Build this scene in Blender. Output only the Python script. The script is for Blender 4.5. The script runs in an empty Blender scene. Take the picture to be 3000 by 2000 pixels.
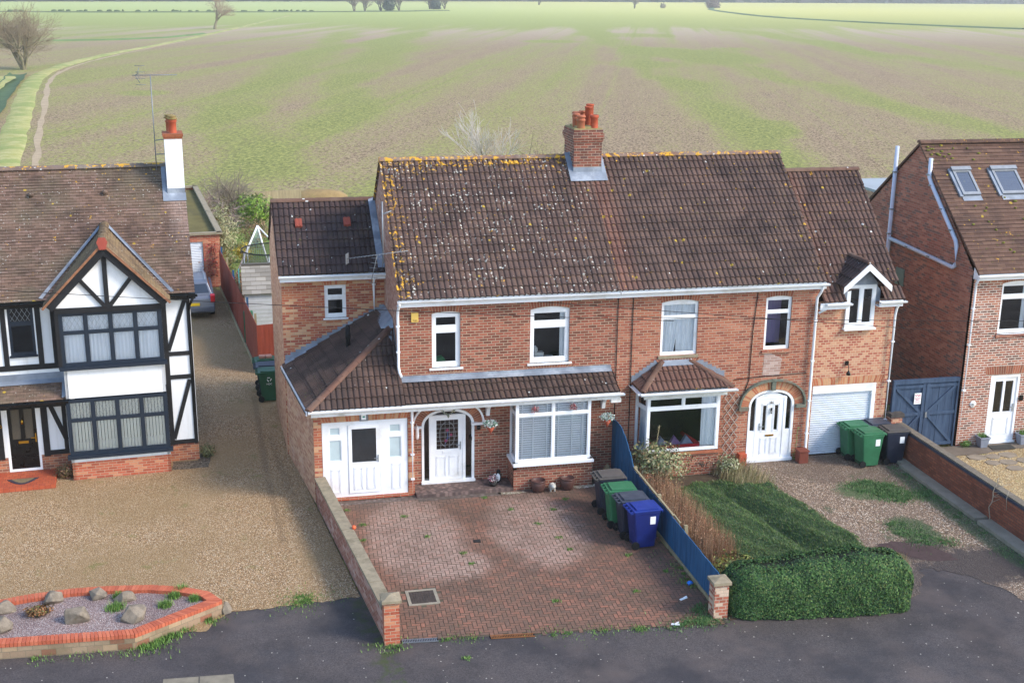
import bpy, bmesh, math, random
from math import sin, cos, pi, radians, sqrt
from mathutils import Vector, Matrix
random.seed(7)
scene = bpy.context.scene
col = scene.collection
V3 = Vector
def lin(h):
    h = h.lstrip('#'); o = []
    for i in (0, 2, 4):
        c = int(h[i:i+2], 16) / 255
        o.append(c/12.92 if c <= .04045 else ((c+.055)/1.055)**2.4)
    return (*o, 1)

# ------------------------------------------------------------------ mesh builder
class MB:
    def __init__(s): s.v = []; s.f = []; s.m = []; s.sm = []; s.uv = {}
    def poly(s, pts, m=0, sm=False, uv=None):
        i = len(s.v); s.v.extend([tuple(p) for p in pts]); s.f.append(tuple(range(i, i+len(pts)))); s.m.append(m); s.sm.append(sm)
        if uv is not None: s.uv[len(s.f)-1] = uv
    def grid(s, rows, m=0, sm=False, uvs=None):
        i = len(s.v); n = len(rows[0])
        for r in rows: s.v.extend([tuple(p) for p in r])
        for a in range(len(rows)-1):
            for b in range(n-1):
                s.f.append((i+a*n+b, i+a*n+b+1, i+(a+1)*n+b+1, i+(a+1)*n+b)); s.m.append(m); s.sm.append(sm)
    def obox(s, c, x, y, z, m=0):
        c, x, y, z = map(V3, (c, x, y, z)); i = len(s.v)
        for a in (-1, 1):
            for b in (-1, 1):
                for d in (-1, 1): s.v.append(tuple(c+x*a+y*b+z*d))
        fs = [(0,1,3,2),(4,6,7,5),(0,4,5,1),(2,3,7,6),(0,2,6,4),(1,5,7,3)]
        if x.cross(y).dot(z) < 0: fs = [f[::-1] for f in fs]
        for f in fs: s.f.append(tuple(i+k for k in f)); s.m.append(m); s.sm.append(False)
    def box(s, x0, x1, y0, y1, z0, z1, m=0):
        s.obox(((x0+x1)/2, (y0+y1)/2, (z0+z1)/2), ((x1-x0)/2, 0, 0), (0, (y1-y0)/2, 0), (0, 0, (z1-z0)/2), m)
    def beam(s, p, q, w, h, up=(0, 0, 1), m=0):
        p, q = V3(p), V3(q); d = (q-p); L = d.length; d.normalize(); r = d.cross(V3(up)).normalized(); u = r.cross(d)
        s.obox((p+q)/2, d*L/2, r*w/2, u*h/2, m)
    def prism(s, pts, vec, m=0):
        pts = [V3(p) for p in pts]; vec = V3(vec); n = len(pts)
        nn = V3((0, 0, 0))
        for i in range(n): nn += pts[i].cross(pts[(i+1) % n])
        if nn.dot(vec) > 0: pts = pts[::-1]
        s.poly(pts, m); s.poly([p+vec for p in pts][::-1], m)
        for i in range(n):
            a, b = pts[i], pts[(i+1) % n]; s.poly([b, a, a+vec, b+vec], m)
    def tube(s, path, r, n=8, m=0, cap=True, sm=True):
        path = [V3(p) for p in path]; k = len(path)
        rr = r if isinstance(r, (list, tuple)) else [r]*k
        i0 = len(s.v); ref = None
        for i in range(k):
            d = (path[min(i+1, k-1)]-path[max(i-1, 0)]).normalized()
            if ref is None: ref = V3((0, 0, 1)) if abs(d.z) < .9 else V3((1, 0, 0))
            a = d.cross(ref).normalized(); b = d.cross(a).normalized(); ref = -b if False else ref
            for j in range(n):
                t = 2*pi*j/n; s.v.append(tuple(path[i]+a*cos(t)*rr[i]+b*sin(t)*rr[i]))
        for i in range(k-1):
            for j in range(n):
                a = i0+i*n+j; b = i0+i*n+(j+1) % n
                s.f.append((a, a+n, b+n, b)); s.m.append(m); s.sm.append(sm)
        if cap:
            s.f.append(tuple(i0+j for j in range(n))); s.m.append(m); s.sm.append(False)
            s.f.append(tuple(i0+(k-1)*n+j for j in range(n-1, -1, -1))); s.m.append(m); s.sm.append(False)
    def lathe(s, prof, c=(0, 0, 0), n=16, m=0, sm=True):
        c = V3(c); i0 = len(s.v)
        for r, z in prof:
            for j in range(n): t = 2*pi*j/n; s.v.append((c.x+r*cos(t), c.y+r*sin(t), c.z+z))
        for i in range(len(prof)-1):
            for j in range(n):
                a = i0+i*n+j; b = i0+i*n+(j+1) % n
                s.f.append((a, b, b+n, a+n)); s.m.append(m); s.sm.append(sm)
    def blob(s, c, r, seed=0, amp=.2, n=10, m=0, sm=True, flat=0):
        c = V3(c); rnd = random.Random(seed); ph = [(rnd.uniform(1, 3), rnd.uniform(0, 6), rnd.uniform(1, 3), rnd.uniform(0, 6)) for _ in range(4)]
        i0 = len(s.v); k = n*2
        for i in range(n+1):
            th = pi*i/n
            for j in range(k):
                p = 2*pi*j/k; d = V3((sin(th)*cos(p), sin(th)*sin(p), cos(th)))
                a = 1+amp*sum(sin(q[0]*d.x*2+q[1])*cos(q[2]*d.y*2+q[3]+d.z*2) for q in ph)/2
                if flat: a *= 1-flat*round(abs(sin(3*p+ph[0][1])), 0)*.3
                z = d.z*a*r[2]; s.v.append((c.x+d.x*a*r[0], c.y+d.y*a*r[1], c.z+z))
        for i in range(n):
            for j in range(k):
                a = i0+i*k+j; b = i0+i*k+(j+1) % k
                s.f.append((a, a+k, b+k, b)); s.m.append(m); s.sm.append(sm)
    def data(s, name, mats, bev=0, rot=False):
        me = bpy.data.meshes.new(name); me.from_pydata(s.v, [], s.f)
        for mt in mats: me.materials.append(mt)
        me.polygons.foreach_set('material_index', s.m); me.polygons.foreach_set('use_smooth', s.sm)
        uv = me.uv_layers.new(name='UVMap').data
        for p in me.polygons:
            n = p.normal; cu = s.uv.get(p.index)
            if abs(n.z) > .995: a, b = V3((1, 0, 0)), V3((0, 1, 0))
            else: a = V3((-n.y, n.x, 0)).normalized(); b = n.cross(a)
            if rot: a, b = b, a
            for k, li in enumerate(p.loop_indices):
                if cu is not None: uv[li].uv = cu[k] if isinstance(cu[0], tuple) else cu
                else:
                    q = V3(me.vertices[me.loops[li].vertex_index].co); uv[li].uv = (q.dot(a), q.dot(b))
        if bev:
            bm = bmesh.new(); bm.from_mesh(me); bmesh.ops.remove_doubles(bm, verts=bm.verts, dist=1e-4)
            es = [e for e in bm.edges if len(e.link_faces) == 2 and e.calc_face_angle(0) > .5]
            bmesh.ops.bevel(bm, geom=es, offset=bev, segments=2, affect='EDGES', profile=.6); bm.to_mesh(me); bm.free()
        return me
OFF = {}
def props(o, label=None, cat=None, group=None, kind=None):
    if label: o['label'] = label
    if cat: o['category'] = cat
    if group: o['group'] = group
    if kind: o['kind'] = kind
    return o
def thing(name, label, cat, loc=(0, 0, 0), rz=0, group=None, world=False):
    o = bpy.data.objects.new(name, None); col.objects.link(o); o.location = loc; o.rotation_euler = (0, 0, rz); o.empty_display_size = .3
    if world: OFF[o.name] = V3(loc)
    return props(o, label, cat, group)
def part(name, mb, mats, parent=None, label=None, bev=0, rot=False, cat=None, group=None, kind=None):
    if not isinstance(mats, (list, tuple)): mats = [mats]
    o = bpy.data.objects.new(name, mb.data(name, mats, bev, rot)); col.objects.link(o)
    if parent is not None:
        o.parent = parent
        if parent.name in OFF: o.location = -OFF[parent.name]
    return props(o, label, cat, group, kind)
def struct(name, mb, mats, **k): return part(name, mb, mats, kind='structure', **k)
def copy_tree(o, parent=None):
    c = o.copy(); col.objects.link(c)
    if parent is not None: c.parent = parent
    for ch in list(o.children): copy_tree(ch, c)
    return c
def dup(o, loc, rz=0, label=None, group=None):
    c = copy_tree(o); c.location = loc; c.rotation_euler = (0, 0, rz)
    if label: c['label'] = label
    if group: c['group'] = group
    return c

# ------------------------------------------------------------------ node helper
class G:
    def __init__(s, name):
        s.mat = bpy.data.materials.new(name); s.mat.use_nodes = True; s.t = s.mat.node_tree; s.t.nodes.clear()
    def node(s, ty, **kw):
        n = s.t.nodes.new(ty)
        for k, v in kw.items(): setattr(n, k, v)
        return n
    def put(s, sock, v):
        if hasattr(v, 'is_output') or isinstance(v, bpy.types.NodeSocket): s.t.links.new(v, sock)
        elif v is not None:
            if isinstance(v, (tuple, list)) and len(v) == 3 and sock.type == 'RGBA': v = (*v, 1)
            sock.default_value = v
    def pos(s): return s.node('ShaderNodeNewGeometry').outputs['Position']
    def uv(s): return s.node('ShaderNodeUVMap').outputs[0]
    def obj(s): return s.node('ShaderNodeTexCoord').outputs['Object']
    def map(s, v, sc=(1, 1, 1), rot=(0, 0, 0), loc=(0, 0, 0)):
        n = s.node('ShaderNodeMapping'); s.put(n.inputs[0], v); n.inputs['Scale'].default_value = sc; n.inputs['Rotation'].default_value = rot; n.inputs['Location'].default_value = loc; return n.outputs[0]
    def noise(s, v, scale, detail=3, rough=.55, dist=0, out='Fac'):
        n = s.node('ShaderNodeTexNoise'); s.put(n.inputs['Vector'], v); n.inputs['Scale'].default_value = scale; n.inputs['Detail'].default_value = detail; n.inputs['Roughness'].default_value = rough; n.inputs['Distortion'].default_value = dist; return n.outputs[out]
    def vor(s, v, scale, feature='F1', out='Distance', rnd=1):
        n = s.node('ShaderNodeTexVoronoi', feature=feature); s.put(n.inputs['Vector'], v); n.inputs['Scale'].default_value = scale; n.inputs['Randomness'].default_value = rnd; return n.outputs[out]
    def white(s, v):
        n = s.node('ShaderNodeTexWhiteNoise', noise_dimensions='3D'); s.put(n.inputs['Vector'], v); return n.outputs['Value']
    def math(s, op, a, b=None, c=None, clamp=False):
        n = s.node('ShaderNodeMath', operation=op); n.use_clamp = clamp; s.put(n.inputs[0], a)
        if b is not None: s.put(n.inputs[1], b)
        if c is not None: s.put(n.inputs[2], c)
        return n.outputs[0]
    def sst(s, v, a, b, lo=0., hi=1.):
        n = s.node('ShaderNodeMapRange', interpolation_type='SMOOTHSTEP'); s.put(n.inputs[0], v); n.inputs[1].default_value = a; n.inputs[2].default_value = b; n.inputs[3].default_value = lo; n.inputs[4].default_value = hi; return n.outputs[0]
    def sep(s, v):
        n = s.node('ShaderNodeSeparateXYZ'); s.put(n.inputs[0], v); return n.outputs
    def comb(s, x, y, z=0.):
        n = s.node('ShaderNodeCombineXYZ'); s.put(n.inputs[0], x); s.put(n.inputs[1], y); s.put(n.inputs[2], z); return n.outputs[0]
    def ramp(s, v, stops, interp='LINEAR'):
        n = s.node('ShaderNodeValToRGB'); s.put(n.inputs[0], v); cr = n.color_ramp; cr.interpolation = interp
        while len(cr.elements) < len(stops): cr.elements.new(.5)
        for e, (p, c) in zip(cr.elements, stops): e.position = p; e.color = lin(c) if isinstance(c, str) else ((c, c, c, 1) if not isinstance(c, tuple) else c)
        return n.outputs[0]
    def mix(s, f, a, b, mode='MIX'):
        n = s.node('ShaderNodeMix', data_type='RGBA', blend_type=mode); s.put(n.inputs[0], f)
        s.put(n.inputs[6], lin(a) if isinstance(a, str) else a); s.put(n.inputs[7], lin(b) if isinstance(b, str) else b); return n.outputs[2]
    def vmul(s, c, f):
        n = s.node('ShaderNodeVectorMath', operation='SCALE'); s.put(n.inputs[0], c); s.put(n.inputs['Scale'], f); return n.outputs[0]
    def brick(s, v, w=.225, h=.075, mortar=.006, off=.5, sq=1, sqf=2, smooth=.2):
        n = s.node('ShaderNodeTexBrick', offset=off, squash=sq, squash_frequency=sqf); s.put(n.inputs['Vector'], v)
        for k, x in (('Scale', 1), ('Mortar Size', mortar), ('Mortar Smooth', smooth), ('Bias', 0), ('Brick Width', w), ('Row Height', h)): n.inputs[k].default_value = x
        n.inputs['Color1'].default_value = (0, 0, 0, 1); n.inputs['Color2'].default_value = (1, 1, 1, 1); n.inputs['Mortar'].default_value = (.5, .5, .5, 1)
        return n.outputs['Color'], n.outputs['Fac']
    def bump(s, h, strength=.5, dist=.01, normal=None):
        n = s.node('ShaderNodeBump'); s.put(n.inputs['Height'], h); n.inputs['Strength'].default_value = strength; n.inputs['Distance'].default_value = dist
        if normal is not None: s.put(n.inputs['Normal'], normal)
        return n.outputs[0]
    def done(s, color, rough=.8, bump=None, metal=0., spec=.3, alpha=None, emit=None, coat=0., sub=0.):
        p = s.node('ShaderNodeBsdfPrincipled'); o = s.node('ShaderNodeOutputMaterial')
        s.put(p.inputs['Base Color'], lin(color) if isinstance(color, str) else color); s.put(p.inputs['Roughness'], rough); s.put(p.inputs['Metallic'], metal)
        p.inputs['Specular IOR Level'].default_value = spec; p.inputs['Coat Weight'].default_value = coat
        if bump is not None: s.put(p.inputs['Normal'], bump)
        if alpha is not None: s.put(p.inputs['Alpha'], alpha)
        s.t.links.new(p.outputs[0], o.inputs[0]); return s.mat

def plain(name, c, rough=.5, var=.12, scale=6, metal=0., spec=.4, dirt=None, bump=0., fine=0.):
    g = G(name); p = g.pos(); n = g.noise(p, scale, 4)
    a = g.mix(g.math('MULTIPLY', g.sst(n, .3, .7), var), c, tuple(x*.45 for x in lin(c)[:3]))
    if dirt: a = g.mix(g.math('MULTIPLY', g.sst(g.noise(p, scale*.35, 6, .7), .5, .72), .6), a, dirt)
    if fine: a = g.mix(g.math('MULTIPLY', g.noise(p, 60, 2), fine), a, tuple(x*.3 for x in lin(c)[:3]))
    return g.done(a, g.sst(n, .2, .8, rough, min(1, rough+.15)), g.bump(g.noise(p, 40, 3), bump, .01) if bump else None, metal, spec)
def brickmat(name, pal, mortar, stain='#4a3a34', stain_amt=.35, w=.225, h=.075, ms=.008, bias=0, sq=1, efflo=0., bumpy=.5, joint_dark=0.):
    g = G(name); u = g.uv(); c, f = g.brick(u, w, h, ms, sq=sq)
    n = len(pal); b = g.ramp(c, [(i/n, x) for i, x in enumerate(pal)], 'CONSTANT')
    p = g.pos(); b = g.mix(g.math('MULTIPLY', g.noise(p, 18, 3), .35), b, '#6b4238')
    b = g.mix(g.math('MULTIPLY', g.sst(g.noise(p, 90, 2), .4, .8), .25), b, '#d8b090')
    mo = g.mix(g.math('MULTIPLY', g.noise(p, 5, 3), .5+joint_dark), mortar, '#6e5f52')
    a = g.mix(f, b, mo)
    a = g.mix(g.math('MULTIPLY', g.sst(g.noise(p, .9, 5, .6), .45, .75), stain_amt), a, stain)
    if efflo: a = g.mix(g.math('MULTIPLY', g.sst(g.noise(p, 1.3, 6, .65), .52, .75), efflo), a, '#d9cfc8')
    hgt = g.math('SUBTRACT', g.math('MULTIPLY', g.noise(p, 70, 3), .4), f)
    return g.done(a, .88, g.bump(hgt, bumpy, .008), spec=.2)
def rocks(name, pal, scale=28, dark='#4b4035', green=None, patch=None, wet=0., bumpy=1., big=None, spots=(), lines=()):
    g = G(name); p = g.pos(); uvp = g.map(p, (1, 1, .2))
    cr = g.vor(uvp, scale, out='Color'); r = g.sep(cr)[0]; d = g.vor(uvp, scale)
    n = len(pal); a = g.ramp(r, [(i/n, x) for i, x in enumerate(pal)], 'CONSTANT')
    a = g.mix(g.sst(d, .28, .62, 0, .75), a, dark)
    a = g.mix(g.math('MULTIPLY', g.sst(g.noise(p, .45, 5, .6), .42, .7), .55), a, patch or dark)
    if big: a = g.mix(g.math('MULTIPLY', g.sst(g.noise(g.map(p, loc=(31, 7, 0)), .22, 4, .6), .45, .62), .6), a, big)
    if green: a = g.mix(g.math('MULTIPLY', g.sst(g.noise(g.map(p, loc=(9, 3, 0)), 1.1, 7, .7), .57, .7), .7), a, green)
    if spots or lines:
        q = g.sep(p); wob = g.math('MULTIPLY', g.math('SUBTRACT', g.noise(p, 2.4, 7, .75), .5), 2.6)
        for (cx, cy, rx, ry, c_, am) in spots:
            e = g.math('ADD', g.math('POWER', g.math('ABSOLUTE', g.math('DIVIDE', g.math('SUBTRACT', q[0], cx), rx)), 2.), g.math('POWER', g.math('ABSOLUTE', g.math('DIVIDE', g.math('SUBTRACT', q[1], cy), ry)), 2.))
            a = g.mix(g.math('MULTIPLY', g.sst(g.math('ADD', e, wob), 1.3, .5), am), a, c_)
        for (x0, y0, x1, y1, w_, c_, am) in lines:
            dv = V3((x1-x0, y1-y0, 0)); hl = dv.length/2; dv.normalize(); k = g.math('ABSOLUTE', g.math('ADD', g.math('MULTIPLY', q[0], -dv.y), g.math('MULTIPLY_ADD', q[1], dv.x, -(-dv.y*x0+dv.x*y0)))); al = g.math('ABSOLUTE', g.math('ADD', g.math('MULTIPLY', q[0], dv.x), g.math('MULTIPLY_ADD', q[1], dv.y, -((x0+x1)/2*dv.x+(y0+y1)/2*dv.y))))
            a = g.mix(g.math('MULTIPLY', g.math('MULTIPLY', g.sst(g.math('MULTIPLY_ADD', wob, .06, k), w_*1.6, w_*.3), g.sst(al, hl*1.1, hl*.8)), am), a, c_)
    return g.done(a, .85, g.bump(g.math('SUBTRACT', 1., d), bumpy, .02), spec=.25)
CAM = [-4.0489349764256986, -31.225924157789713, 13.153768008222844, -0.22322727929440334, 0.2783530283046986, 0.010825562402813111, 3625.0037985155104]
SUN_EL, SUN_AZ, SUN_E, SUN_ANG, SKY, EXPO, HAZE = 38, -32, 1.5, 16, .15, 1.3, .00042
LINES = [(128.8, 443, 63.7, 152.8, 6), (63.7, 152.8, 36.6, 56.4, 4.5), (87, 184.6, 68.3, 72, 5), (166, 374, 120, 140, 7), (83.7, 534, 15.5, 165.7, 8), (15.5, 165, 5, 90, 5), (30.9, 343, -4.5, 110, 6), (-4.5, 112, -1, 60, 5), (112, 250, 84, 190, 7), (50, 92, 44, 78, 3.4)]
def roofmat(name, pal, white=.0, wx=None, yellow=0., yz=(9, 9), yx=None, dust='#8a6a60', dust_amt=.3, moss=.15, tile=(.3, .3), dark='#2e2524', pale=None, plaintile=False, whitescale=11, wcol='#d9dcd8', dusty=None):
    g = G(name); u = g.uv(); p = g.pos(); ps = g.sep(p)
    us = g.sep(u); cell = g.comb(g.math('FLOOR', g.math('DIVIDE', us[0], tile[0])), g.math('FLOOR', g.math('DIVIDE', us[1], tile[1])), 1.)
    if plaintile:
        c, f = g.brick(u, tile[0], tile[1], .0035, smooth=.1); r = g.sep(c)[0]
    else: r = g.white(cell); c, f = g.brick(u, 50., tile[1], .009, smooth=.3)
    n = len(pal); a = g.ramp(r, [(i/n, x) for i, x in enumerate(pal)], 'CONSTANT')
    a = g.mix(.45, a, pal[0])
    a = g.mix(g.math('MULTIPLY', g.sst(g.noise(p, .7, 5, .6), .4, .7), dust_amt), a, dust)
    a = g.mix(g.math('MULTIPLY', g.sst(g.noise(g.map(p, loc=(4, 2, 1)), 1.1, 5, .65), .45, .72), .55), a, dark)
    a = g.mix(g.math('MULTIPLY', g.noise(p, 45, 3), .35), a, dark)
    if dusty: a = g.mix(g.math('MULTIPLY', dusty(g, ps), .4), a, pale)
    if plaintile: a = g.mix(g.math('MULTIPLY', f, .8), a, '#251b19')
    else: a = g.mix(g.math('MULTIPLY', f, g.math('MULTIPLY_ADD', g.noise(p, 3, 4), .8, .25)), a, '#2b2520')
    if moss:
        m = g.sst(g.noise(p, 9, 5, .7), .6, .7); m = g.math('MULTIPLY', m, g.sst(g.noise(g.map(p, loc=(0, 9, 0)), .8, 3), .45, .62)); a = g.mix(g.math('MULTIPLY', m, moss*4, clamp=True), a, '#5d5f2c')
    if white:
        d = g.vor(u, whitescale); cc = g.sep(g.vor(u, whitescale, out='Color'))
        rad = g.math('MULTIPLY_ADD', g.math('POWER', cc[1], 2.), .28, .1); sp = g.math('LESS_THAN', d, rad)
        ring = g.math('MULTIPLY', g.math('LESS_THAN', d, g.math('MULTIPLY', rad, .4)), g.math('GREATER_THAN', cc[2], .6))
        dens = g.math('MULTIPLY', g.sst(g.noise(p, 1.6, 5, .65), .36, .66), white)
        if wx: dens = g.math('MULTIPLY', dens, wx(g, ps))
        k = g.math('MULTIPLY', sp, g.math('LESS_THAN', cc[0], dens)); k = g.math('MULTIPLY', k, g.math('SUBTRACT', 1., ring))
        a = g.mix(g.math('MULTIPLY', k, .88), a, wcol)
    if yellow:
        d = g.noise(p, 7, 5, .65); zz = g.sst(ps[2], yz[0], yz[1])
        if yx: zz = g.math('MAXIMUM', zz, yx(g, ps))
        k = g.sst(g.math('MULTIPLY_ADD', zz, .19*yellow, d), .655, .70)
        a = g.mix(g.math('MULTIPLY', k, .9), a, g.mix(g.noise(p, 14, 3), '#b8801a', '#e0b03c'))
        d2 = g.vor(u, 4.2); c2 = g.sep(g.vor(u, 4.2, out='Color')); k2 = g.math('MULTIPLY', g.math('LESS_THAN', d2, g.math('MULTIPLY', c2[1], .22)), g.math('LESS_THAN', c2[0], .22))
        a = g.mix(g.math('MULTIPLY', k2, .8), a, '#b59a34')
    return g.done(a, .85, g.bump(g.noise(p, 60, 4), .5, .006), spec=.25)

white_upvc = plain('white_upvc', '#eef0f3', .35, .1, 3, dirt='#c9c6be')
white_old = plain('white_old_paint', '#e4e4e2', .5, .25, 5, dirt='#9d978c')
def rendermat():
    g = G('white_render'); p = g.pos(); a = g.mix(g.math('MULTIPLY', g.sst(g.noise(g.map(p, (5, 5, .35)), 1.2, 5, .65), .5, .75), .3), '#eceef0', '#bdb9b0'); a = g.mix(g.math('MULTIPLY', g.sst(g.noise(p, 2.2, 6, .7), .5, .75), .2), a, '#c9c6c0')
    return g.done(a, .85, g.bump(g.noise(p, 35, 4), .2, .006), spec=.2)
render_white = rendermat()
timber_black = plain('black_timber', '#17171a', .55, .3, 5, dirt='#2a2a2c', bump=.3)
frame_blue = plain('dark_blue_frame', '#1d2836', .4, .2, 6)
frame_grey = plain('dark_grey_frame', '#2b2f36', .4, .2, 6)
lead = plain('lead_flashing', '#8a93a0', .5, .5, 2.5, metal=.15, dirt='#c3cad2', bump=.2)
concrete = plain('concrete', '#a39a88', .9, .4, 3, dirt='#6d6a55', bump=.6, fine=.3)
coping_mat = plain('coping_stone', '#a89a80', .9, .5, 6, dirt='#5e5a41', bump=.8, fine=.5)
gloss_black = plain('black_gloss', '#0d0e10', .25, .2, 5)
brass = plain('brass', '#c79a3c', .3, .2, 8, metal=1.)
steel = plain('steel', '#aeb4ba', .4, .2, 8, metal=.8)
galv = plain('grey_alu', '#8b9096', .45, .3, 8, metal=.6)
dark_metal = plain('dark_metal', '#2a2826', .6, .4, 12)
terracotta = plain('terracotta', '#b5563a', .75, .35, 5, dirt='#5a3a30', bump=.2)
terracotta_pale = plain('terracotta_lichened', '#b0674a', .8, .4, 7, dirt='#8a8350', bump=.4)
soot = plain('soot', '#1a1716', .9, .3, 8)
red_tile = plain('red_quarry_tile', '#b34e33', .6, .25, 3, dirt='#8e3f2b')
rubber = plain('black_rubber', '#15161a', .7, .3, 9)
pvc_pipe = plain('grey_white_pvc', '#c3cbdc', .4, .2, 4)
def glassmat(name, tint='#0c1116', refl=1.0, thru=.55):
    g = G(name); fr = g.node('ShaderNodeFresnel'); fr.inputs[0].default_value = 1.55
    gl = g.node('ShaderNodeBsdfGlossy'); gl.inputs['Roughness'].default_value = .02; gl.inputs[0].default_value = (.95, .97, 1, 1)
    tr = g.node('ShaderNodeBsdfTransparent'); tr.inputs[0].default_value = (thru, thru*1.02, thru*1.05, 1)
    bmp = g.bump(g.noise(g.pos(), 1.3, 2), .06, .02); g.put(gl.inputs['Normal'], bmp)
    m = g.node('ShaderNodeMixShader'); g.put(m.inputs[0], g.math('MULTIPLY_ADD', fr.outputs[0], refl, .04, clamp=True)); g.t.links.new(tr.outputs[0], m.inputs[1]); g.t.links.new(gl.outputs[0], m.inputs[2])
    o = g.node('ShaderNodeOutputMaterial'); g.t.links.new(m.outputs[0], o.inputs[0]); return g.mat
glass = glassmat('window_glass', thru=.97, refl=.9)
glass_dark = glassmat('dark_glass', thru=.35)
glass_sky = glassmat('rooflight_glass', refl=3.2, thru=.3)
def curtainmat(name, c, dens=26):
    g = G(name); u = g.uv(); s = g.sep(u); w = g.noise(g.comb(g.math('MULTIPLY', s[0], dens), g.math('MULTIPLY', s[1], .6)), 1, 3)
    return g.done(g.mix(g.math('MULTIPLY', g.sst(w, .35, .7), .3), c, '#9aa3ad'), .9, spec=.1)
net = curtainmat('net_curtain', '#f2f4f6'); cream = curtainmat('cream_curtain', '#e8e6d8', 14); frost = plain('frosted_pane', '#b9c9cd', .35, .3, 2)
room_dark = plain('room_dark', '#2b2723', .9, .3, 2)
slat_white = plain('white_slat', '#f3f4f4', .5, .1, 4); slat_cream = plain('cream_slat', '#f2f1e4', .6, .15, 4)

brick_a = brickmat('brick_red_brown', ['#934a3a', '#a05646', '#7f4034', '#67352c', '#a8604c', '#894436'], '#b5a088', stain='#5a3d33', stain_amt=.3, ms=.011)
brick_b = brickmat('brick_orange_red', ['#a55a46', '#b26a52', '#95493a', '#a96248', '#884436', '#bc7860'], '#b8a088', stain='#7a4a3a', stain_amt=.3, ms=.011)
brick_ext = brickmat('brick_mixed_buff', ['#b05a40', '#bb6f4c', '#cf9f78', '#a85040', '#b96a4c', '#9a4c3a', '#d2aa84'], '#c4a78a', stain='#8c5a45', stain_amt=.2)
brick_gar = brickmat('brick_pink_buff', ['#c68a6c', '#ae5e4c', '#d0a080', '#b86e58', '#cb977a', '#a45446'], '#dab898', stain='#b07a5e', stain_amt=.12, w=.16, ms=.011)
brick_c = brickmat('brick_dark_red_pale_mortar', ['#9a5644', '#84463a', '#a8634c', '#5e3f3a', '#90503f', '#b06d55'], '#dccfc0', stain='#5a3a34', stain_amt=.18, efflo=.35, ms=.014)
brick_side = brickmat('brick_side_wall', ['#a86a58', '#94584a', '#b67c66', '#6d5854', '#a06856', '#8a5648'], '#a08878', stain='#5a4038', stain_amt=.3)
brick_party = brickmat('brick_pale_side', ['#a8705c', '#b78470', '#96604f', '#bd9482', '#a37262'], '#b49c8c', stain='#8a6a5c', stain_amt=.3, efflo=.45)
brick_flank = brickmat('brick_flank_buff', ['#c69a7c', '#b8836a', '#d2ac8e', '#a9745e', '#c89d84'], '#cbb29a', stain='#9a7460', stain_amt=.3, efflo=.3)
brick_chim = brickmat('brick_chimney', ['#86483c', '#975446', '#6e3a30', '#58393a', '#8f4c3e'], '#bba892', stain='#3a2c28', stain_amt=.5)
brick_wall = brickmat('brick_garden_wall', ['#9a5846', '#8a4d3c', '#ad7362', '#bd9486', '#94584a'], '#b09c90', stain='#5e4238', stain_amt=.35, efflo=.5)
brick_new = brickmat('brick_bright_red', ['#b8563a', '#c4654a', '#a84d36', '#cf8a66', '#b96248'], '#c2a58a', stain='#7a4433', stain_amt=.2)
brick_plinth = brickmat('brick_plinth_red', ['#a35a40', '#b46c4c', '#935040', '#86503f', '#c07a56'], '#bda78c', stain='#6a4034', stain_amt=.35)
brick_rwall = brickmat('brick_wall_dark_red', ['#8e4a36', '#7c3f30', '#9a5640', '#84483a'], '#5f4438', stain='#4a3028', stain_amt=.5)
soldier = brickmat('brick_soldier_course', ['#8f4c3a', '#a25b44', '#7a4334', '#a66348'], '#b8a087', w=.075, h=.3)
soldier_ext = brickmat('brick_soldier_buff', ['#bf6d4c', '#c98660', '#d2a077', '#b4603f'], '#c9a988', w=.075, h=.3)
tilepal = ['#5f4c45', '#695449', '#56453f', '#705a50', '#50403b']
def wx_a(g, ps): return g.sst(ps[0], 6.9, 4.9)
def yx_a(g, ps): return g.sst(ps[0], .8, -.1)
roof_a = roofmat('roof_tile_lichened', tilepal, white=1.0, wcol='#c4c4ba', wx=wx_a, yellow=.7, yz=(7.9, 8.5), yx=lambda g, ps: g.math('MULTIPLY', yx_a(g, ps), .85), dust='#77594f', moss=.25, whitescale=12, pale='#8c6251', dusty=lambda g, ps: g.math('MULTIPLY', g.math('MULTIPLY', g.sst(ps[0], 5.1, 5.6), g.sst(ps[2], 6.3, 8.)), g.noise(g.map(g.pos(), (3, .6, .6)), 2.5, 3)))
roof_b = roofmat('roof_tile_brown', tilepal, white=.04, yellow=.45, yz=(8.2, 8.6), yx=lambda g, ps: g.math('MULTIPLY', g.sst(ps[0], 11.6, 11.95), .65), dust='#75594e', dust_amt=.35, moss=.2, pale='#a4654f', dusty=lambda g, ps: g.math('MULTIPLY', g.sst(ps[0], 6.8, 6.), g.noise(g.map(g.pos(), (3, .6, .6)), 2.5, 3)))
roof_ext = roofmat('roof_tile_dark', ['#493c3b', '#524340', '#403434', '#58473f', '#3a2f2e'], white=.1, dust='#6a4f49', moss=.15)
roof_gar = roofmat('roof_tile_reddish', ['#5c4740', '#664f47', '#523f3a', '#6d564b'], white=.05, yellow=.3, yz=(7.6, 8.1), dust='#7c5e52', dust_amt=.35, moss=.25, pale='#96634f', dusty=lambda g, ps: g.math('MULTIPLY', g.sst(ps[0], 12.6, 12.), .45))
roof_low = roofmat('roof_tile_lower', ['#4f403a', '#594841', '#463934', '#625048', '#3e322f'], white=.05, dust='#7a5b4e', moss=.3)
roof_c = roofmat('roof_plain_tile_brown', ['#6a4f42', '#74584a', '#5f463b', '#7d6150', '#594238'], white=.0, yellow=.25, yz=(8.4, 8.8), dust='#8a6c58', moss=.5, tile=(.27, .12), plaintile=True)
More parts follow.
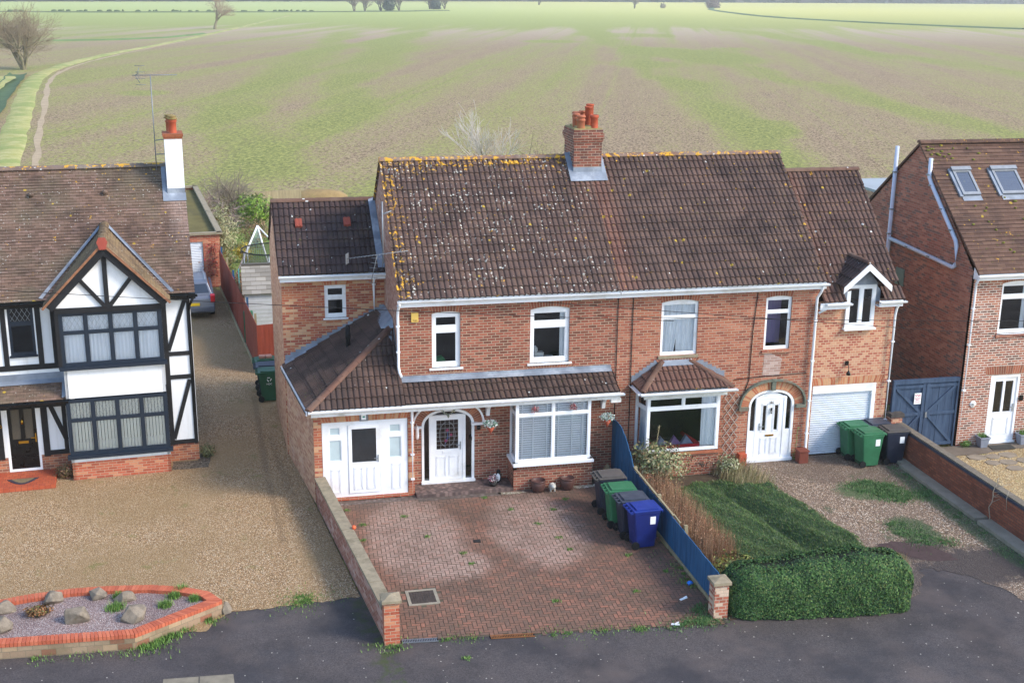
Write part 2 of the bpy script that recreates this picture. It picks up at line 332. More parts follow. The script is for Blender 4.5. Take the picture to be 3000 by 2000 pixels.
roof_d = roofmat('roof_plain_tile_weathered', ['#7d6556', '#8a6e5e', '#705a4c', '#94786c', '#665145'], white=.55, yellow=.5, yz=(7.85, 8.2), dust='#746c58', dust_amt=.7, moss=.25, tile=(.17, .1), plaintile=True, whitescale=17, wcol='#aca69c', pale='#d6beb2', dusty=lambda g, ps: g.math('MULTIPLY', g.math('MULTIPLY', g.sst(g.math('ABSOLUTE', g.math('ADD', ps[0], 5.55)), .55, .1), g.sst(ps[2], 5.6, 7.)), g.noise(g.map(g.pos(), (3, .5, .5)), 3, 4)))
roof_dg = roofmat('roof_plain_tile_gable', ['#8a7354', '#7d6850', '#947c5c', '#6f5c48'], white=.3, dust='#a08b5e', moss=.3, tile=(.17, .1), plaintile=True, whitescale=13, wcol='#b0a894')
roof_felt = plain('felt_tiles_grey', '#8d8478', .9, .4, 3, dirt='#6a6258', bump=.4)
ridge_mat = roofmat('ridge_tile', ['#86685a', '#7a5c50', '#937466'], white=.35, yellow=.75, yz=(8.3, 8.5), dust='#9c9082', dust_amt=.7, moss=.2, tile=(.45, 2.), whitescale=12)
ridge_plain = roofmat('ridge_tile_plain', ['#6f5044', '#7b5a4b', '#64483d'], white=.1, dust='#8c7a68', dust_amt=.5, moss=.2, tile=(.45, 2.), whitescale=8)
ridge_d = roofmat('ridge_tile_grey', ['#7d6a60', '#8a7468', '#735f57'], white=.3, yellow=.8, yz=(7.9, 8.1), dust='#8c8a80', dust_amt=.6, moss=.2, tile=(.45, 2.), whitescale=8)

# ground materials
gravel_d = rocks('gravel_tan', ['#cfad86', '#b4936e', '#e0c6a0', '#967858', '#c4a27a', '#ebd8ba', '#7c644a', '#d3ac7e'], 38, '#745a3c', green='#77743f', patch='#a48a66', big='#957c58', lines=[(-3.75, 9, -3.55, 1.5, .10, '#6e5c46', .45), (-3.55, 1.5, -3.3, -3.0, .09, '#6e5c46', .4), (-3.4, 5, -2.95, 0, .09, '#6e5c46', .3)])
gravel_b = rocks('gravel_brown_pink', ['#b89c80', '#a0866c', '#d2bca2', '#867058', '#ae9276', '#e4d6c2', '#6a5a4a'], 30, '#54473f', green='#4a563c', patch='#77665a', big='#5f5249', spots=[(12.6, -2.6, 1.0, .7, '#46603a', .75), (13.7, -3.2, .4, .4, '#46603a', .6), (12.4, -5.2, .6, .8, '#3f5436', .8), (11.8, -6.3, 1.0, .6, '#463c3a', .85), (12.9, -7.4, 1.6, 1.0, '#453f3e', .9), (11.2, -7.9, 1.1, .9, '#4b4442', .8), (14.0, -5.0, .35, 4.0, '#4a583c', .7), (10.9, -6.6, .5, .5, '#6f7a3c', .5)])
gravel_c = rocks('gravel_pale_yellow', ['#d2bb8c', '#bda27a', '#e2d2ac', '#a68d68', '#cfae78'], 30, '#7a6848', green='#7f8a48')
slate_chip = rocks('gravel_mauve', ['#baa4a0', '#a48e8a', '#d0bfba', '#8f7a76', '#bfa79c', '#dbcfc8'], 46, '#6a5857')
white_chip = rocks('white_chippings', ['#d8d2c2', '#c0b8a6', '#e9e5da', '#a9a08e'], 26, '#7a705c')
def tarmac():
    g = G('footpath_tarmac'); p = g.pos(); f = g.noise(p, 130, 3, .7)
    a = g.mix(g.sst(g.math('MULTIPLY_ADD', g.noise(p, 34, 4, .75), .5, g.math('MULTIPLY', f, .5)), .38, .62), '#302d2d', '#625a58'); a = g.mix(g.math('MULTIPLY', g.sst(g.noise(p, .5, 5, .6), .4, .65), .7), a, '#302e31')
    a = g.mix(g.math('MULTIPLY', g.sst(g.noise(g.map(p, loc=(5, 5, 0)), .35, 4, .6), .5, .7), .6), a, '#665a54')
    v = g.vor(p, 2.6); c = g.sep(g.vor(p, 2.6, out='Color')); a = g.mix(g.math('MULTIPLY', g.math('LESS_THAN', v, g.math('MULTIPLY', g.math('POWER', c[1], 2.), .06)), g.math('LESS_THAN', c[0], .45)), a, '#cfc8bc')
    v = g.vor(p, 9); c = g.sep(g.vor(p, 9, out='Color')); a = g.mix(g.math('MULTIPLY', g.math('LESS_THAN', v, .13), g.math('LESS_THAN', c[0], .13)), a, '#b9b1a4')
    cr = g.vor(g.map(p, (1, 1, .1), loc=(.4, 0, 0)), .55, 'DISTANCE_TO_EDGE'); cr2 = g.math('ADD', cr, g.math('MULTIPLY', g.noise(p, 6, 4), .03))
    a = g.mix(g.math('MULTIPLY', g.sst(cr2, .019, .014), .0), a, '#2a2828')
    ps = g.sep(p); m = g.math('MULTIPLY', g.sst(g.noise(p, 3, 6, .7), .45, .6), g.sst(g.math('ADD', ps[0], g.math('MULTIPLY', ps[1], .095)), -2.85, -2.35)); m = g.math('MULTIPLY', m, g.math('LESS_THAN', ps[0], -1.2))
    a = g.mix(g.math('MULTIPLY', m, .8), a, '#3f4a24')
    return g.done(a, g.sst(g.noise(p, .7, 4), .35, .65, .55, .9), g.bump(f, .5, .008), spec=.35)
tarmac_mat = tarmac()
def fieldmat():
    g = G('winter_wheat_field'); p = g.pos(); ps = g.sep(p); X, Y = ps[0], ps[1]
    q = g.map(p, rot=(0, 0, .33))
    streak = g.noise(g.map(q, (1, .02, 1)), .1, 5, .6); big = g.noise(g.map(p, loc=(7, 0, 0)), .022, 3, .5); mid = g.noise(g.map(q, (1, .22, 1), loc=(3, 9, 0)), .3, 6, .7)
    fine = g.noise(g.map(q, (1, .6, 1)), 3.0, 8, .85); nearf = g.sst(Y, 420, 90)
    gr = g.math('ADD', g.math('MULTIPLY', streak, 1.05), g.math('ADD', g.math('MULTIPLY', big, .2), g.math('MULTIPLY', mid, .25)))
    wob = g.math('MULTIPLY', g.math('SUBTRACT', g.noise(p, .02, 2), .5), 14)
    for (x0, y0, x1, y1, w) in LINES:
        d = V3((x1-x0, y1-y0, 0)).normalized(); nx, ny = -d.y, d.x; c = -(nx*x0+ny*y0); cx, cy, hl = (x0+x1)/2, (y0+y1)/2, math.hypot(x1-x0, y1-y0)/2
        k = g.math('ABSOLUTE', g.math('ADD', g.math('ADD', g.math('MULTIPLY', X, nx), g.math('MULTIPLY_ADD', Y, ny, c)), wob))
        al = g.math('ABSOLUTE', g.math('ADD', g.math('MULTIPLY', X, d.x), g.math('MULTIPLY_ADD', Y, d.y, -(cx*d.x+cy*d.y))))
        gr = g.math('MULTIPLY_ADD', g.math('MULTIPLY', g.sst(k, w*1.1, w*.2), g.sst(al, hl*1.25, hl*.9)), .2, gr)
    tu = g.math('PINGPONG', g.sep(q)[0], 12.); tr = g.math('ABSOLUTE', g.math('SUBTRACT', g.math('ABSOLUTE', g.math('SUBTRACT', tu, .0)), .95)); gr = g.math('MULTIPLY_ADD', g.sst(tr, .42, .12), .075, gr)
    for (cx, cy, rx, ry, am) in ((91, 222, 11, 34, .35), (47, 84, 3.2, 5, .3), (76, 285, 9, 9, .25), (70, 190, 9, 12, .15), (-14.5, 133, 3.5, 5, .25), (112, 330, 16, 20, .15)):
        e = g.math('ADD', g.math('POWER', g.math('ABSOLUTE', g.math('DIVIDE', g.math('SUBTRACT', X, cx), rx)), 2.), g.math('POWER', g.math('ABSOLUTE', g.math('DIVIDE', g.math('SUBTRACT', Y, cy), ry)), 2.))
        gr = g.math('MULTIPLY_ADD', g.sst(g.math('MULTIPLY_ADD', mid, 1., e), 2., .6), am, gr)
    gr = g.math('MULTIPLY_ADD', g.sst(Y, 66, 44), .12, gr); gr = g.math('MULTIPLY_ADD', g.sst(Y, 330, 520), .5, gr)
    gr = g.math('MULTIPLY_ADD', g.sst(X, 0, -30), .06, gr)
    gr = g.math('MULTIPLY_ADD', g.math('MULTIPLY', g.math('SUBTRACT', fine, .5), g.math('MULTIPLY_ADD', nearf, .9, .3)), 1.4, gr)
    clod = g.sst(g.noise(g.map(q, (1, .55, 1)), 4.6, 8, .9), .43, .58)
    soil = g.mix(g.math('MULTIPLY_ADD', g.math('SUBTRACT', clod, .5), g.math('MULTIPLY_ADD', nearf, .9, .25), .5, clamp=True), '#5c4a38', '#b9a080')
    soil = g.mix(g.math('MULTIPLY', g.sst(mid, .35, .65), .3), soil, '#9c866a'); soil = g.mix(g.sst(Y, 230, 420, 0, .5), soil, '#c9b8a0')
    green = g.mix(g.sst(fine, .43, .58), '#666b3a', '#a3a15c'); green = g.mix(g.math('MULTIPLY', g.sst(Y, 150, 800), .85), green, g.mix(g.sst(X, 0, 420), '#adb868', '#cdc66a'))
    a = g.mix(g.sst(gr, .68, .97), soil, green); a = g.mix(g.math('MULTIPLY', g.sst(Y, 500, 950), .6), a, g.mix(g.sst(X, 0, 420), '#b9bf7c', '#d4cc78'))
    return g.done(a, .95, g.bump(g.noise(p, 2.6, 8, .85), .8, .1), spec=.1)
# ------------------------------------------------------------------ building kit
UP = V3((0, 0, 1))
def slab(mb, O, U, N, w, h, holes=(), th=.1, m=0, V=UP, sides=True, arch=0.):
    """front face with openings and their reveals; holes are (u0,u1,v0,v1) or (u0,u1,v0,v1,rise)"""
    O, U, V, N = V3(O), V3(U).normalized(), V3(V).normalized(), V3(N).normalized()
    P = lambda u, v, d=0: O+U*u+V*v-N*d
    flip = U.cross(V).dot(N) < 0
    def q(pts, mm=m): mb.poly(pts[::-1] if flip else pts, mm)
    us = sorted({0, w, *[x for a in holes for x in a[:2]]}); vs = sorted({0, h, *[x for a in holes for x in a[2:4]]})
    for i in range(len(us)-1):
        for j in range(len(vs)-1):
            cu, cv = (us[i]+us[i+1])/2, (vs[j]+vs[j+1])/2
            if any(a[0] < cu < a[1] and a[2] < cv < a[3] for a in holes): continue
            q([P(us[i], vs[j]), P(us[i+1], vs[j]), P(us[i+1], vs[j+1]), P(us[i], vs[j+1])])
    for a in holes:
        u0, u1, v0, v1 = a[:4]; rise = a[4] if len(a) > 4 else 0
        q([P(u0, v0), P(u0, v0, th), P(u1, v0, th), P(u1, v0)][::-1])
        q([P(u0, v0), P(u0, v1-rise), P(u0, v1-rise, th), P(u0, v0, th)][::-1]); q([P(u1, v0), P(u1, v0, th), P(u1, v1-rise, th), P(u1, v1-rise)][::-1])
        if rise:
            n = 12; pts = archpts(u0, u1, v1-rise, rise, n)
            for k in range(n):
                (a0, b0), (a1, b1) = pts[k], pts[k+1]
                q([P(a0, b0), P(a1, b1), P(a1, v1), P(a0, v1)]); q([P(a0, b0), P(a0, b0, th), P(a1, b1, th), P(a1, b1)])
        else: q([P(u0, v1), P(u1, v1), P(u1, v1, th), P(u0, v1, th)][::-1])
    if arch:
        n = 10; pts = archpts(0, w, h, arch, n)
        for k in range(n):
            (a0, b0), (a1, b1) = pts[k], pts[k+1]
            q([P(a0, h), P(a1, h), P(a1, b1), P(a0, b0)]); q([P(a0, b0), P(a1, b1), P(a1, b1, th), P(a0, b0, th)])
    if sides:
        q([P(0, 0), P(0, h), P(0, h, th), P(0, 0, th)]); q([P(w, 0), P(w, 0, th), P(w, h, th), P(w, h)])
        q([P(0, 0), P(0, 0, th), P(w, 0, th), P(w, 0)])
        if not arch: q([P(0, h), P(w, h), P(w, h, th), P(0, h, th)])
def archpts(u0, u1, v, rise, n=12, p=2.2):
    c = (u0+u1)/2; r = (u1-u0)/2; o = []
    for k in range(n+1):
        t = pi*(1-k/n); x = cos(t); o.append((c+r*x, v+rise*(1-abs(x)**p)**(1/p) if rise > .25 else v+rise*(1-x*x)))
    return o
def window(par, O, U, N, w, h, panes, fm=white_upvc, th=.07, arch=0., sill=None, curtains=(), gm=None, lead=False, name='window', V=UP, label=None, bars=()):
    O, U, N = V3(O), V3(U).normalized(), V3(N).normalized(); V = V3(V)
    f = MB(); slab(f, O, U, N, w, h, [(a, b, c, d) for a, b, c, d in panes], th, 0, V, True, arch)
    for (a, b, c, d) in panes:   # inner sash bead
        e = .022
        for (x0, x1, y0, y1) in ((a, b, c, c+e), (a, b, d-e, d), (a, a+e, c+e, d-e), (b-e, b, c+e, d-e)):
            f.obox(O+U*(x0+x1)/2+V*(y0+y1)/2-N*.02, U*(x1-x0)/2, N*.01, V*(y1-y0)/2)
    fr = part(name, f, fm, par, label)
    for (a, b, c, d) in panes:
        g = MB(); D = N*.03; g.poly([O+U*a+V*c-D, O+U*b+V*c-D, O+U*b+V*d-D, O+U*a+V*d-D]); part('pane', g, gm or glass, fr)
    if lead:
        l = MB()
        for (a, b, c, d) in lead:
            s = .13; n = int((b-a+d-c)/s)+2
            for k in range(-n, n):
                for sg in (1, -1):
                    x0 = a+k*s; pts = []
                    # clip line x = x0 + sg*t*.6 , y = c + t
                    t0, t1 = 0, d-c; k6 = .6*sg
                    for bd, lowr in ((a, 1), (b, 0)):
                        t = (bd-x0)/k6
                        if (k6 > 0) == bool(lowr): t0 = max(t0, t)
                        else: t1 = min(t1, t)
                    if t1 > t0+.01: l.beam(O+U*(x0+k6*t0)+V*(c+t0)-N*.025, O+U*(x0+k6*t1)+V*(c+t1)-N*.025, .006, .007, N)
        part('lead_lattice', l, steel, fr)
    for cu in curtains:
        a, b, c, d, mt = cu[:5]; m = MB(); n = max(8, int((b-a)/.03)); rows = []
        gath = cu[5] if len(cu) > 5 else 0
        for j in range(7):
            v = c+(d-c)*j/6; pull = 1-gath*(1-j/6)**1.3
            rows.append([O+U*(a+(b-a)*i/n*pull+gath*.1*(1-j/6)*(i/n))+V*v-N*(.085+.018*sin(i*1.7+j*.3)+.01*sin(i*.6)) for i in range(n+1)])
        m.grid(rows, 0, True); part('curtain', m, mt, fr)
    if sill:
        s = MB(); ex, dp, hh = sill; s.obox(O+U*w/2+V*(-hh/2)+N*(dp/2-.04), U*(w/2+ex), N*(dp/2+.04), V*hh/2); part('sill', s, fm, fr)
    if bars: pass
    return fr
def blinds(par, O, U, N, w, h, vertical=False, mt=slat_white, step=.05, tapes=()):
    O, U, N = V3(O), V3(U), V3(N); m = MB(); k = int((w if vertical else h)/step)
    for i in range(k):
        if vertical: c = O+U*(step*(i+.5))+UP*h/2; m.obox(c, (U+N*.35)*step*.42, (N-U*.35)*.001, UP*h/2)
        else: c = O+U*w/2+UP*(step*(i+.5)); m.obox(c, U*w/2, (UP-N*.6).normalized()*step*.40, (N+UP*.45).normalized()*.0015)
    for t in tapes: m.obox(O+U*t+UP*h/2+N*.022, U*.018, N*.002, UP*h/2)
    return part('blind', m, mt, par)
def roof_tiles(mb, O, U, S, rows, lo, hi, pitch=.15, style='roll', m=0, amp=.038, lip=.034, du=None, jit=0.):
    """courses of tiles on the slope O + U*u + S*t, t in 0..1, u between lo(t) and hi(t)"""
    O, U, S = V3(O), V3(U).normalized(), V3(S); N = U.cross(S).normalized()
    if N.z < 0: N = -N
    L = S.length; umin = min(lo(t/20) for t in range(21)); umax = max(hi(t/20) for t in range(21))
    if style == 'roll':
        st = pitch/4; pr = [0., .95, 1., .85]
    else: st = 1.0; pr = [0.]
    k0 = math.floor(umin/st); k1 = math.ceil(umax/st); flip = U.cross(S).dot(N) < 0; rnd = random.Random(int(L*1000))
    for r in range(rows):
        t0, t1 = r/rows, (r+1)/rows; off = (pitch if r % 2 else 0)*0
        jj = rnd.uniform(-jit, jit)
        def row(t, z):
            o = []; a, b = lo(t), hi(t)
            for k in range(k0, k1+1):
                u = min(max(k*st, a), b); hh = pr[k % len(pr)]*amp
                o.append((O+U*u+S*t+N*(z+hh), (u, t*L)))
            return o
        A = row(t0, lip+jj); B = row(t1, .002); C = row(t0, .0)
        for R1, R2 in ((C, A), (A, B)):
            for i in range(len(A)-1):
                if (R1[i][0]-R1[i+1][0]).length < 1e-5 and (R2[i][0]-R2[i+1][0]).length < 1e-5: continue
                q = [R1[i], R1[i+1], R2[i+1], R2[i]]
                if flip: q = q[::-1]
                mb.poly([x[0] for x in q], m, False, tuple(x[1] for x in q))
def ridge(mb, P, Q, r=.12, seg=.45, m=0, n=8, down=.03):
    P, Q = V3(P), V3(Q); d = Q-P; L = d.length; d.normalize(); k = max(1, round(L/seg)); side = d.cross(UP).normalized(); up = side.cross(d)
    for i in range(k):
        a = P+d*(L*i/k); b = P+d*(L*(i+1)/k+.02); rows = []
        for c, rr in ((a, r*1.05), (b, r*.97)):
            rows.append([c+side*cos(pi*j/n)*rr+up*(sin(pi*j/n)*rr*.8-down) for j in range(n+1)])
        i0 = len(mb.v)
        for c, rr in ((a, r*1.05), (b, r*.97)): mb.poly([c+side*cos(pi*j/n)*rr+up*(sin(pi*j/n)*rr*.8-down) for j in range(n+1)][::(1 if c == a else -1)], m)
        mb.grid(rows, m, True)
def gutter(mb, P, Q, r=.055, m=0, out=(0, -1, 0)):
    P, Q = V3(P), V3(Q); d = (Q-P).normalized(); o = V3(out).normalized(); prof = []
    for k in range(9): t = pi*k/8; prof.append(o*(r-cos(t)*r)+UP*(-sin(t)*r*1.2))
    prof += [o*(2*r-.008), *[o*(r+cos(t)*(r-.008))+UP*(-sin(t)*(r*1.2-.008)) for t in [pi*k/8 for k in range(1, 8)]], o*.008]
    mb.grid([[P+x for x in prof+[prof[0]]], [Q+x for x in prof+[prof[0]]]], m, False)
    for c in (P, Q): mb.poly([c+x for x in prof[:9]], m)
    L = (Q-P).length; k = int(L/2)
    for i in range(1, k+1):
        c = P+d*(L*i/(k+1)); mb.grid([[c-d*.03+x*1.12-UP*.004 for x in prof[:9]], [c+d*.03+x*1.12-UP*.004 for x in prof[:9]]], m)
def pipe_down(mb, pts, r=.034, m=0, clips=()):
    mb.tube(pts, r, 10, m)
    for c in clips: c = V3(c); mb.obox(c, (.05, 0, 0), (0, .045, 0), (0, 0, .018), m)
def stepped(mb, P, Q, N, steps, h=.15, m=0):
    """stepped lead flashing up a wall from P to Q"""
    P, Q, N = V3(P), V3(Q), V3(N); d = (Q-P)/steps; hz = V3((d.x, d.y, 0))
    for i in range(steps):
        a = P+d*i; b = a+hz; hb = max(0, d.z)+h; mb.poly([a+N*.012, b+N*.012+UP*d.z, b+N*.012+UP*hb, a+N*.012+UP*hb])
def text(body, loc, size, mt, rot=(pi/2, 0, 0), name='lettering', par=None, ext=.002, align='CENTER'):
    cu = bpy.data.curves.new(name, 'FONT'); cu.body = body; cu.size = size; cu.extrude = ext; cu.align_x = align; cu.align_y = 'CENTER'; cu.materials.append(mt)
    t = bpy.data.objects.new(name+'_tmp', cu); col.objects.link(t); dg = bpy.context.evaluated_depsgraph_get(); dg.update()
    me = bpy.data.meshes.new_from_object(t.evaluated_get(dg)); bpy.data.objects.remove(t); o = bpy.data.objects.new(name, me); col.objects.link(o)
    o.location = loc; o.rotation_euler = rot
    if par is not None:
        o.parent = par
        if par.name in OFF: o.location = V3(loc)-OFF[par.name]
    return o
def arched_door(par, O, w, h, rise, style, mats):
    """white arched surround with side glass and a door leaf; O bottom-left, faces -y"""
    O = V3(O); X = V3((1, 0, 0)); P = lambda u, v, d=0: O+X*u+UP*v+V3((0, d, 0))
    sp = h-rise; out = [(0, 0)]+archpts(0, w, sp, rise, 20, 2.3)+[(w, 0)]; e = .065
    inn = [(e, .0)]+archpts(e, w-e, sp, rise-e, 20, 2.3)+[(w-e, .0)]
    f = MB()
    for i in range(len(out)-1):
        a, b, c, d = out[i], out[i+1], inn[i+1], inn[i]
        f.poly([P(*a, -.03), P(*d, -.03), P(*c, -.03), P(*b, -.03)]); f.poly([P(*a, -.03), P(*b, -.03), P(*b, .06), P(*a, .06)]); f.poly([P(*d, -.03), P(*d, .05), P(*c, .05), P(*c, -.03)])
    f.box(O.x-.02, O.x+w+.02, O.y-.1, O.y+.04, O.z-.03, O.z+.05)
    fr = part('door_frame', f, white_upvc, par)
    g = MB(); g.poly([P(*p, .045) for p in inn]); part('side_glass', g, glass_dark, fr)
    dl, dr, dh = style['leaf']; mm = MB()
    for x in (dl, dr): mm.box(O.x+x-.04, O.x+x+.04, O.y-.015, O.y+.05, O.z+.05, O.z+dh+.05)
    mm.box(O.x+dl, O.x+dr, O.y-.014, O.y+.05, O.z+dh, O.z+dh+.07)
    if style.get('panels'):
        for (a, b) in ((e, dl-.04), (dr+.04, w-e)):
            mm.box(O.x+a, O.x+b, O.y-.01, O.y+.05, O.z+.05, O.z+style['panels'])
    part('mullion', mm, white_upvc, fr)
    top = MB(); c = (dl+dr)/2; hw = (dr-dl)/2-.06; tz = dh+.08
    pts = [P(c-hw, tz, .02)]+[P(c-hw+2*hw*k/8, tz+(h-.07-tz)*.95*(1-abs(2*k/8-1)**1.6), .02) for k in range(1, 8)]+[P(c+hw, tz, .02)]
    if style.get('blank'): top.prism([p for p in pts], (0, .02, 0)); part('fanlight_panel', top, white_upvc, fr)
    l = MB(); a, b = dl+.04, dr-.04; holes = style['glass']
    slab(l, P(a, .06, 0), X, (0, -1, 0), b-a, dh-.06, holes, .05)
    for (u0, u1, v0, v1) in style['mould']:
        for k, e2 in enumerate((0, .03)):
            for (x0, x1, y0, y1) in ((u0+e2, u1-e2, v0+e2, v0+e2+.012), (u0+e2, u1-e2, v1-e2-.012, v1-e2), (u0+e2, u0+e2+.012, v0+e2, v1-e2), (u1-e2-.012, u1-e2, v0+e2, v1-e2)):
                l.box(O.x+a+x0, O.x+a+x1, O.y-.009, O.y+.001, O.z+.06+y0, O.z+.06+y1)
    leaf = part('door', l, white_upvc, par)
    for h4 in holes:
        q = MB(); q.poly([P(a+h4[0], .06+h4[2], .03), P(a+h4[1], .06+h4[2], .03), P(a+h4[1], .06+h4[3], .03), P(a+h4[0], .06+h4[3], .03)]); part('glass', q, glass_dark, leaf)
    hd = MB(); hx = O.x+(a+.06 if style['hinge'] == 'r' else b-.06); s = 1 if style['hinge'] == 'r' else -1
    hd.box(hx-.015, hx+.015, O.y-.02, O.y, O.z+.92, O.z+1.14); hd.beam((hx, O.y-.035, O.z+1.04), (hx+s*.12, O.y-.035, O.z+1.04), .018, .018); part('handle', hd, steel, leaf)
    lb = MB(); lz = O.z+style['letter']; lb.box(O.x+c-.13, O.x+c+.13, O.y-.014, O.y+.001, lz, lz+.055); part('letter_box', lb, style['lbm'], leaf)
    return fr, leaf

# ================================================================== HOUSE A (left half of the semi)
XB = 11.92; PX = 5.95; ZE = 5.34
YR, ZR = 3.42, 8.46
A = thing('semi_detached_house', 'red-brown brick half of the pair with lichened roof and big chimney', 'house', (2.9, 3, 0), world=True)
wz = [(.86, 1.63, 3.37, 4.92, .05), (3.54, 4.64, 3.35, 4.93, .07)]
w = MB(); O = (0, 0, 0)
slab(w, O, (1, 0, 0), (0, -1, 0), PX, 5.28, [wz[0], wz[1], (.55, 2.02, .09, 2.22, .52), (3.05, 5.1, .78, 2.75)], .11)
part('front_wall', w, brick_a, A)
w = MB()
w.poly([(0, 0, 0), (0, 7.1, 0), (0, 7.1, 5.3), (0, YR, ZR-.03), (0, 0, 5.3)][::-1]); w.poly([(0, 7.1, 0), (PX, 7.1, 0), (PX, 7.1, 5.3), (0, 7.1, 5.3)][::-1])
part('side_wall', w, brick_party, A)
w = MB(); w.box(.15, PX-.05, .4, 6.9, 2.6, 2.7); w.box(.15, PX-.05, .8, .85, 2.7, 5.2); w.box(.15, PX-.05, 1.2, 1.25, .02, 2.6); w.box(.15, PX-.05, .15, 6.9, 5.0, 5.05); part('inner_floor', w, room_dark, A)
# soldier arches, sills
s = MB()
def arch_course(mb, x0, x1, z, rise, hh, y=-.004, n=14):
    pts = archpts(x0, x1, z, rise, n) if rise else [(x0+(x1-x0)*k/n, z) for k in range(n+1)]
    fan = (pts[0][0]-x0); L = 0
    for k in range(n):
        (a, b), (c, d) = pts[k], pts[k+1]; f0 = (2*k/n-1)*.07; f1 = (2*(k+1)/n-1)*.07; L0 = L; L += math.hypot(c-a, d-b)
        mb.poly([(a, y, b), (c, y, d), (c+f1, y, d+hh), (a+f0, y, b+hh)], 0, False, ((L0, 0), (L, 0), (L, hh), (L0, hh)))
for q_ in ((.86, 1.63, 4.87, .05, .24), (3.54, 4.64, 4.86, .07, .24)): s = MB(); arch_course(s, *q_); part('soldier_course', s, soldier, A)
for a, b, z in ((.8, 1.69, 3.24), (3.45, 4.75, 3.22)):
    s = MB(); arch_course(s, a, b, z, 0, .09); part('sill_course', s, soldier, A)
for (x0, x1, z0, z1, r), tr, cu in ((wz[0], 4.42, [(.05, .3, .06, 1.0, room_dark)]), (wz[1], 4.42, [(.86, 1.05, .06, 1.48, net)])):
    ww, hh = x1-x0, z1-z0-r; t = tr-z0
    window(A, (x0, .06, z0), (1, 0, 0), (0, -1, 0), ww, hh, [(.1, ww-.1, .13, t-.08), (.1, ww-.1, t+.09, hh-.1)], arch=r, sill=(.07, .1, .05), curtains=cu[1:] if ww < 1 else cu)
# objects on window sill (inside)
o = MB(); o.blob((1.1, .25, 3.5), (.14, .1, .14), 3, .3, 8); o = part('house_plant', o, plain('sill_plant_green', '#2f7a4d', .7, .4, 20), None, 'green plant on the inside sill of the narrow left bedroom window', cat='plant')
o = MB(); o.box(3.72, 3.98, .22, .4, 3.40, 3.58); o.box(4.02, 4.25, .22, .36, 3.40, 3.47); o.blob((3.75, .3, 3.66), (.07, .07, .1), 1, .2, 6)
part('ornament_box', o, plain('sill_box_white', '#cfd4d2', .6, .3, 9), None, 'white box and oddments on the inside sill of the wide bedroom window', cat='box')
# main roof
def semiroof(par, x0, x1, mat, lo=None, hi=None, rows=17):
    r = MB(); sy = YR+.28; S = V3((0, YR+.30, ZR-ZE+.02))
    roof_tiles(r, (0, -.30, ZE-.01), (1, 0, 0), S, rows, lambda t: x0, lambda t: x1)
    roof_tiles(r, (0, 7.14, ZE-.01), (1, 0, 0), V3((0, YR-7.14, ZR-ZE+.01)), rows, lambda t: x0, lambda t: x1)
    for xx in ((x0,) if x0 < 1 else (x1,)):   # verge undercloak
        r.poly([(xx, -.3, ZE-.05), (xx, YR, ZR-.05), (xx, YR, ZR+.02), (xx, -.3, ZE+.01)])
    return part('roof', r, mat, par)
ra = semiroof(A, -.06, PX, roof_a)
rg = MB(); ridge(rg, (-.06, YR, ZR+.03), (5.42, YR, ZR+.03)); part('ridge_tiles', rg, ridge_mat, ra)
g = MB(); gutter(g, (-.08, -.26, ZE-.02), (PX-.02, -.26, ZE-.03)); part('gutter', g, white_upvc, A)
f = MB(); f.box(-.06, PX, -.25, -.225, 5.14, 5.34); f.box(-.06, PX, -.225, -.003, 5.13, 5.15); part('fascia', f, white_upvc, A)
g = MB(); pipe_down(g, [(-.03, -.32, 5.28), (-.03, -.3, 5.2), (-.04, -.12, 5.05), (-.05, -.1, 4.9), (-.05, -.1, 3.5), (-.03, -.16, 3.34), (0, -.3, 3.28)], .036, 0, [(-.05, -.09, 4.6), (-.05, -.09, 3.9)]); part('downpipe', g, white_upvc, A)
# chimney
ch = MB(); cx0, cx1, cy0, cy1 = 5.44, 6.26, 2.86, 3.92; zt = 9.3
ch.box(cx0, cx1, cy0, cy1, 7.7, zt-.34); ch.box(cx0-.03, cx1+.03, cy0-.03, cy1+.03, zt-.34, zt-.26); ch.box(cx0-.055, cx1+.055, cy0-.055, cy1+.055, zt-.26, zt-.12); ch.box(cx0-.02, cx1+.02, cy0-.02, cy1+.02, zt-.12, zt)
chim = part('chimney', ch, brick_chim, A)
hm = MB(); hm.prism([(cx0, cy0, zt), (cx1, cy0, zt), (cx1, cy1, zt), (cx0, cy1, zt)], (0, 0, .03)); hm.obox(((cx0+cx1)/2, (cy0+cy1)/2, zt+.045), (.3, 0, 0), (0, .42, 0), (0, 0, .03)); part('flaunching', hm, plain('lichened_mortar', '#9c8f60', .9, .5, 9, dirt='#c0962e', bump=.6), chim)
def pot(x, y, h, r, mt, kind, par, z=zt+.02, name='chimney_pot'):
    p = MB(); prof = [(r*.95, 0), (r*.9, .03), (r*.88, h-.1), (r*1.02, h-.09), (r*1.04, h-.02), (r*.97, h), (r*.8, h), (r*.78, h-.15)]
    if kind == 'cap': prof = [(r*.92, 0), (r*.9, h-.16), (r*1.03, h-.15), (r*1.03, h-.1), (r*.8, h-.08), (r*.8, h-.05), (r*1.06, h-.045), (r*1.04, h-.01), (r*.9, h+.01), (0, h+.015)]
    if kind == 'tall': prof = [(r*.9, 0), (r*.88, h-.05), (r*.98, h-.045), (r*.98, h), (r*.8, h), (r*.78, h-.2)]
    p.lathe(prof, (x, y, z), 18); return part(name, p, mt, par)
pot(5.66, 3.0, .36, .125, terracotta_pale, 'cap', chim); pot(6.06, 3.02, .38, .12, terracotta, 'std', chim)
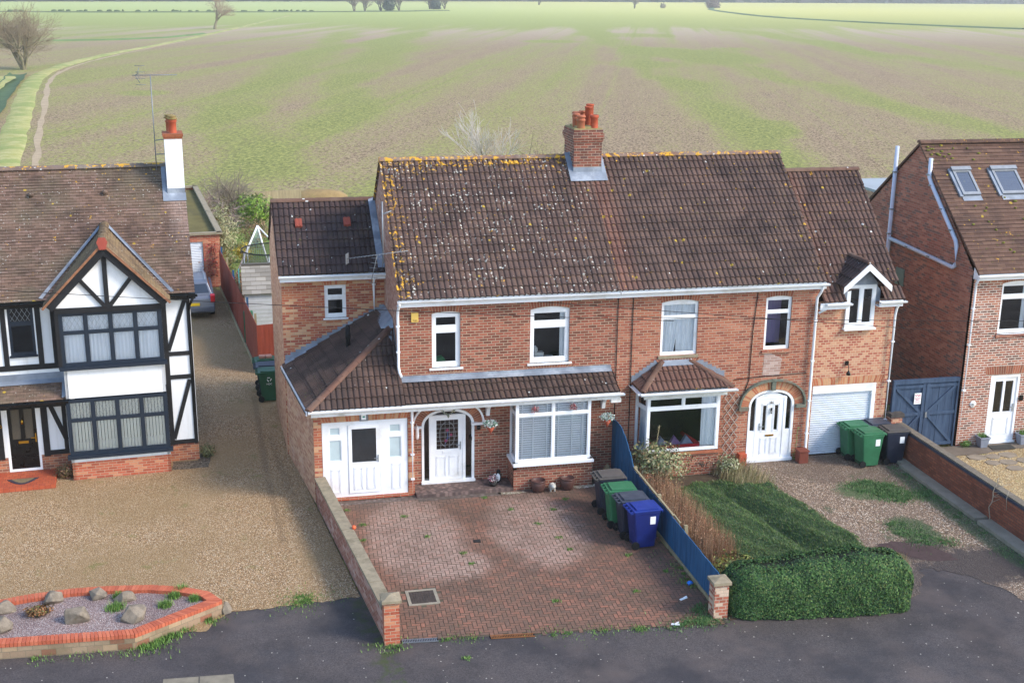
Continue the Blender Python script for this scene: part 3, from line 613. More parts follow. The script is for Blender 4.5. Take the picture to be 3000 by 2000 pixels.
pot(5.62, 3.35, .38, .11, terracotta_pale, 'cap', chim); pot(5.72, 3.68, .4, .13, terracotta_pale, 'cap', chim); pot(6.0, 3.42, .58, .115, terracotta, 'tall', chim); pot(6.12, 3.7, .62, .12, terracotta, 'tall', chim); pot(5.9, 3.72, .42, .11, terracotta_pale, 'cap', chim)
fl = MB()
zf = lambda y: ZE+(y+.28)*(ZR-ZE)/(YR+.28)+.12
fl.poly([(cx0-.14, cy0-.26, zf(cy0-.26)), (cx1+.14, cy0-.26, zf(cy0-.26)), (cx1+.1, cy0-.006, zf(cy0)), (cx0-.1, cy0-.006, zf(cy0))]); fl.box(cx0-.012, cx1+.012, cy0-.012, cy0, zf(cy0)-.05, zf(cy0)+.13)
for x, sg in ((cx0, -1), (cx1, 1)):
    pts = [(x, cy0-.02, zf(cy0)), (x+sg*.14, cy0-.26, zf(cy0-.26)), (x+sg*.14, YR, zf(YR)+.02), (x, YR, zf(YR)+.02)]
    fl.poly(pts)
    for k in range(4):
        y = cy0+(YR-cy0)*k/4; y2 = cy0+(YR-cy0)*(k+1)/4; q = [(x+sg*.01, y, zf(y)-.02), (x+sg*.01, y2, zf(y2)-.02), (x+sg*.01, y2, zf(y)+.16), (x+sg*.01, y, zf(y)+.16)]; fl.poly(q)
part('chimney_flashing', fl, lead, chim)
# lower canopy roof, gutter, brackets
YG, ZG = -.80, 2.68
lr = MB(); lslope = (3.04-ZG)/(.80)
roof_tiles(lr, (0, YG-.04, ZG-.02), (1, 0, 0), V3((0, .84, .40)), 3, lambda t: 0.02, lambda t: 5.86-.0*t, pitch=.15)
lr.poly([(5.86, YG-.04, ZG-.06), (5.86, 0, 3.02), (5.86, 0, 3.1), (5.86, YG-.04, ZG+.01)]); lr.poly([(.1, YG, ZG-.07), (5.86, YG, ZG-.07), (5.86, 0, 3.0), (.1, 0, 3.0)])
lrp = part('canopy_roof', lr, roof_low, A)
f = MB(); f.poly([(.02, -.012, 3.2), (.02, -.012, 3.08), (5.84, -.012, 3.06), (5.84, -.012, 3.2)]); f.poly([(.02, -.012, 3.13), (.02, -.17, 3.075), (5.84, -.17, 3.06), (5.84, -.012, 3.115)]); part('canopy_flashing', f, lead, lrp)
g = MB(); gutter(g, (-2.5, YG-.04, ZG-.03), (5.98, YG-.04, ZG-.035)); g2 = part('canopy_gutter', g, white_upvc, A)
f = MB(); f.box(-2.42, 5.88, YG-.04, YG-.015, ZG-.2, ZG-.02); f.box(.12, 5.88, YG-.015, -.12, ZG-.19, ZG-.17); f.box(5.62, 5.9, YG-.045, YG+.1, ZG-.3, ZG-.19); part('canopy_fascia', f, white_old, A)
for x in (2.32, 5.58):
    b = MB(); b.prism([(x, -.012, 1.98), (x, -.012, ZG-.2), (x, -.62, ZG-.2), (x, -.6, ZG-.28), (x, -.36, ZG-.34), (x, -.2, ZG-.5), (x, -.14, 1.98)], (.09, 0, 0)); part('canopy_bracket', b, white_upvc, A)
# front door with hood arch
ring = MB()
def ringarch(mb, x0, x1, sp, rise, wd, y0, y1, n=26, m=0, keep=None):
    i_, o_ = archpts(x0, x1, sp, rise, n, 2.2), archpts(x0-wd, x1+wd, sp, rise+wd, n, 2.2); L = 0
    for k in range(n):
        a, b, c, d = i_[k], i_[k+1], o_[k+1], o_[k]; L0 = L; L += math.hypot(c[0]-d[0], c[1]-d[1])
        mb.poly([(a[0], y0, a[1]), (b[0], y0, b[1]), (c[0], y0, c[1]), (d[0], y0, d[1])], m, False, ((L0, 0), (L, 0), (L, wd), (L0, wd)))
        mb.poly([(d[0], y0, d[1]), (c[0], y0, c[1]), (c[0], y1, c[1]), (d[0], y1, d[1])], m); mb.poly([(a[0], y0, a[1]), (a[0], y1, a[1]), (b[0], y1, b[1]), (b[0], y0, b[1])], m)
ringarch(ring, .55, 2.02, 1.69, .53, .25, -.008, 0); part('door_arch', ring, soldier, A)
hd = MB(); ringarch(hd, .34, 2.23, 1.76, .68, .05, -.1, -.005); hd.box(1.92, 2.29, -.1, 0, 1.72, 1.78); hd.box(.33, .56, -.1, 0, 1.72, 1.77); part('hood_moulding', hd, white_upvc, A)
frA, leafA = arched_door(A, (.56, .02, .1), 1.45, 2.1, .5, dict(leaf=(.25, 1.17, 1.86), glass=[(.12, .72, .88, 1.72)], mould=[(.1, .38, .1, .68), (.46, .74, .1, .68)], hinge='l', letter=.84, lbm=white_upvc), None)
ld = MB(); ox, oz = .56+.25+.04+.12, .1+.06+.88; cxx, czz = ox+.3, oz+.42
for k in range(1, 5): ld.box(ox+k*.12-.003, ox+k*.12+.003, .03, .045, oz, oz+.84)
for k in range(1, 7): ld.box(ox, ox+.6, .03, .045, oz+k*.12-.003, oz+k*.12+.003)
ld.tube([(cxx+.22*cos(t*pi/12), .035, czz+.36*sin(t*pi/12)) for t in range(25)], .006, 5)
part('leaded_pattern', ld, steel, leafA)
ld = MB()
for (dx, dz) in ((0, .12), (.1, -.02), (-.04, -.18)): ld.blob((cxx+dx, .035, czz+dz), (.045, .008, .045), int(dx*100), .2, 6)
part('stained_glass_rose', ld, plain('stained_glass_red', '#8a3a55', .3, .3, 20), leafA)
ld = MB(); ld.tube([(cxx-.08, .035, czz-.34), (cxx, .035, czz-.1), (cxx+.02, .035, czz+.1)], .008, 5); ld.tube([(cxx-.02, .035, czz-.15), (cxx+.1, .035, czz-.04)], .007, 5); part('stained_glass_stem', ld, plain('stained_glass_blue', '#3f5f9a', .3, .3, 20), leafA)
# bay
bb = MB(); slab(bb, (2.95, -.75, 0), (1, 0, 0), (0, -1, 0), 2.22, .72, [], .1); slab(bb, (2.95, 0, 0), (0, -1, 0), (-1, 0, 0), .75, .72, [], .1, sides=False); slab(bb, (5.17, -.75, 0), (0, 1, 0), (1, 0, 0), .75, .72, [], .1, sides=False)
bay = part('bay_wall', bb, brick_a, A)
s = MB()
for k in range(1): slab(s, (2.945, -.755, .60), (1, 0, 0), (0, -1, 0), 2.23, .12, [], .1); slab(s, (2.945, 0, .60), (0, -1, 0), (-1, 0, 0), .755, .12, [], .1)
part('bay_header_course', s, soldier, bay)
bw = window(A, (3.0, -.74, .79), (1, 0, 0), (0, -1, 0), 2.09, 1.78, [(.07, 1.01, .07, 1.31), (1.07, 2.02, .07, 1.31), (.07, 1.01, 1.38, 1.72), (1.07, 2.02, 1.38, 1.72)], sill=(.08, .14, .07), name='bay_window')
for y0, nx, xx in ((-.0, -1, 3.0), (-.0, 1, 5.09)):
    if nx < 0: window(A, (xx+.002, 0, .79), (0, -1, 0), (-1, 0, 0), .735, 1.78, [(.06, .66, .07, 1.31), (.06, .66, 1.38, 1.72)], sill=(.05, .08, .07), name='bay_side_window')
    else: window(A, (xx, -.735, .79), (0, 1, 0), (1, 0, 0), .735, 1.78, [(.06, .66, .07, 1.31), (.06, .66, 1.38, 1.72)], sill=(.05, .08, .07), name='bay_side_window')
blinds(bw, (3.08, -.64, .86), (1, 0, 0), (0, -1, 0), .92, 1.66, step=.066, tapes=(.12, .42, .8)); blinds(bw, (4.08, -.64, .86), (1, 0, 0), (0, -1, 0), .92, 1.66, step=.066, tapes=(.12, .5, .8))
blinds(bw, (3.08, -.08, .86), (0, -1, 0), (-1, 0, 0), .56, 1.66, step=.066)
step = MB(); step.box(.3, 2.95, -.78, 0, -.02, .09); part('door_step', step, rocks('grey_brown_sett', ['#7a6660', '#86706a', '#6e5c57', '#8f7870'], 9, '#4e4340', bumpy=.3), A)
# lean-to side part
LX0, LX1, LY = -2.36, .28, -.56
le = MB(); slab(le, (LX0, LY, 0), (1, 0, 0), (0, -1, 0), LX1-LX0, 2.56, [(-2.15-LX0, .11-LX0, .1, 2.22)], .1)
q = [(LX0, LY, 0), (LX0, LY, 2.56), (-2.87, 3.16, 2.7), (-2.87, 3.16, 0)]; le.poly(q[::-1]); q = [(LX1, LY, 0), (LX1, 0, 0), (LX1, 0, 2.56), (LX1, LY, 2.56)]; le.poly(q)
part('lean_to_wall', le, [brick_ext], A)
le = MB(); q = [(LX0-.004, LY, 0), (LX0-.004, LY, 2.56), (-2.874, 3.16, 2.75), (-2.874, 3.16, 0)]; le.poly(q[::-1]); part('lean_to_flank', le, brick_flank, A)
s = MB(); arch_course(s, -2.15, .11, 2.22, 0, .22, LY-.004); part('lean_to_soldier_course', s, soldier_ext, A)
s = MB(); s.box(-2.15, .11, LY-.03, LY+.05, .02, .1); part('lean_to_sill', s, brick_new, A)
P0 = -2.14; fz = .1
pn = [(.17, .50, 1.02, 1.62), (.19, .47, 1.74, 1.97), (1.74, 2.08, 1.02, 1.62), (1.76, 2.06, 1.74, 1.97)]
porch = window(A, (P0, LY+.02, fz), (1, 0, 0), (0, -1, 0), 2.24, 2.11, [p for p in pn]+[(.66, 1.52, .08, 2.04)], name='porch_screen', gm=frost)
d = MB(); slab(d, (P0+.68, LY+.0, fz+.1), (1, 0, 0), (0, -1, 0), .82, 1.92, [(.09, .73, .86, 1.80)], .05)
m2 = MB()
def mould(mb, x0, x1, z0, z1, y):
    for e2 in (0, .03):
        for (a, b, c, e) in ((x0+e2, x1-e2, z0+e2, z0+e2+.014), (x0+e2, x1-e2, z1-e2-.014, z1-e2), (x0+e2, x0+e2+.014, z0+e2, z1-e2), (x1-e2-.014, x1-e2, z0+e2, z1-e2)): mb.box(a, b, y-.01, y+.001, c, e)
mould(d, P0+.68+.12, P0+.68+.36, fz+.2, fz+.82, LY); mould(d, P0+.68+.46, P0+.68+.70, fz+.2, fz+.82, LY)
pd = part('porch_door', d, white_upvc, A); mould(m2, P0+.2, P0+.46, fz+.12, fz+.8, LY+.02); part('moulded_panel', m2, white_upvc, porch); m2 = MB(); mould(m2, P0+1.8, P0+2.06, fz+.14, fz+.86, LY+.02); part('moulded_panel', m2, white_upvc, porch)
q = MB(); q.poly([(P0+.77, LY+.03, fz+.96), (P0+1.41, LY+.03, fz+.96), (P0+1.41, LY+.03, fz+1.9), (P0+.77, LY+.03, fz+1.9)]); part('glass', q, glass_dark, pd)
h = MB(); h.box(P0+1.44, P0+1.47, LY-.02, LY, fz+.95, fz+1.15); h.beam((P0+1.455, LY-.04, fz+1.06), (P0+1.34, LY-.04, fz+1.06), .02, .02); part('handle', h, steel, pd)
w = MB(); w.box(-2.2, .1, .6, .65, .02, 2.5); part('inner_partition', w, room_dark, A)
# lean-to hipped roof
TX, TZ, HY = -.02, 4.2, 1.32
lr = MB(); k = (TZ-2.66)
# left slope: eaves from (-2.5,-.84) to (-2.93,3.16); top at x=TX
eo = V3((-2.5, -.84, 2.64)); ev = V3((-2.95, 3.16, 2.70))-eo; eU = ev.normalized(); eL = ev.length
top = V3((TX, HY, TZ)); S = top-eo; S = S-eU*S.dot(eU)
uT = (top-eo).dot(eU)
uB = (V3((TX, 3.16, TZ))-eo).dot(eU)
roof_tiles(lr, eo, eU, S, 8, lambda t: uT*t, lambda t: eL+(uB-eL)*t, pitch=.15)
fo = V3((-2.5, -.84, 2.64)); fS = V3((0, HY+.84, TZ-2.64)); 
def fhi(t):
    return (0.02+2.5)+.0 if True else 0
roof_tiles(lr, fo, (1, 0, 0), fS, 8, lambda t: (TX+2.5)*t, lambda t: 2.52, pitch=.15)
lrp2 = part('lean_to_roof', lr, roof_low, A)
rg = MB(); ridge(rg, (-2.5, -.84, 2.68), (TX-.02, HY, TZ+.05), .11, .42); part('hip_tiles', rg, ridge_plain, lrp2)
f = MB(); q = [(TX+.0, HY-.25, TZ+.0), (TX-.3, HY+.1, TZ-.1), (-.32, 3.15, TZ-.1), (-.01, 3.15, TZ+.12), (-.01, HY, TZ+.2)]; q = [V3(x)+V3((0, 0, .05)) for x in q]
f.poly(q)
q = [(-.012, HY, TZ+.3), (-.012, -.0, 3.15), (-.012, -.0, 3.45), (-.012, HY, TZ+.3)]
q = [(-.012, 0, 3.12), (-.012, HY, TZ), (-.012, HY, TZ+.22), (-.012, 0, 3.34)]; f.poly(q)
q = [(-.0, -.02, 3.1), (-.0, HY, TZ+.05), (-.16, HY-.14, TZ-.02), (-.16, -.12, 3.12)]; f.poly(q)
stepped(f, (-2.87, 3.16, 2.78), (-.02, 3.16, 4.22), (0, -1, 0), 19, .17); f.poly([(-2.9, 3.14, 2.86), (-2.88, 3.0, 2.80), (-.05, 3.0, 4.2), (-.02, 3.14, 4.3)]); part('lean_to_flashing', f, lead, lrp2)
p = MB(); p.lathe([(.06, -.3), (.06, .2), (.075, .21), (.075, .36), (.065, .38), (.07, .5), (.045, .58), (0, .59)], (-1.2, 1.75, 3.62), 14); part('soil_vent', p, rubber, lrp2)
g = MB(); gutter(g, (-2.47, -.8, 2.62), (-2.93, 3.1, 2.68), out=(-1, -.1, 0)); part('side_gutter', g, gloss_black, A)
g = MB(); g.beam((-2.53, -.85, 2.6), (-3.0, 3.12, 2.66), .03, .12); part('side_fascia', g, white_upvc, A)
g = MB(); pipe_down(g, [(.22, -.78, 2.6), (.22, -.66, 2.5), (.22, -.63, 2.3), (.22, -.63, .02)], .036, 0, [(.22, -.6, 2.1), (.22, -.6, 1.2), (.22, -.6, .5)]); part('porch_downpipe', g, white_upvc, A)
# side two-storey extension
EX, EY = -2.96, 3.16
w = MB(); slab(w, (-2.9, EY, 0), (1, 0, 0), (0, -1, 0), 2.9, 5.42, [(1.19, 1.8, 4.05, 5.01)], .1); e1 = part('extension_wall', w, brick_ext, A)
w = MB(); bk = 7.6; q = [(-2.9, EY, 0), (-2.9, EY, 5.38), (-2.98, 5.37, 7.02), (-3.06, bk, 5.38), (-3.06, bk, 0)]; w.poly(q[::-1]); w.poly([(-3.06, bk, 0), (-3.06, bk, 5.38), (0, bk, 5.38), (0, bk, 0)][::-1]); part('extension_flank_wall', w, brick_flank, A)
s = MB(); arch_course(s, -1.75, -1.05, 5.01, 0, .22, EY-.004, 2); part('extension_soldier_course', s, soldier_ext, A)
window(A, (-1.71, EY+.05, 4.05), (1, 0, 0), (0, -1, 0), .61, .96, [(.08, .53, .1, .54), (.08, .53, .64, .87)], sill=(.05, .09, .04))
w = MB(); w.box(-2.7, -.05, 4.0, 4.05, 0, 5.2); part('inner_wall', w, room_dark, A)
r = MB(); eS = V3((0, 5.37-2.84, 7.06-5.40)); roof_tiles(r, (0, 2.84, 5.39), (1, 0, 0), eS, 9, lambda t: -2.97-.07*t, lambda t: -.01); roof_tiles(r, (0, 7.9, 5.39), (1, 0, 0), V3((0, 5.37-7.9, 1.67)), 9, lambda t: -3.1+.06*t, lambda t: -.01)
q = [(-2.97, 2.84, 5.33), (-3.04, 5.37, 7.0), (-3.04, 5.37, 7.07), (-2.97, 2.84, 5.41)]; r.poly(q); er = part('extension_roof', r, roof_ext, A)
rg = MB(); ridge(rg, (-3.04, 5.37, 7.08), (0, 5.37, 7.08), .115); part('ridge_tiles', rg, ridge_plain, er)
for x in (-2.29, -.9):
    v = MB(); z = 5.4+(4.5-2.84)*.66+.03; v.obox((x, 4.5, z+.02), (.1, 0, 0), (0, .13, .086), (0, -.03, .045)); v.obox((x-.05, 4.48, z+.06), (.02, 0, 0), (0, .13, .086), (0, -.015, .02)); v.obox((x+.05, 4.48, z+.06), (.02, 0, 0), (0, .13, .086), (0, -.015, .02)); part('vent_tile', v, plain('vent_tile_red', '#a2503f', .8, .3, 9), er)
f = MB(); stepw = [(-.012, 2.9, 5.44), (-.012, 5.3, 7.03), (-.012, 5.3, 7.2), (-.012, 2.9, 5.61)]; f.poly(stepw); q = [(-.01, 2.88, 5.53), (-.01, 5.3, 7.13), (-.2, 5.2, 7.09), (-.2, 2.88, 5.53)]; f.poly(q); part('extension_flashing', f, lead, er)
g = MB(); gutter(g, (-2.98, 2.86, 5.38), (0, 2.86, 5.37)); part('extension_gutter', g, white_upvc, A); f = MB(); f.box(-2.94, 0, 2.88, 2.9, 5.2, 5.38); f.box(-2.94, 0, 2.9, 3.155, 5.2, 5.22); part('extension_fascia', f, white_upvc, A)
g = MB(); pipe_down(g, [(-.31, 2.84, 5.3), (-.31, 3.06, 5.1), (-.31, 3.1, 4.9), (-.31, 3.1, 4.05)], .036, 0, [(-.31, 3.1, 5.0)]); part('extension_downpipe', g, white_upvc, A)
# alarm, lamp, cam, bell
o = MB(); o.box(.31, .5, -.06, 0, 4.68, 4.93); al = part('alarm_box', o, plain('alarm_yellow', '#e3bd62', .5, .1, 5), A, bev=.01); text('Yale', (.41, -.063, 4.73), .075, plain('alarm_print', '#8a6a3a'), par=A)
o = MB(); o.box(-1.16, -.93, LY-.03, LY, 2.22, 2.46); o2 = part('lamp_plate', o, galv, A); o = MB(); o.box(-1.11, -.99, LY-.07, LY-.03, 2.27, 2.42); part('outside_lamp', o, slat_white, A); o = MB(); o.box(-1.08, -1.02, LY-.074, LY-.07, 2.33, 2.37); part('lamp_sensor', o, plain('sensor_green', '#2f8f7a'), A)
o = MB(); o.lathe([(0, 0), (.03, .0), (.05, .08), (.045, .26), (.06, .3), (.02, .36), (0, .4)], (.42, -.16, 1.45), 10); o.box(.41, .43, -.16, 0, 1.8, 1.83); part('lantern', o, white_upvc, A)
o = MB(); o.lathe([(0, 0), (.045, 0), (.06, .06), (.05, .12), (0, .13)], (2.12, -.08, 1.58), 10); o.box(2.1, 2.14, -.08, 0, 1.68, 1.7); part('door_camera', o, gloss_black, A)
o = MB(); o.box(1.89, 1.94, -.035, -.0, 1.27, 1.38); part('doorbell', o, gloss_black, A)
o = MB(); o.box(.3, .34, -.08, 0, .35, 1.0); part('meter_cupboard', o, white_old, A)
# aerial on the gable
o = MB(); o.tube([(-.06, .78, 7.5), (-.3, .78, 7.42), (-.3, .78, 7.3)], .018, 6); o.tube([(-.3, .78, 6.1), (-.3, .78, 7.75)], .022, 6)
ax = V3((.90, -.38, .17)).normalized(); c0 = V3((-1.22, 1.1, 6.2)); o.tube([c0, c0+ax*1.7], .012, 5)
sd = ax.cross(UP).normalized()
for k in range(16): c = c0+ax*(.12+k*.1); o.tube([c-sd*.09, c+sd*.09], .006, 4)
o.obox(c0, sd*.12, UP*.14, ax*.005); o.tube([V3((-.3, .78, 6.3)), V3((-.32, .9, 5.9))], .01, 4)
for k in range(6): c = V3((-.45, 1.0, 6.2))-V3((.03, 0, .13))*k; o.tube([c-V3((.14, .05, -.03)), c+V3((.14, .05, -.03))], .006, 4)
o.tube([(-.43, 1.0, 6.3), (-.62, 1.0, 5.5)], .009, 4)
part('tv_aerial', o, galv, A)

# ================================================================== HOUSE B
B = thing('semi_detached_house', 'orange-red brick half of the pair with arched door 86 and garage wing', 'house', (9, 3, 0), world=True)
wb = [(7.25, 8.33, 3.36, 4.95, .07), (10.33, 11.12, 3.37, 4.93, .05)]
w = MB(); sh = lambda h: (h[0]-PX, h[1]-PX, *h[2:])
slab(w, (PX, 0, 0), (1, 0, 0), (0, -1, 0), XB-PX, 5.28, [sh(wb[0]), sh(wb[1]), (10.0-PX, 11.42-PX, .02, 2.17, .5), (6.75-PX, 8.87-PX, .72, 2.5)], .11)
w.poly([(XB, 0, 0), (XB, 7.1, 0), (XB, 7.1, 5.3), (XB, YR, ZR-.03), (XB, 0, 5.3)]); w.poly([(PX, 7.1, 0), (XB, 7.1, 0), (XB, 7.1, 5.3), (PX, 7.1, 5.3)][::-1])
part('front_wall', w, brick_b, B)
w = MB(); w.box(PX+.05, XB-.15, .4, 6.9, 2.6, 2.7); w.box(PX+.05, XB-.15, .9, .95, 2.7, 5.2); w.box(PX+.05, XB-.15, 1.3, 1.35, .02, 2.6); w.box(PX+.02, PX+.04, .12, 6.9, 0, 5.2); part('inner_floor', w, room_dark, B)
for q_ in ((7.25, 8.33, 4.88, .07, .24), (10.33, 11.12, 4.88, .05, .24), (7.2, 8.38, 3.17, 0, .1, -.02)): s = MB(); arch_course(s, *q_); part('soldier_course', s, soldier, B)
s = MB(); s.box(7.2, 8.38, -.04, 0, 3.28, 3.36); part('stone_sill', s, coping_mat, B); s = MB(); s.box(10.28, 11.17, -.05, 0, 3.28, 3.36); part('brick_sill', s, brick_b, B)
for (x0, x1, z0, z1, r), tr, cu in ((wb[0], 4.44, 1), (wb[1], 4.46, 0)):
    ww, hh = x1-x0, z1-z0-r; t = tr-z0
    wi = window(B, (x0, .05, z0), (1, 0, 0), (0, -1, 0), ww, hh, [(.06, ww-.06, .07, t-.03), (.06, ww-.06, t+.04, hh-.06)], arch=r, th=.06,
        curtains=([(.04, .5*ww+.08, .05, t+.5, net, .38), (.5*ww-.04, ww-.04, .05, t+.5, net, 0)] if cu else ()))
    if not cu:
        o = MB(); o.poly([(x0+.3, .6, 3.4), (x1-.05, .6, 3.4), (x1-.05, .6, 4.7), (x0+.3, .6, 4.7)]); part('inner_curtain', o, curtainmat('lilac_curtain', '#8a76a8'), wi)
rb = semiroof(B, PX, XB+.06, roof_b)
rg = MB(); ridge(rg, (6.28, YR, ZR+.03), (XB+.06, YR, ZR+.03)); part('ridge_tiles', rg, ridge_mat, rb)
g = MB(); gutter(g, (PX+.02, -.26, ZE-.03), (XB+.14, -.26, ZE-.04)); part('gutter', g, white_upvc, B)
f = MB(); f.box(PX, XB+.08, -.25, -.225, 5.14, 5.34); f.box(PX, XB+.06, -.225, -.003, 5.13, 5.15); part('fascia', f, white_upvc, B)
g = MB(); pipe_down(g, [(11.9, -.3, 5.28), (11.88, -.2, 5.05), (11.82, -.1, 4.85), (11.82, -.1, .3), (11.82, -.18, .2)], .04, 0, [(11.82, -.1, 4.2), (11.82, -.1, 3), (11.82, -.1, 1.8), (11.82, -.1, .8)]); pipe_down(g, [(12.5, -.12, 4.72), (12.3, -.1, 4.6), (11.9, -.1, 4.4)], .036); part('downpipe', g, white_upvc, B)
for x in (5.99, 6.42):
    g = MB(); g.tube([(x, -.02, 5.15), (x, -.02, .9)], .012, 5); part('wall_cable', g, rubber, B)
g = MB(); g.tube([(10.06, -.02, 5.1), (9.98, -.02, 4), (9.95, -.02, 2.5), (9.85, -.02, 2.2)], .012, 5); g.tube([(9.5, -.02, 2.55), (10.5, -.02, 2.6), (11.7, -.02, 2.62)], .01, 5); part('wall_cable', g, rubber, B)
# arch and door B
ring = MB(); ringarch(ring, 10.0, 11.42, 1.67, .5, .24, -.01, 0); part('door_arch', ring, soldier_ext, B)
hd = MB(); ringarch(hd, 9.73, 11.69, 1.7, .74, .05, -.11, 0); hd.box(9.68, 9.98, -.11, 0, 1.6, 1.7); hd.box(11.44, 11.74, -.11, 0, 1.6, 1.7); hd.box(10.65, 10.77, -.09, 0, 2.17, 2.5); part('hood_moulding', hd, plain('weathered_hood', '#6f7568', .9, .5, 8, dirt='#a0624a', bump=.5), B)
frB, leafB = arched_door(B, (10.01, .02, .03), 1.4, 2.13, .5, dict(leaf=(.27, 1.13, 1.86), glass=[(.14, .25, .84, 1.6), (.51, .62, .84, 1.6)], mould=[(.1, .32, .12, .62), (.42, .64, .12, .62), (.1, .3, .8, 1.66), (.45, .66, .8, 1.66)], hinge='r', letter=.72, lbm=brass, panels=.9, blank=1), None)
text('86', (10.72, -.008, 1.78), .12, plain('number_dark', '#3a3a3c', .4), par=B, name='door_number')
o = MB(); o.box(10.69, 10.73, -.03, .0, 1.52, 1.62); o.box(10.695, 10.725, -.035, .0, 1.45, 1.5); part('door_knocker', o, gloss_black, B)
s = MB(); s.poly([(10.36, -.006, 2.62), (10.88, -.006, 2.6), (10.92, -.006, 3.1), (10.62, -.006, 3.24), (10.38, -.006, 3.3)]); part('mortar_patch', s, brickmat('brick_whitened', ['#b59a90', '#c2aaa0', '#a88c82'], '#cfc0b6', stain_amt=.1), B)
# bay B
bb = MB(); BY = -.62; slab(bb, (6.74, BY, 0), (1, 0, 0), (0, -1, 0), 2.16, .72, [], .1); slab(bb, (6.62, 0, 0), (.12, BY, 0), (-1, -.2, 0), .63, .72, [], .1, sides=False); slab(bb, (8.9, BY, 0), (0, 1, 0), (1, 0, 0), .62, .72, [], .1, sides=False); part('bay_wall', bb, brick_b, B)
s = MB(); s.box(6.68, 8.98, BY-.07, BY+.02, .65, .74); part('tile_sill', s, terracotta_pale, B)
bwB = window(B, (6.74, BY, .74), (1, 0, 0), (0, -1, 0), 2.13, 1.64, [(.07, 2.04, .07, 1.25), (.07, 1.02, 1.33, 1.58), (1.08, 2.04, 1.33, 1.58)], sill=(.02, .05, .03), name='bay_window', curtains=[(1.62, 1.98, .1, 1.55, net, .3), (1.9, 2.05, .1, 1.55, net)])
window(B, (6.6, -.0, .74), (.14, BY+.01, 0), (-1, -.2, 0), .62, 1.64, [(.06, .55, .07, 1.25), (.06, .55, 1.33, 1.58)], name='bay_side_window', curtains=[(.1, .5, .1, 1.3, net)])
window(B, (8.87, BY+.01, .74), (0, 1, 0), (1, 0, 0), .6, 1.64, [(.06, .54, .07, 1.25), (.06, .54, 1.33, 1.58)], name='bay_side_window')
s = MB(); s.box(6.74, 8.86, BY+.1, .0, .62, .76); part('inner_window_board', s, white_upvc, bwB)
r = MB(); by0 = -.84; zb = 2.6; zt2 = 3.17; roof_tiles(r, (6.5, by0, zb), (1, 0, 0), (0, .84, zt2-zb), 3, lambda t: .78*t, lambda t: 2.66-.98*t)
roof_tiles(r, (6.5, by0, zb), (0, 1, 0), (.80, 0, zt2-zb), 3, lambda t: .84*t, lambda t: .84); roof_tiles(r, (9.16, by0, zb), (0, 1, 0), (-1.0, 0, zt2-zb), 3, lambda t: .84*t, lambda t: .84)
rr = part('bay_roof', r, roof_gar, B); rg = MB(); ridge(rg, (6.5, by0, zb+.03), (7.3, -.03, zt2+.04), .09, .38); part('hip_tiles', rg, ridge_plain, rr); rg = MB(); ridge(rg, (9.16, by0, zb+.03), (8.16, -.03, zt2+.04), .09, .38); part('hip_tiles', rg, ridge_plain, rr)
f = MB(); f.poly([(7.3, -.014, 3.12), (8.16, -.014, 3.12), (8.16, -.014, 3.32), (7.3, -.014, 3.32)]); f.poly([(7.22, -.18, 3.12), (8.24, -.18, 3.12), (8.16, -.014, 3.24), (7.3, -.014, 3.24)]); stepped(f, (6.45, 0, 2.64), (7.3, 0, 3.2), (0, -1, 0), 8, .13); stepped(f, (9.2, 0, 2.64), (8.16, 0, 3.2), (0, -1, 0), 8, .13); part('bay_flashing', f, lead, rr)
g = MB(); gutter(g, (6.44, by0-.02, zb-.02), (9.24, by0-.02, zb-.02)); gutter(g, (6.48, by0, zb-.02), (6.48, 0, zb-.02), out=(-1, 0, 0)); part('bay_gutter', g, white_upvc, B); f = MB(); f.box(6.6, 9.02, by0+.12, by0+.15, zb-.24, zb-.03); f.box(6.6, 9.02, by0+.0, 0, zb-.06, zb-.04); part('bay_fascia', f, white_old, B)
# garage wing
GX, GY = 14.39, .14; w = MB(); slab(w, (XB, GY, 0), (1, 0, 0), (0, -1, 0), GX-XB, 4.66, [(.11, 2.12, .0, 2.14), (12.83-XB, 13.72-XB, 3.86, 4.66)], .1); w.poly([(GX, GY, 0), (GX, 6.4, 0), (GX, 6.4, 4.7), (GX, 3.23, 7.9), (GX, GY, 4.66)]); w.poly([(XB, 6.4, 0), (GX, 6.4, 0), (GX, 6.4, 4.7), (XB, 6.4, 4.7)][::-1]); part('garage_wing_wall', w, brick_gar, B)
s = MB(); arch_course(s, XB+.02, 14.25, 2.15, 0, .22, GY-.004, 2); part('garage_soldier_course', s, soldier_ext, B)
r = MB(); S = V3((0, 3.23+.18, 7.94-4.70))
dl_, dr_ = 12.66, 13.86
roof_tiles(r, (0, -.18, 4.70), (1, 0, 0), S, 15, lambda t: XB+.06, lambda t: 14.5 if t > .085 else 12.68); roof_tiles(r, (0, -.18, 4.70), (1, 0, 0), S*.1, 1, lambda t: 13.86, lambda t: 14.5); roof_tiles(r, (0, 6.6, 4.7), (1, 0, 0), V3((0, 3.23-6.6, 3.24)), 15, lambda t: XB, lambda t: 14.5)
q = [(14.5, -.18, 4.64), (14.5, 3.23, 7.88), (14.5, 3.23, 7.96), (14.5, -.18, 4.73)]; r.poly(q); gr = part('garage_wing_roof', r, roof_gar, B)
rg = MB(); ridge(rg, (XB+.06, 3.23, 7.97), (14.5, 3.23, 7.97), .115); part('ridge_tiles', rg, ridge_plain, gr)
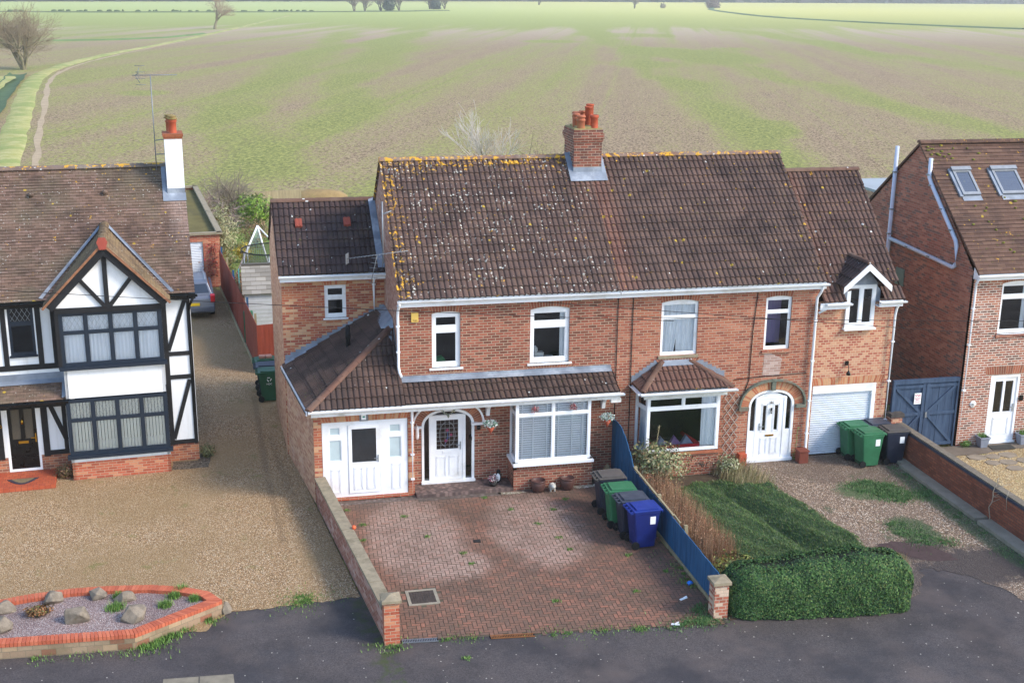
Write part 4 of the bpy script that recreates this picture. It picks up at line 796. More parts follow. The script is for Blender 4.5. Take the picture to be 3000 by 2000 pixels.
g = MB(); gutter(g, (XB+.16, -.16, 4.67), (12.86, -.16, 4.67)); part('garage_gutter', g, white_upvc, B); g = MB(); gutter(g, (13.72, -.16, 4.67), (14.56, -.16, 4.67)); part('garage_gutter', g, white_upvc, B); [part('garage_fascia', (lambda f: (f.box(a_, b_, -.15, -.13, 4.5, 4.69), f.box(a_, b_, -.13, .137, 4.5, 4.52), f)[-1])(MB()), white_upvc, B) for a_, b_ in ((XB, 12.82), (13.74, 14.48))]
g = MB(); pipe_down(g, [(14.44, -.1, 4.62), (14.4, .02, 4.4), (14.38, .04, 4.2), (14.38, .04, .1)], .036, 0, [(14.38, .05, 3.4), (14.38, .05, 2.2), (14.38, .05, 1.)]); part('garage_downpipe', g, white_upvc, B)
# dormer
dx0, dx1, dc = 12.83, 13.73, 13.28
d = MB(); d.prism([(dx0-.06, .09, 5.125), (dc, .09, 5.74), (dx1+.06, .09, 5.125)], (0, .9, 0)); d.box(dx0-.03, dx0-.002, .09, 1.0, 4.66, 5.12); d.box(dx1+.002, dx1+.03, .09, 1.0, 4.66, 5.12)
d.poly([(dx0-.14, .085, 4.62), (dx0, .085, 4.62), (dx0, .085, 5.1), (dx0-.14, .085, 4.95)]); d.poly([(dx1, .085, 4.62), (dx1+.14, .085, 4.62), (dx1+.14, .085, 4.95), (dx1, .085, 5.1)])
dor = part('dormer', d, lead, B)
r = MB(); zd = 5.78
for sg in (-1, 1):
    oo = V3((dc+sg*.72, -.26, 5.13)); S2 = V3((-sg*.72, 0, .68))
    roof_tiles(r, oo, (0, 1, 0), S2, 3, lambda t: 0, lambda t: .70+.85*t if True else 0, style='roll')
part('dormer_roof', r, roof_ext, dor); rg = MB(); ridge(rg, (dc, -.28, zd+.06), (dc, 1.1, zd+.06), .09, .4); part('dormer_ridge', rg, ridge_plain, dor)
f = MB(); 
for sg in (-1, 1): f.prism([(dc, -.27, zd+.03), (dc, -.27, zd-.17), (dc+sg*.74, -.27, 4.97), (dc+sg*.74, -.27, 5.15)], (0, .03, 0))
part('barge_board', f, white_upvc, dor)
window(B, (12.83, .075, 3.86), (1, 0, 0), (0, -1, 0), .9, 1.26, [(.1, .4, .13, 1.16), (.5, .8, .13, 1.16)], name='dormer_window', sill=(.04, .1, .05))
g = MB(); g.box(12.3, 13.9, .6, .65, 3, 5.2); part('inner_wall', g, room_dark, B)
# garage roller door
g = MB(); rows = []
n = 28
for k in range(n*3+1): z = 1.92*k/(n*3); rows.append([(12.04, GY+.07-(0, .022, .022)[k % 3], z), (14.0, GY+.07-(0, .022, .022)[k % 3], z)])
g.grid(rows); gd = part('garage_door', g, plain('roller_shutter', '#ccd3dc', .45, .1, 2, dirt='#aab4c2'), B); f = MB(); f.box(12.03, 14.04, GY-.01, GY+.08, 1.9, 2.14); f.box(13.92, 14.04, GY-.01, GY+.08, 0, 1.9); part('shutter_box', f, white_upvc, gd)
o = MB(); o.lathe([(0, 0), (.07, .0), (.05, .08), (.02, .12), (0, .12)], (13.03, -.02, 2.48), 12); o.tube([(13.03, .13, 2.78), (13.03, .0, 2.74), (13.03, -.02, 2.6)], .012, 6); o.box(12.99, 13.07, .08, .14, 2.74, 2.86); part('outside_lamp', o, gloss_black, B)
# ================================================================== HOUSE C (right)
CX = 16.78
H = thing('brick_house', 'dark red brick house with two rooflights and grey flue pipes on its gable', 'house', (20, 3, 0), world=True)
w = MB(); W = 6.5
slab(w, (CX, 0, 0), (1, 0, 0), (0, -1, 0), W, 5.32, [(.95, 1.98, 3.46, 5.06, .07), (.95, 1.93, .06, 2.17)], .11); part('front_wall', w, brick_c, H)
w = MB(); q = [(CX, 0, 0), (CX, 0, 5.3), (CX, 3.59, 8.6), (CX, 7.2, 5.7), (CX, 7.2, 0)]; w.poly(q[::-1]); w.poly([(CX, 7.2, 0), (CX, 7.2, 5.7), (CX+W, 7.2, 5.7), (CX+W, 7.2, 0)]); w.poly([(CX+W, 0, 0), (CX+W, 7.2, 0), (CX+W, 7.2, 5.6), (CX+W, 3.59, 8.6), (CX+W, 0, 5.3)]); part('gable_wall', w, brick_side, H)
w = MB(); w.box(CX+.1, CX+W-.1, 1.2, 1.25, 0, 5.2); w.box(CX+.1, CX+W-.1, .2, 7, 2.6, 2.7); part('inner_floor', w, room_dark, H)
s = MB(); arch_course(s, 17.73, 18.76, 4.99, .07, .24); part('soldier_course', s, soldier, H); s = MB(); arch_course(s, 17.55, 18.9, 2.2, 0, .26); part('soldier_course', s, soldier, H); s = MB(); s.box(17.68, 18.82, -.06, 0, 3.36, 3.45); part('brick_sill', s, brick_side, H)
window(H, (17.73, .05, 3.46), (1, 0, 0), (0, -1, 0), 1.03, 1.53, [(.07, .96, .1, 1.06), (.07, .96, 1.17, 1.46)], arch=.06, sill=(.03, .1, .05), curtains=[(.8, .95, .1, 1.4, net)])
fr = MB(); slab(fr, (17.73, .0, .06), (1, 0, 0), (0, -1, 0), .98, 2.1, [(.07, .91, .08, 2.03)], .1); fr.box(17.7, 18.74, -.06, 0, .02, .07); part('door_frame', fr, white_upvc, H)
d = MB(); slab(d, (17.8, .03, .13), (1, 0, 0), (0, -1, 0), .84, 1.97, [(.12, .38, .86, 1.84), (.46, .72, .86, 1.84)], .05); mould(d, 17.95, 18.5, .28, .82, .03); dd = part('door', d, white_upvc, H)
for a in (.12, .46):
    q = MB(); q.poly([(17.8+a, .06, .99), (17.8+a+.26, .06, .99), (17.8+a+.26, .06, 1.97), (17.8+a, .06, 1.97)]); part('glass', q, glass_dark, dd)
h = MB(); h.box(18.57, 18.61, .0, .03, 1.0, 1.24); h.beam((18.59, -.02, 1.14), (18.47, -.02, 1.14), .02, .02); part('handle', h, steel, dd)
SC = V3((0, 3.59+.31, 8.66-5.37)); r = MB()
roof_tiles(r, (0, -.31, 5.36), (1, 0, 0), SC, 34, lambda t: CX-.06, lambda t: CX+W, style='plain', lip=.022, jit=.004); roof_tiles(r, (0, 7.5, 5.6), (1, 0, 0), V3((0, 3.59-7.5, 3.05)), 30, lambda t: CX-.06, lambda t: CX+W, style='plain', lip=.016)
q = [(CX-.06, -.31, 5.3), (CX-.06, 3.59, 8.6), (CX-.06, 3.59, 8.68), (CX-.06, -.31, 5.38)]; r.poly(q); q = [(CX-.06, 7.5, 5.53), (CX-.06, 3.59, 8.6), (CX-.06, 3.59, 8.68), (CX-.06, 7.5, 5.63)]; r.poly(q); hr = part('roof', r, roof_c, H)
rg = MB(); ridge(rg, (CX-.08, 3.59, 8.69), (CX+W, 3.59, 8.69), .12, .45); part('ridge_tiles', rg, roof_c, hr)
Sn = SC.normalized(); Nn = V3((1, 0, 0)).cross(Sn)
def onC(x, y, off=.0): return V3((x, y, 5.36+(y+.31)*SC.z/SC.y))+Nn*off
for (x0, x1) in ((17.33, 17.93), (18.66, 19.50)):
    a = onC(x0, 1.93, .03); f = MB(); hgt = 1.06; w_ = x1-x0
    slab(f, a+Nn*.07, (1, 0, 0), Nn, w_, hgt, [(.08, w_-.08, .1, hgt-.17)], .08, 0, Sn); f.obox(a+Nn*.08+Sn*(hgt-.05)+V3((w_/2, 0, 0)), (w_/2+.03, 0, 0), Sn*.07, Nn*.035)
    sk = part('rooflight', f, galv, H); g = MB(); g.poly([a+Nn*.05+V3((u, 0, 0))+Sn*v for u, v in ((.08, .1), (w_-.08, .1), (w_-.08, hgt-.17), (.08, hgt-.17))]); part('pane', g, glass_sky, sk)
    l = MB(); l.obox(a-Nn*.015+Sn*(-.09)+V3((w_/2, 0, 0)), (w_/2+.02, 0, 0), Sn*.1, Nn*.012); l.obox(a+Nn*.01+Sn*.5+V3((-.05, 0, 0)), (.05, 0, 0), Sn*.55, Nn*.03); part('flashing', l, lead, sk)
o = MB()
rnd = random.Random(5)
for k in range(70):
    x = rnd.uniform(CX+.3, CX+W-2.2)+rnd.random()*1.5; y = rnd.uniform(.1, 1.85) if k < 52 else rnd.uniform(3.0, 3.5)
    if k >= 52: x = CX+.1+rnd.random()**2*2
    c = onC(x, y, .03); o.blob(c, (rnd.uniform(.03, .07), rnd.uniform(.025, .05), .03), k, .3, 4)
moss_mat = plain('moss', '#7a7a2f', .95, .5, 30, dirt='#575c24', bump=.5); part('roof_moss', o, moss_mat, hr, kind='stuff')
g = MB(); gutter(g, (CX-.1, -.29, 5.33), (CX+W, -.29, 5.33)); part('gutter', g, white_upvc, H); f = MB(); f.box(CX-.04, CX+W, -.28, -.26, 5.18, 5.36); f.box(CX-.04, CX+W, -.26, -.003, 5.17, 5.19); f.prism([(CX-.04, -.28, 5.18), (CX-.04, 0, 5.18), (CX-.04, 0, 5.5), (CX-.04, -.28, 5.34)], (.03, 0, 0)); part('fascia', f, white_upvc, H)
g = MB(); pipe_down(g, [(CX-.04, -.3, 5.25), (CX-.0, -.12, 5.05), (CX+.02, -.09, 4.8), (CX+.02, -.09, .1)], .036, 0, [(CX+.02, -.08, 4.3), (CX+.02, -.08, 3.2), (CX+.02, -.08, 1.8)]); part('downpipe', g, white_upvc, H)
g = MB(); px_ = CX-.1
g.tube([(px_, 4.80, 8.42), (px_, 4.80, 4.5), (px_, 4.8, 3.0)], .062, 12); g.tube([(px_, 4.75, 5.45), (px_, 1.0, 5.3), (px_, .93, 5.36), (px_, .9, 5.5), (px_, .93, 5.95), (px_, 1.0, 6.1), (px_, 2.62, 7.55), (px_, 2.76, 7.72), (px_, 2.78, 8.3)], .062, 12)
part('flue_pipe', g, pvc_pipe, H)
g = MB()
for (y, z) in ((4.8, 7.6), (4.8, 6.4), (4.8, 5.6), (2.6, 7.5), (1.9, 6.9), (1.3, 6.37), (3.6, 5.4), (2.3, 5.36), (2.78, 7.8)): g.obox((px_, y, z), (.075, 0, 0), (0, .07, 0), (0, 0, .02))
part('pipe_bracket', g, galv, H)
f = MB(); f.box(CX-.03, CX, 3.8, 4.3, 4.05, 4.6); part('side_window', f, plain('side_window_green', '#6f8078', .4, .2, 6), H)
o = MB(); o.lathe([(0, 0), (.1, 0), (.1, .02), (0, .02)], (0, 0, 0), 18); me = o; pl = part('number_plaque', o, slat_white, H); pl.rotation_euler = (pi/2, 0, 0); pl.location = V3((17.2, -.005, 1.32))-OFF[H.name]; text('84', (17.2, -.03, 1.31), .1, plain('plaque_ink', '#3b4a4a'), par=H, name='plaque_number')
o = MB(); o.box(18.76, 18.86, -.06, 0, 1.34, 1.5); part('letter_box', o, gloss_black, H)

# ================================================================== HOUSE D (left, mock tudor)
D = thing('mock_tudor_house', 'white rendered house with black timbers, steep front gable and black front door numbered 90', 'house', (-5.408, 3.298, 0), .067)
w = MB(); LEFT = -9.5
slab(w, (LEFT, 0, .55), (1, 0, 0), (0, -1, 0), -LEFT, 4.4, [(LEFT*-1-5.1, LEFT*-1-4.24, -.01+.01, 1.52), (-4.76-LEFT, -4.11-LEFT, 2.9, 4.27), (-3.25-LEFT, -.95-LEFT, .25, 1.7), (-3.25-LEFT, -.95-LEFT, 2.75, 4.1)], .1, sides=False)
w.poly([(0, 0, .55), (0, 7.2, .55), (0, 7.2, 4.95), (0, 3.58, 7.9), (0, 0, 4.95)]); part('rendered_wall', w, render_white, D)
w = MB(); slab(w, (LEFT, 0, 0), (1, 0, 0), (0, -1, 0), -LEFT, .55, [(-LEFT-5.1, -LEFT-4.24, .12, .55)], .1, sides=False); part('brick_plinth', w, brick_plinth, D)
w = MB(); w.poly([(.004, 0, 0), (.004, 7.2, 0), (.004, 7.2, .55), (.004, 0, .55)]); part('side_plinth', w, timber_black, D)
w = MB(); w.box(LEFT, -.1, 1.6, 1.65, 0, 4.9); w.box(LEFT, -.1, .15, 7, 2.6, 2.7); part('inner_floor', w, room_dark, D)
t = MB()
def tb(x0, z0, x1, z1, wd=.11, y=-.0, dp=.03, mb=None):
    (mb or t).beam((x0, y-dp/2+.001*len((mb or t).f) % .003, z0), (x1, y-dp/2+.001*len((mb or t).f) % .003, z1), wd, dp, (0, -1, 0)) if False else (mb or t).obox(((x0+x1)/2, y-dp/2, (z0+z1)/2), V3((x1-x0, 0, z1-z0))/2, V3((-(z1-z0), 0, x1-x0)).normalized()*wd/2, (0, dp/2+(len((mb or t).f) % 5)*.0012, 0))
tb(-.72, .5, -.72, 4.85, .13); tb(-.06, .5, -.06, 4.9, .1); tb(-.66, 3.2, -.1, 3.2, .12); tb(-.66, 2.52, -.1, 2.52, .12); tb(-.66, .58, -.1, .58, .12); tb(-.66, 3.3, -.12, 4.82, .11); tb(-.66, .68, -.14, 2.42, .11); tb(-.66, 4.84, -.1, 4.84, .1)
tb(-3.56, .55, -3.56, 2.3, .11); tb(-4.08, .5, -4.08, 2.32, .17); tb(-3.98, 2.2, -3.55, .95, .12); tb(-4.0, .6, -3.5, .6, .13)
tb(-5.26, .5, -5.26, 2.34, .16); tb(LEFT, .6, -5.32, .6, .12); tb(-5.9, 2.2, -5.34, .8, .11)
tb(-3.62, 3.1, -3.62, 4.85, .12); tb(-4.0, 3.1, -4.0, 4.85, .14); tb(-4.88, 3.1, -4.88, 4.85, .13); tb(LEFT, 3.1, -3.5, 3.1, .15); tb(LEFT, 4.83, -3.5, 4.83, .12); tb(-5.5, 3.2, -5.0, 4.7, .11); tb(-4.94, 2.35, -5.0, 2.4, .02)
part('timber_frame', t, timber_black, D)
# bay
b = MB(); bx0, bx1, by = -3.41, -.81, -.776
def bayslab(mb, z0, z1, holes=(), m=0, e=0):
    slab(mb, (bx0-e, by-e, z0), (1, 0, 0), (0, -1, 0), bx1-bx0+2*e, z1-z0, holes, .08, m); slab(mb, (bx0-e, 0, z0), (0, -1, 0), (-1, 0, 0), -by+e, z1-z0, (), .08, m); slab(mb, (bx1+e, by-e, z0), (0, 1, 0), (1, 0, 0), -by+e, z1-z0, (), .08, m)
bayslab(b, 0, .52); part('bay_brick', b, brick_new, D); b = MB(); bayslab(b, .52, .74, e=.01); part('bay_render', b, render_white, D); b = MB(); bayslab(b, 2.36, 3.25, e=-.0); part('bay_render', b, render_white, D)
for z0, z1, ld, cu in ((.74, 2.32, 1, 'v'), (3.27, 4.74, 1, 'n')):
    wd = bx1-bx0+.04; hh = z1-z0; n = 4; st = (wd-.1)/n; tr = hh*.62
    pn = []
    for k in range(n):
        u0 = .08+k*st; pn += [(u0, u0+st-.07, .07, tr-.02), (u0, u0+st-.07, tr+.04, hh-.07)]
    fb = window(D, (bx0-.02, by-.02, z0), (1, 0, 0), (0, -1, 0), wd, hh, pn, frame_blue, name='bay_window', sill=(.07, .12, .09), lead=[p for p in pn if p[2] > .3])
    for xx, o0, U_, N_ in ((0, (bx0-.02, 0, z0), (0, -1, 0), (-1, 0, 0)), (1, (bx1+.02, by, z0), (0, 1, 0), (1, 0, 0))): window(D, o0, U_, N_, -by, hh, [(.08, .68, .07, tr-.02), (.08, .68, tr+.04, hh-.07)], frame_blue, name='bay_side_window')
    if cu == 'v': blinds(fb, (bx0+.06, by+.06, z0+.06), (1, 0, 0), (0, -1, 0), wd-.16, hh-.1, True, slat_cream, .085)
    else:
        for k in range(4):
            u0 = .06+k*st; m = MB(); m.grid([[(bx0+u0+st*i/20-.02, by+.07+.015*sin(i*2.1), z0+.05+(hh-.1)*j/4) for i in range(21)] for j in range(5)], 0, True); part('curtain', m, net, fb)
t = MB(); gy = -.92
tb(-3.5, 4.82, -.72, 4.80, .14, gy+.1, .05); tb(-2.16, 4.8, -2.16, 6.3, .12, gy+.1, .05); tb(-2.1, 4.88, -1.52, 5.62, .1, gy+.1, .05); tb(-2.22, 4.88, -2.8, 5.62, .1, gy+.1, .05); 
tb(-3.62, 4.92, -2.16, 6.42, .2, gy-.02, .06); tb(-.66, 4.9, -2.16, 6.42, .2, gy-.02, .06)
tb(-3.47, 3.2, -3.47, 4.75, .1, by-.005, .03)
part('gable_timber', t, timber_black, D)
g = MB(); g.poly([(-3.45, gy+.12, 4.74), (-.78, gy+.12, 4.74), (-.78, gy+.12, 4.9), (-2.16, gy+.12, 6.4), (-3.45, gy+.12, 4.9)]); g.poly([(-3.45, gy+.12, 4.74), (-.78, gy+.12, 4.74), (-.78, 0, 4.74), (-3.45, 0, 4.74)]); part('gable_panel', g, render_white, D)
r = MB(); gz = 4.93
for sg in (-1, 1):
    oo = V3((-2.16+sg*1.62, -1.04, gz)); S2 = V3((-sg*1.62, 0, 6.60-gz))
    # run back until it meets the main slope
    roof_tiles(r, oo, (0, 1, 0), S2, 17, lambda t: 0, lambda t: .80+2.05*t+.0, style='plain', lip=.014)
gr_ = part('gable_roof', r, roof_dg, D); rg = MB(); ridge(rg, (-2.16, -1.08, 6.63), (-2.16, 1.8, 6.63), .13, .42); part('gable_ridge', rg, roof_dg, gr_)
rg = MB(); rg.prism([(-2.3, -1.09, 6.66), (-2.24, -1.09, 6.78), (-2.08, -1.09, 6.78), (-2.02, -1.09, 6.66), (-2.08, -1.09, 6.46), (-2.24, -1.09, 6.46)], (0, .03, 0)); part('finial_tile', rg, plain('finial_red', '#a04a3c', .7, .2, 8), gr_)
e_ = MB()
for sg in (-1, 1): e_.obox((-2.16+sg*.81, -1.05, (gz+6.6)/2-.0), V3((-sg*.81, 0, (6.6-gz)/2)), (0, .012, 0), V3(((6.6-gz), 0, sg*1.62)).normalized()*.03)
part('gable_verge', e_, plain('verge_tile_edge', '#96684c', .85, .5, 12, dirt='#6a5444'), gr_)
fl = MB()
for sg in (-1, 1):
    q = [(-2.16+sg*1.66, -.22, gz+.1), (-2.16, 1.75, 6.66), (-2.16+sg*.03, 1.84, 6.7), (-2.16+sg*1.75, -.24, 5.06)]; fl.poly(q)
part('gable_valley', fl, lead, gr_)
SD = V3((0, 3.58+.25, 3.0)); r = MB(); roof_tiles(r, (0, -.25, 4.98), (1, 0, 0), SD, 44, lambda t: LEFT, lambda t: .14, style='plain', lip=.022, jit=.003); roof_tiles(r, (0, 7.4, 4.98), (1, 0, 0), V3((0, 3.58-7.4, 3.0)), 30, lambda t: LEFT, lambda t: .14, style='plain', lip=.014)
q = [(.14, -.25, 4.92), (.14, 3.58, 7.92), (.14, 3.58, 8.0), (.14, -.25, 5.0)]; r.poly(q); dr_ = part('roof', r, roof_d, D)
rg = MB(); ridge(rg, (LEFT, 3.58, 8.0), (-.38, 3.58, 8.0), .125, .45); part('ridge_tiles', rg, ridge_d, dr_)
for x in (-4.1, -2.1):
    v = MB(); v.blob((x, 2.72, 7.38), (.09, .12, .07), 2, .05, 6); part('vent_tile', v, roof_d, dr_)
g = MB(); gutter(g, (-.62, -.22, 4.93), (.2, -.22, 4.93)); g.box(-.6, .15, -.22, -.2, 4.8, 4.96); part('gutter', g, gloss_black, D); g = MB(); gutter(g, (LEFT, -.22, 4.93), (-3.8, -.22, 4.93)); g.box(LEFT, -3.7, -.22, -.2, 4.8, 4.96); part('gutter', g, gloss_black, D)
g = MB(); pipe_down(g, [(.1, -.2, 4.85), (-.02, -.08, 4.6), (-.05, -.06, 4.4), (-.05, -.06, .1)], .036); part('downpipe', g, gloss_black, D)
# porch roof
r = MB(); roof_tiles(r, (0, -.74, 2.34), (1, 0, 0), (0, .74, .36), 6, lambda t: LEFT, lambda t: -3.5, style='plain', lip=.014); r.poly([(LEFT, -.72, 2.3), (-3.44, -.72, 2.3), (-3.44, 0, 2.6), (LEFT, 0, 2.6)]); pr_ = part('porch_roof', r, roof_d, D)
f = MB(); f.poly([(LEFT, -.012, 2.92), (LEFT, -.012, 2.68), (-3.44, -.012, 2.68), (-3.44, -.012, 2.92)]); f.poly([(LEFT, -.012, 2.74), (LEFT, -.16, 2.66), (-3.44, -.16, 2.66), (-3.44, -.012, 2.74)]); f.poly([(-3.52, -.74, 2.40), (-3.42, -.74, 2.42), (-3.42, 0, 2.78), (-3.52, 0, 2.76)]); part('porch_flashing', f, lead, pr_)
g = MB(); gutter(g, (LEFT, -.75, 2.32), (-3.36, -.75, 2.32)); g.box(LEFT, -3.42, -.74, -.72, 2.16, 2.33); part('porch_gutter', g, gloss_black, D)
# door D
f = MB(); slab(f, (-5.1, -.01, .12), (1, 0, 0), (0, -1, 0), .86, 1.96, [(.07, .80, .07, 1.93)], .08); part('door_frame', f, white_upvc, D)
d = MB(); slab(d, (-5.03, .01, .19), (1, 0, 0), (0, -1, 0), .73, 1.85, [(.09, .31, .86, 1.72), (.42, .64, .86, 1.72)], .05); mould(d, -4.96, -4.7, .26, .84, .01); mould(d, -4.63, -4.37, .26, .84, .01); dd = part('door', d, gloss_black, D)
for a in (.09, .42):
    q = MB(); q.poly([(-5.03+a, .035, 1.05), (-5.03+a+.22, .035, 1.05), (-5.03+a+.22, .035, 1.91), (-5.03+a, .035, 1.91)]); part('glass', q, plain('obscure_glass', '#5c554a', .25, .4, 30, bump=.5), dd)
h = MB(); h.box(-4.8, -4.54, -.012, .0, .93, 1.0); part('letter_box', h, brass, dd); h = MB(); h.box(-4.36, -4.33, -.02, .01, .95, 1.2); h.beam((-4.345, -.03, 1.08), (-4.47, -.03, 1.08), .02, .02); part('handle', h, brass, dd)
h = MB(); h.lathe([(0, 0), (.03, 0), (.035, .06), (.02, .12), (0, .13)], (-4.66, -.01, 1.5), 10); part('door_knocker', h, brass, dd)
t1 = text('90', (0, 0, 0), .15, brass, name='door_number', rot=(pi/2, -.25, 0)); t1.parent = D; t1.location = (-5.26, -.04, 1.46)
window(D, (-4.76, .0, 3.45), (1, 0, 0), (0, -1, 0), .65, 1.37, [(.05, .6, .06, .84), (.05, .6, .92, 1.31)], frame_blue, lead=[(.05, .6, .92, 1.31)], sill=(.03, .07, .05))
s = MB(); s.box(-6.6, -3.86, -1.2, -.0, -.02, .1); part('door_step', s, brickmat('quarry_tiles', ['#b8512f', '#b04a2c', '#bf5a36'], '#7a3a28', stain='#8a3c28', stain_amt=.2, w=.15, h=.15, ms=.005), D)
# chimney D
c = MB(); c.box(-.36, .13, 2.66, 3.5, 6.9, 8.86); cd = part('chimney', c, render_white, D)
c = MB(); c.box(-.38, .15, 2.64, 3.52, 8.86, 8.92); c.box(-.40, .17, 2.62, 3.54, 8.92, 9.0); part('chimney_crown', c, plain('crown_mossy_brick', '#9a5a3c', .9, .5, 12, dirt='#77703a', bump=.6), cd)
pot(-.1, 2.95, .40, .12, terracotta, 'std', cd, 9.0); pot(-.18, 3.32, .42, .11, terracotta_pale, 'cap', cd, 9.0)
for (x, y) in ((-.1, 2.95), (-.18, 3.32)):
    c = MB(); c.lathe([(.12, 0), (.15, .0), (.15, .03), (.08, .05), (.14, .08), (.12, .1), (0, .11)], (x, y, 9.39), 14); part('pot_cowl', c, plain('cowl_lichen', '#8d7a4c', .9, .5, 12), cd)
f = MB(); zD = lambda y: 4.98+(y+.25)*3.0/3.83+.035
f.poly([(-.5, 2.42, zD(2.42)), (.15, 2.42, zD(2.42)), (.15, 2.655, zD(2.66)), (-.4, 2.655, zD(2.66))]); f.box(-.365, .135, 2.652, 2.66, zD(2.6), zD(2.66)+.14); q = [(-.5, 2.42, zD(2.42)), (-.37, 2.66, zD(2.66)), (-.37, 3.56, zD(3.56)+.05), (-.5, 3.56, zD(3.56)+.03)]; f.poly(q); q = [(-.366, 2.66, zD(2.6)), (-.366, 3.5, zD(3.5)), (-.366, 3.5, zD(3.5)+.2), (-.366, 2.66, zD(2.66)+.18)]; f.poly(q); part('chimney_flashing', f, lead, cd)
a = MB(); mx, my = -.62, 3.3; a.tube([(mx, my, 7.9), (mx, my, 10.6)], .016, 6); a.tube([(mx, my, 8.75), (-.36, my, 8.78)], .015, 5); a.tube([(mx, my, 8.35), (-.36, my, 8.35)], .015, 5)
a.tube([(mx-.5, my, 10.62), (mx+.75, my, 10.62)], .012, 5)
for k in range(9): a.tube([(mx-.1+k*.1, my-.1, 10.62), (mx-.1+k*.1, my+.1, 10.62)], .012, 4)
for k in range(4): a.tube([(mx-.42+(k % 2)*.05, my, 10.62), (mx-.3+(k-1.5)*.0, my, 10.62+(k-1.5)*.14)], .008, 4); a.tube([(mx-.42, my, 10.62+(k-1.5)*.18), (mx-.14, my, 10.62+(k-1.5)*.18)], .007, 4)
part('tv_aerial', a, galv, D)
# ================================================================== SETTING: ground sheets
def sheet(name, pts, z, mt, jit=0., sub=.5, seed=1, kind='structure', skip=()):
    rnd = random.Random(seed); o = []; n = len(pts)
    for i in range(n):
        a, b = V3((*pts[i], 0)), V3((*pts[(i+1) % n], 0)); k = max(1, int((b-a).length/sub)) if jit and i not in skip else 1
        for j in range(k):
            p = a.lerp(b, j/k)
            if j and jit: p += V3((rnd.uniform(-jit, jit), rnd.uniform(-jit, jit), 0))
            o.append((p.x, p.y, z))
    m = MB(); m.poly(o); return part(name, m, mt, kind=kind)
f = MB(); xs = [-4000, -600, -60, 60, 600, 4000]; ys = [-60, -6.0, 60, 400, 1400, 6000]
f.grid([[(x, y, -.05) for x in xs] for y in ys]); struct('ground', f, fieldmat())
sheet('footpath', [(-60, -40), (60, -40), (60, -5), (12, -6.4), (10.1, -8.6), (-1.2, -7.0), (-1.9, -5.4), (-60, -5.4)], -.012, tarmac_mat)
sheet('gravel_drive', [(-60, -6.6), (-9, -6.6), (-5.1, -6.9), (-4.7, -6.15), (-3.4, -6.12), (-1.75, -6.0), (-2.4, -.5), (-2.95, 4), (-3.1, 11), (-3.6, 11.3), (-4.8, 24.2), (-12, 24.2), (-12, 3), (-60, 2)], -.004, gravel_d, .05, .12, skip=(5, 6, 7, 8, 9, 10, 11, 12, 13))
sheet('side_garden_ground', [(-3.1, 7), (14.3, 7), (30, 7), (30, 40), (-4.9, 41), (-3.6, 11.3)], -.02, rocks('garden_lawn_ground', ['#6d8a3a', '#7c9a44', '#5f7a34', '#88a04e'], 9, '#4f5f2e', patch='#7d7a4e', bumpy=.4))
# block paving in herringbone
def pavmat():
    g = G('block_paving_red'); r = g.white(g.uv()); p = g.pos(); ps = g.sep(p)
    a = g.ramp(r, [(0, '#7d5644'), (.18, '#8f6350'), (.36, '#705243'), (.52, '#a06650'), (.68, '#855a48'), (.84, '#6d5244')], 'CONSTANT')
    wob = g.math('MULTIPLY', g.math('SUBTRACT', g.noise(p, 1.4, 5, .65), .5), 1.6)
    tot = None
    for cx, cy, rx, ry in PATCH:
        d = g.math('ADD', g.math('POWER', g.math('ABSOLUTE', g.math('DIVIDE', g.math('SUBTRACT', ps[0], cx), rx)), 2.), g.math('POWER', g.math('ABSOLUTE', g.math('DIVIDE', g.math('SUBTRACT', ps[1], cy), ry)), 2.))
        k = g.sst(g.math('ADD', d, wob), 1.7, .5); tot = k if tot is None else g.math('MAXIMUM', tot, k)
    tot = g.math('MULTIPLY', tot, g.math('MULTIPLY_ADD', g.white(g.map(g.uv(), loc=(3, 1, 0))), .7, .5), clamp=True); a = g.mix(g.math('MULTIPLY', tot, .66), a, '#ceb2a2')
    dk = g.math('MULTIPLY', g.sst(g.noise(g.map(p, loc=(2, 8, 0)), .8, 5, .65), .44, .66), g.math('SUBTRACT', .7, g.math('MULTIPLY', tot, .45)))
    a = g.mix(dk, a, '#4c3d33')
    a = g.mix(g.math('MULTIPLY', g.sst(g.noise(g.map(p, loc=(12, 8, 0)), 2.2, 6, .7), .58, .7), .35), a, '#5b5a35')
    a = g.mix(g.math('MULTIPLY', g.sst(ps[1], -1.6, -.9), .35), a, '#6f625f')
    a = g.mix(.3, a, '#8d7767'); a = g.mix(g.math('MULTIPLY', g.noise(p, 60, 3), .3), a, '#4a3a33')
    return g.done(a, .85, g.bump(g.noise(p, 70, 3), .4, .006), spec=.25)
PATCH = [(-.1, -3.1, 1.1, 2.3), (3.0, -3.2, 1.1, 2.1), (.5, -4.9, .9, .7)]
def inpoly(x, y, P):
    c = False; n = len(P)
    for i in range(n):
        (x1, y1), (x2, y2) = P[i], P[(i+1) % n]
        if (y1 > y) != (y2 > y) and x < (x2-x1)*(y-y1)/(y2-y1)+x1: c = not c
    return c
PP = [(-1.13, -8.13), (5.85, -8.8), (5.85, 0), (5.3, 0), (5.2, -.75), (2.93, -.76), (.3, -.76), (-2.0, -.5), (-2.1, -.6), (-1.95, -1.4), (-1.15, -7.9)]
sheet('paving_bed', PP, -.006, plain('paving_joints', '#5a5042', .95, .4, 5, dirt='#5a5c3c'))
m = MB(); rnd = random.Random(3); ca, sa = cos(-.055), sin(-.055)
